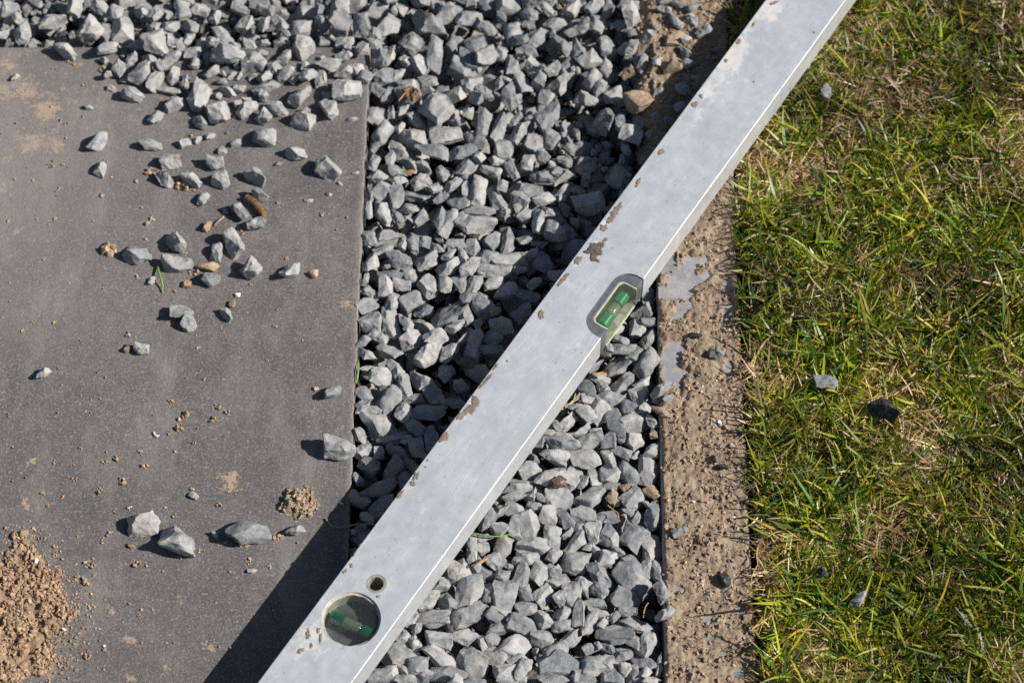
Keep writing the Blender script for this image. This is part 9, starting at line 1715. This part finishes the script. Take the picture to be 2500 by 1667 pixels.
def blades(n_tuft, per, Lr, wr, lean, palette, wpal, base_h, seed, clump=1.0, zcap=.045):
    """arched tapered blades, grown in tufts"""
    r = np.random.RandomState(seed)
    y = r.uniform(-.34, .37, n_tuft*3); x = np.array([gx0(a) for a in y])+r.uniform(0.0, .34, n_tuft*3)
    dens = np.array([fbm(Vector((a*17, b*17, 8)), 3) for a, b in zip(x, y)])
    near = np.exp(-(x-np.array([gx0(b) for b in y]))/.10)
    if clump < 0: keep = dens < r.uniform(-.35, .55, len(x))*abs(clump)+np.clip((y+.02)*1.6, 0, .45)*(.35+near)
    else: keep = dens*1.3+(x-np.array([gx0(b) for b in y])-.10)*.9-np.clip((y-.02)*1.0, 0, .25) > r.uniform(-.6, .35, len(x))*clump
    # where the frame can see it, plus a margin
    keep &= x < .335+(y+.25)*.11+.05
    x = x[keep][:n_tuft]; y = y[keep][:n_tuft]; n = len(x)
    az = r.uniform(0, 2*np.pi, n); ci_ = r.choice(len(palette), n, p=wpal)
    N = n*per
    X = np.repeat(x, per)+r.normal(0, .0014, N); Y = np.repeat(y, per)+r.normal(0, .0014, N)
    A = np.repeat(az, per)+r.normal(0, .75, N)
    L = r.uniform(*Lr, N)*np.repeat(r.uniform(.75, 1.2, n), per); W = r.uniform(*wr, N)
    th0 = np.clip(r.normal(lean[0], lean[1], N), .05, 1.5); th1 = np.clip(th0+r.uniform(lean[2], lean[3], N), .1, 1.9)
    P = np.array(palette)[np.repeat(ci_, per)]; tn = np.clip(np.array([fbm(Vector((a*13, b*13, 31)), 3) for a, b in zip(x, y)])*1.3+1.05, .55, 1.45); C = P*r.uniform(.62, 1.12, (N, 1))*np.repeat(tn, per)[:, None]; C = C*(1+r.normal(0, .06, (N, 3)))
    sw = (r.uniform(0, 1, N) < .12); C[sw] = np.array(palette)[r.choice(len(palette), sw.sum(), p=wpal)]
    zb = np.array([turf_h(a, b) for a, b in zip(X, Y)])+base_h
    S = 5; tt = np.linspace(0, 1, S+1)
    px, py, pz = X.copy(), Y.copy(), zb.copy(); Vs = np.zeros((N, (S+1)*2, 3)); curl = r.normal(0, .5, N)
    tw = r.uniform(-1.1, 1.1, N)
    for k in range(S+1):
        th = th0+(th1-th0)*tt[k]; a = A+curl*tt[k]
        if k:
            ds = L/S; px = px+np.sin(th)*np.cos(a)*ds; py = py+np.sin(th)*np.sin(a)*ds; pz = pz+np.cos(th)*ds
            pz = np.maximum(pz, zb*0+turfmin)
        w = W*.5*(1-.88*tt[k]**2.2)*(.75+.25*min(1, tt[k]*4))
        # width direction: sideways, twisted round the blade
        sx, sy = -np.sin(a), np.cos(a); ux, uy, uz = np.cos(th)*np.cos(a), np.cos(th)*np.sin(a), -np.sin(th)
        c, s = np.cos(tw), np.sin(tw)
        dx, dy, dz = sx*c+ux*s, sy*c+uy*s, uz*s
        Vs[:, 2*k] = np.stack([px-dx*w, py-dy*w, pz-dz*w], 1); Vs[:, 2*k+1] = np.stack([px+dx*w, py+dy*w, pz+dz*w], 1)
    # nothing grows through the spirit level
    S_, T_ = ((Vs[:, :, 0]-a0.x)*AX.x+(Vs[:, :, 1]-a0.y)*AX.y), ((Vs[:, :, 0]-a0.x)*NR.x+(Vs[:, :, 1]-a0.y)*NR.y)
    under = ((T_ > -.001) & (T_ < LW+.0005) & (Vs[:, :, 2] > ZT_-TH_-.0005)).any(1)
    # keep stones on the lawn in sight
    for sx_, sy_, sr in LAWN_ST:
        under |= (((Vs[:, :, 0]-sx_)**2+(Vs[:, :, 1]-sy_)**2 < sr**2) & (Vs[:, :, 2] > .009)).any(1)
    # few blades lean over the kerb
    over = (Vs[:, :, 0].min(1) < np.array([kerbr(b) for b in Y])-.008)
    Vs = Vs[~(under | over)]; C = C[~(under | over)]
    return Vs, C
turfmin = .0008
LAWN_ST = []
for s in STONES:
    if s[6] == 'L':
        P = at(s[0], s[1], .012); LAWN_ST.append((P.x, P.y, .0003*min(s[2], s[3])*.46))
GREEN = [(.200, .250, .012), (.105, .165, .012), (.300, .320, .022), (.045, .090, .014), (.360, .345, .040), (.12, .20, .040), (.47, .36, .030)]
WG = [.27, .18, .20, .08, .14, .07, .06]
TAN = [(.50, .37, .21), (.42, .26, .13), (.62, .50, .31), (.28, .17, .09), (.52, .33, .20)]
WT2 = [.34, .22, .18, .12, .14]
sets = [blades(5600, 6, (.012, .027), (.0010, .0022), (.95, .32, .1, .6), GREEN, WG, 0, 1, 1.25),
        blades(1500, 4, (.020, .040), (.0015, .0027), (.85, .25, .2, .7), GREEN, WG, 0, 2, 1.0),
        blades(2500, 6, (.006, .014), (.0008, .0015), (.7, .4, .1, .7), GREEN, WG, 0, 5, 1.1),
        blades(8200, 5, (.007, .019), (.0006, .0014), (1.35, .22, -.1, .3), TAN, WT2, .002, 3, -1.0),
        blades(3600, 3, (.010, .025), (.0008, .0016), (1.15, .25, .0, .4), TAN, WT2, .004, 4, -.8)]
V = np.concatenate([s_[0] for s_ in sets]); C = np.concatenate([s_[1] for s_ in sets]); N = len(V); K = V.shape[1]
idx = np.arange(N)[:, None]*K
Fg = np.concatenate([idx+np.array([2*k, 2*k+1, 2*k+3, 2*k+2]) for k in range(K//2-1)])
gm = np_mesh('grass', V.reshape(-1, 3), [Fg], {'col': np.clip(np.repeat(C, K, 0), .01, .8)}, 180)
print('blades', N)
tag(link('grass', gm, M_grass), 'short mown lawn grass, green blades mixed with dry straw', 'grass', None, 'stuff')
# ================================================================ small finds
def strip(pts, w, mat, name, label, cat, th=.0003, flat=True):
    """a stem or leaf strip along world points"""
    bm = bmesh.new(); P = [Vector(p) for p in pts]; c = sum(P, Vector())/len(P); c.z = min(p.z for p in P); n = len(P); rings = []
    for i, p in enumerate(P):
        d = (P[min(i+1, n-1)]-P[max(i-1, 0)]).normalized(); s = d.cross(Vector((0, 0, 1))).normalized(); u = s.cross(d)
        k = math.sin(math.pi*min(1, (i+.6)/n))**.5 if flat else 1-.5*i/n
        a, b = w*.5*k, (th if flat else w*.5*k)
        rings.append([bm.verts.new(p-c+s*a*math.cos(t_)+u*b*math.sin(t_)) for t_ in [2*math.pi*j/6 for j in range(6)]])
    for A_, B_ in zip(rings, rings[1:]):
        for i in range(6): bm.faces.new((A_[i], A_[(i+1) % 6], B_[(i+1) % 6], B_[i]))
    bm.faces.new(rings[0][::-1]); bm.faces.new(rings[-1]); bmesh.ops.recalc_face_normals(bm, faces=bm.faces)
    return tag(from_bm(name, bm, mat, None, c, 60), label, cat)
def W4(l, z): return [at(u, v, z if not isinstance(z, list) else z[k]) for k, (u, v) in enumerate(l)]
strip(W4([(362, 613), (365, 625), (370, 640), (374, 655), (373, 672)], [.002, .004, .005, .003, .001]), .0016, M_stem, 'green_stalk', 'curved green grass stem on the slab below the flat dark stone', 'grass stem', flat=False)
strip(W4([(493, 518), (499, 510), (508, 503), (515, 497)], [.0008, .003, .003, .001]), .0012, M_straw, 'straw', 'short dry straw on the slab beside the round ochre clod', 'straw', flat=False)
bm = cyl((0, 0, 0), (.024, 0, 0), .0030, 12, dome=.003)
bmesh.ops.subdivide_edges(bm, edges=[e for e in bm.edges if abs(e.verts[0].co.x-e.verts[1].co.x) > .004], cuts=16)
for v in bm.verts: v.co += Vector((0, math.sin(v.co.x*130)*.0018, 0))+v.co.normalized()*fbm(v.co*700, 3)*.0022+Vector((0, 0, math.sin(v.co.x*1900)*.0003))
o = tag(from_bm('bark_roll', bm, soil_mat('brown_bark_roll', (.13, .07, .035), (.38, .23, .13)), None, None, 60), 'brown curled bark roll on the slab between two stones', 'bark'); P = at(564, 450, .003); o.location = P; o.rotation_euler = (0, 0, math.radians(-52))
P = at(949, 216, .006)
bm = bmesh.new(); bmesh.ops.create_uvsphere(bm, u_segments=14, v_segments=8, radius=.5)
for v in bm.verts: v.co = Vector((v.co.x*.010, v.co.y*.011, v.co.z*.0035+abs(v.co.x)*.002))*(1+.5*fbm(v.co*3, 3))+Vector((0, 0, fbm(v.co*6, 3)*.003))
o = tag(from_bm('dry_leaf', bm, soil_mat('brown_dry_leaf', (.12, .07, .04), (.34, .22, .13)), None, P, 50), 'curled brown dry leaf lying in the far gravel heap', 'leaf'); o.rotation_euler = (.3, -.2, .8)
strip(W4([(916, 232), (924, 222), (932, 212), (942, 203), (950, 201)], .008), .0010, M_leaf, 'leaf_stalk', 'thin orange stalk beside the curled brown leaf', 'stalk', flat=False)
strip(W4([(930, 397), (938, 394), (948, 394), (957, 397)], [.003, .004, .005, .004]), .0030, M_leaf, 'leaf_sliver', 'orange leaf sliver in the gravel right of the slab edge', 'leaf')
P = at(1284, 1106, .004); bm = bmesh.new(); bmesh.ops.create_uvsphere(bm, u_segments=16, v_segments=10, radius=.5)
for v in bm.verts: v.co = Vector((v.co.x*.010, v.co.y*.0075, v.co.z*.005))*(1+.25*fbm(v.co*9, 3)+.12*math.sin(v.co.y*60))
o = tag(from_bm('bark_chip', bm, M_bark, None, P, 30), 'glossy red-brown bark chip on gravel right of the level', 'bark'); o.rotation_euler = (.2, .1, .6)
strip(W4([(1084, 1224), (1105, 1227), (1128, 1231), (1150, 1232), (1165, 1228), (1178, 1224)], .0045), .0013, M_stem, 'green_sprig', 'green grass sprig sticking out from under the level onto gravel', 'grass stem', flat=False)
strip(W4([(1148, 1231), (1154, 1226), (1152, 1219)], .005), .0011, M_stem, 'loose_grass', 'short green blade at the tip of the green sprig', 'grass blade')
for k, pts in enumerate([[(1290, 940), (1308, 928), (1330, 914)], [(1288, 930), (1310, 926), (1326, 910)], [(1298, 936), (1318, 918), (1322, 904)], [(1286, 922), (1300, 932), (1316, 926)]]):
    strip(W4(pts, .006+k*.0006), .0011, M_straw, 'straw', ['long straw lying lowest under the right side of the level', 'dry straw crossing the long one beside the level', 'short upturned straw beside the level', 'pale short straw nearest the level side'][k], 'straw', flat=False)
strip(W4([(1370, 859), (1384, 857), (1394, 861)], .005), .0028, M_leaf, 'leaf_sliver', 'small dry leaf sliver in gravel below the vial window', 'leaf')
strip(W4([(1396, 1160), (1408, 1170), (1418, 1176), (1421, 1184), (1420, 1190)], .006), .0010, M_leaf, 'dry_stalk', 'curved dry orange stem beside a brown clod in gravel', 'stem', flat=False)
strip(W4([(1478, 1418), (1479, 1405), (1482, 1394), (1489, 1383)], .003), .0010, M_leaf, 'dry_stalk', 'thin upright orange stem in gravel near the edging stone bottom', 'stem', flat=False)
strip(W4([(818, 880), (821, 866), (823, 850), (824, 836), (822, 828)], [.000, .001, .002, .001, -.002]), .0015, M_stem, 'loose_grass', 'thin green grass blade standing at the slab edge', 'grass blade', flat=False)
strip(W4([(748, 1190), (760, 1207), (780, 1211), (800, 1207), (822, 1203), (845, 1202), (862, 1204)], [.001, .002, .003, .004, .004, .003, .002]), .0014, M_root, 'dry_root', 'dry root bridging slab edge and gravel in the level shadow', 'root', flat=False)
strip(W4([(353, 991), (356, 998), (362, 1001), (366, 998)], .001), .0016, M_white, 'white_curl', 'white curled flake alone on the slab', 'flake')
strip(W4([(1095, 1298), (1106, 1289), (1120, 1280)], .005), .0022, M_leaf, 'leaf_sliver', 'dry orange leaf sliver in gravel left of the level foot', 'leaf')
P = at(1128, 1455, .002)
# yellow petal flakes in the grass
# ================================================================ light, camera
EL, AZK = math.radians(39), .10
sd = Vector((1, -AZK, 0)).normalized()*math.cos(EL)+Vector((0, 0, math.sin(EL)))      # towards the sun
L = bpy.data.lights.new('sun', 'SUN'); L.energy = 5.0; L.angle = math.radians(.53); L.color = (1, .955, .89)
so = bpy.data.objects.new('sun', L); col.objects.link(so); so.rotation_euler = (-sd).to_track_quat('-Z', 'Y').to_euler()
w = bpy.data.worlds.new('World'); scn.world = w; w.use_nodes = True; nt = w.node_tree; nt.nodes.clear()
sky = nt.nodes.new('ShaderNodeTexSky'); sky.sky_type = 'NISHITA'; sky.sun_disc = False; sky.sun_elevation = EL; sky.sun_rotation = math.pi/2-math.atan2(sd.y, sd.x)
bg = nt.nodes.new('ShaderNodeBackground'); bg.inputs[1].default_value = .05; wo = nt.nodes.new('ShaderNodeOutputWorld')
nt.links.new(sky.outputs[0], bg.inputs[0]); nt.links.new(bg.outputs[0], wo.inputs[0])
cam = bpy.data.cameras.new('camera'); co = bpy.data.objects.new('camera', cam); col.objects.link(co)
cam.sensor_width = 36; cam.lens = F/2352*36; co.location = CAM; co.rotation_euler = (TH, 0, 0); cam.clip_start = .05; cam.clip_end = 200
cam.dof.use_dof = True; cam.dof.aperture_fstop = 8
fp = at(1250, 1080, .01); cam.dof.focus_distance = (fp-CAM).dot(Vector((0, math.sin(TH), -math.cos(TH))))
scn.camera = co
scn.view_settings.view_transform = 'Standard'; scn.view_settings.look = 'None'; scn.view_settings.gamma = 1; scn.view_settings.exposure = .48
scn.cycles.max_bounces = 8; scn.cycles.transparent_max_bounces = 16
try:
    scn.cycles.use_denoising = False
except Exception: pass
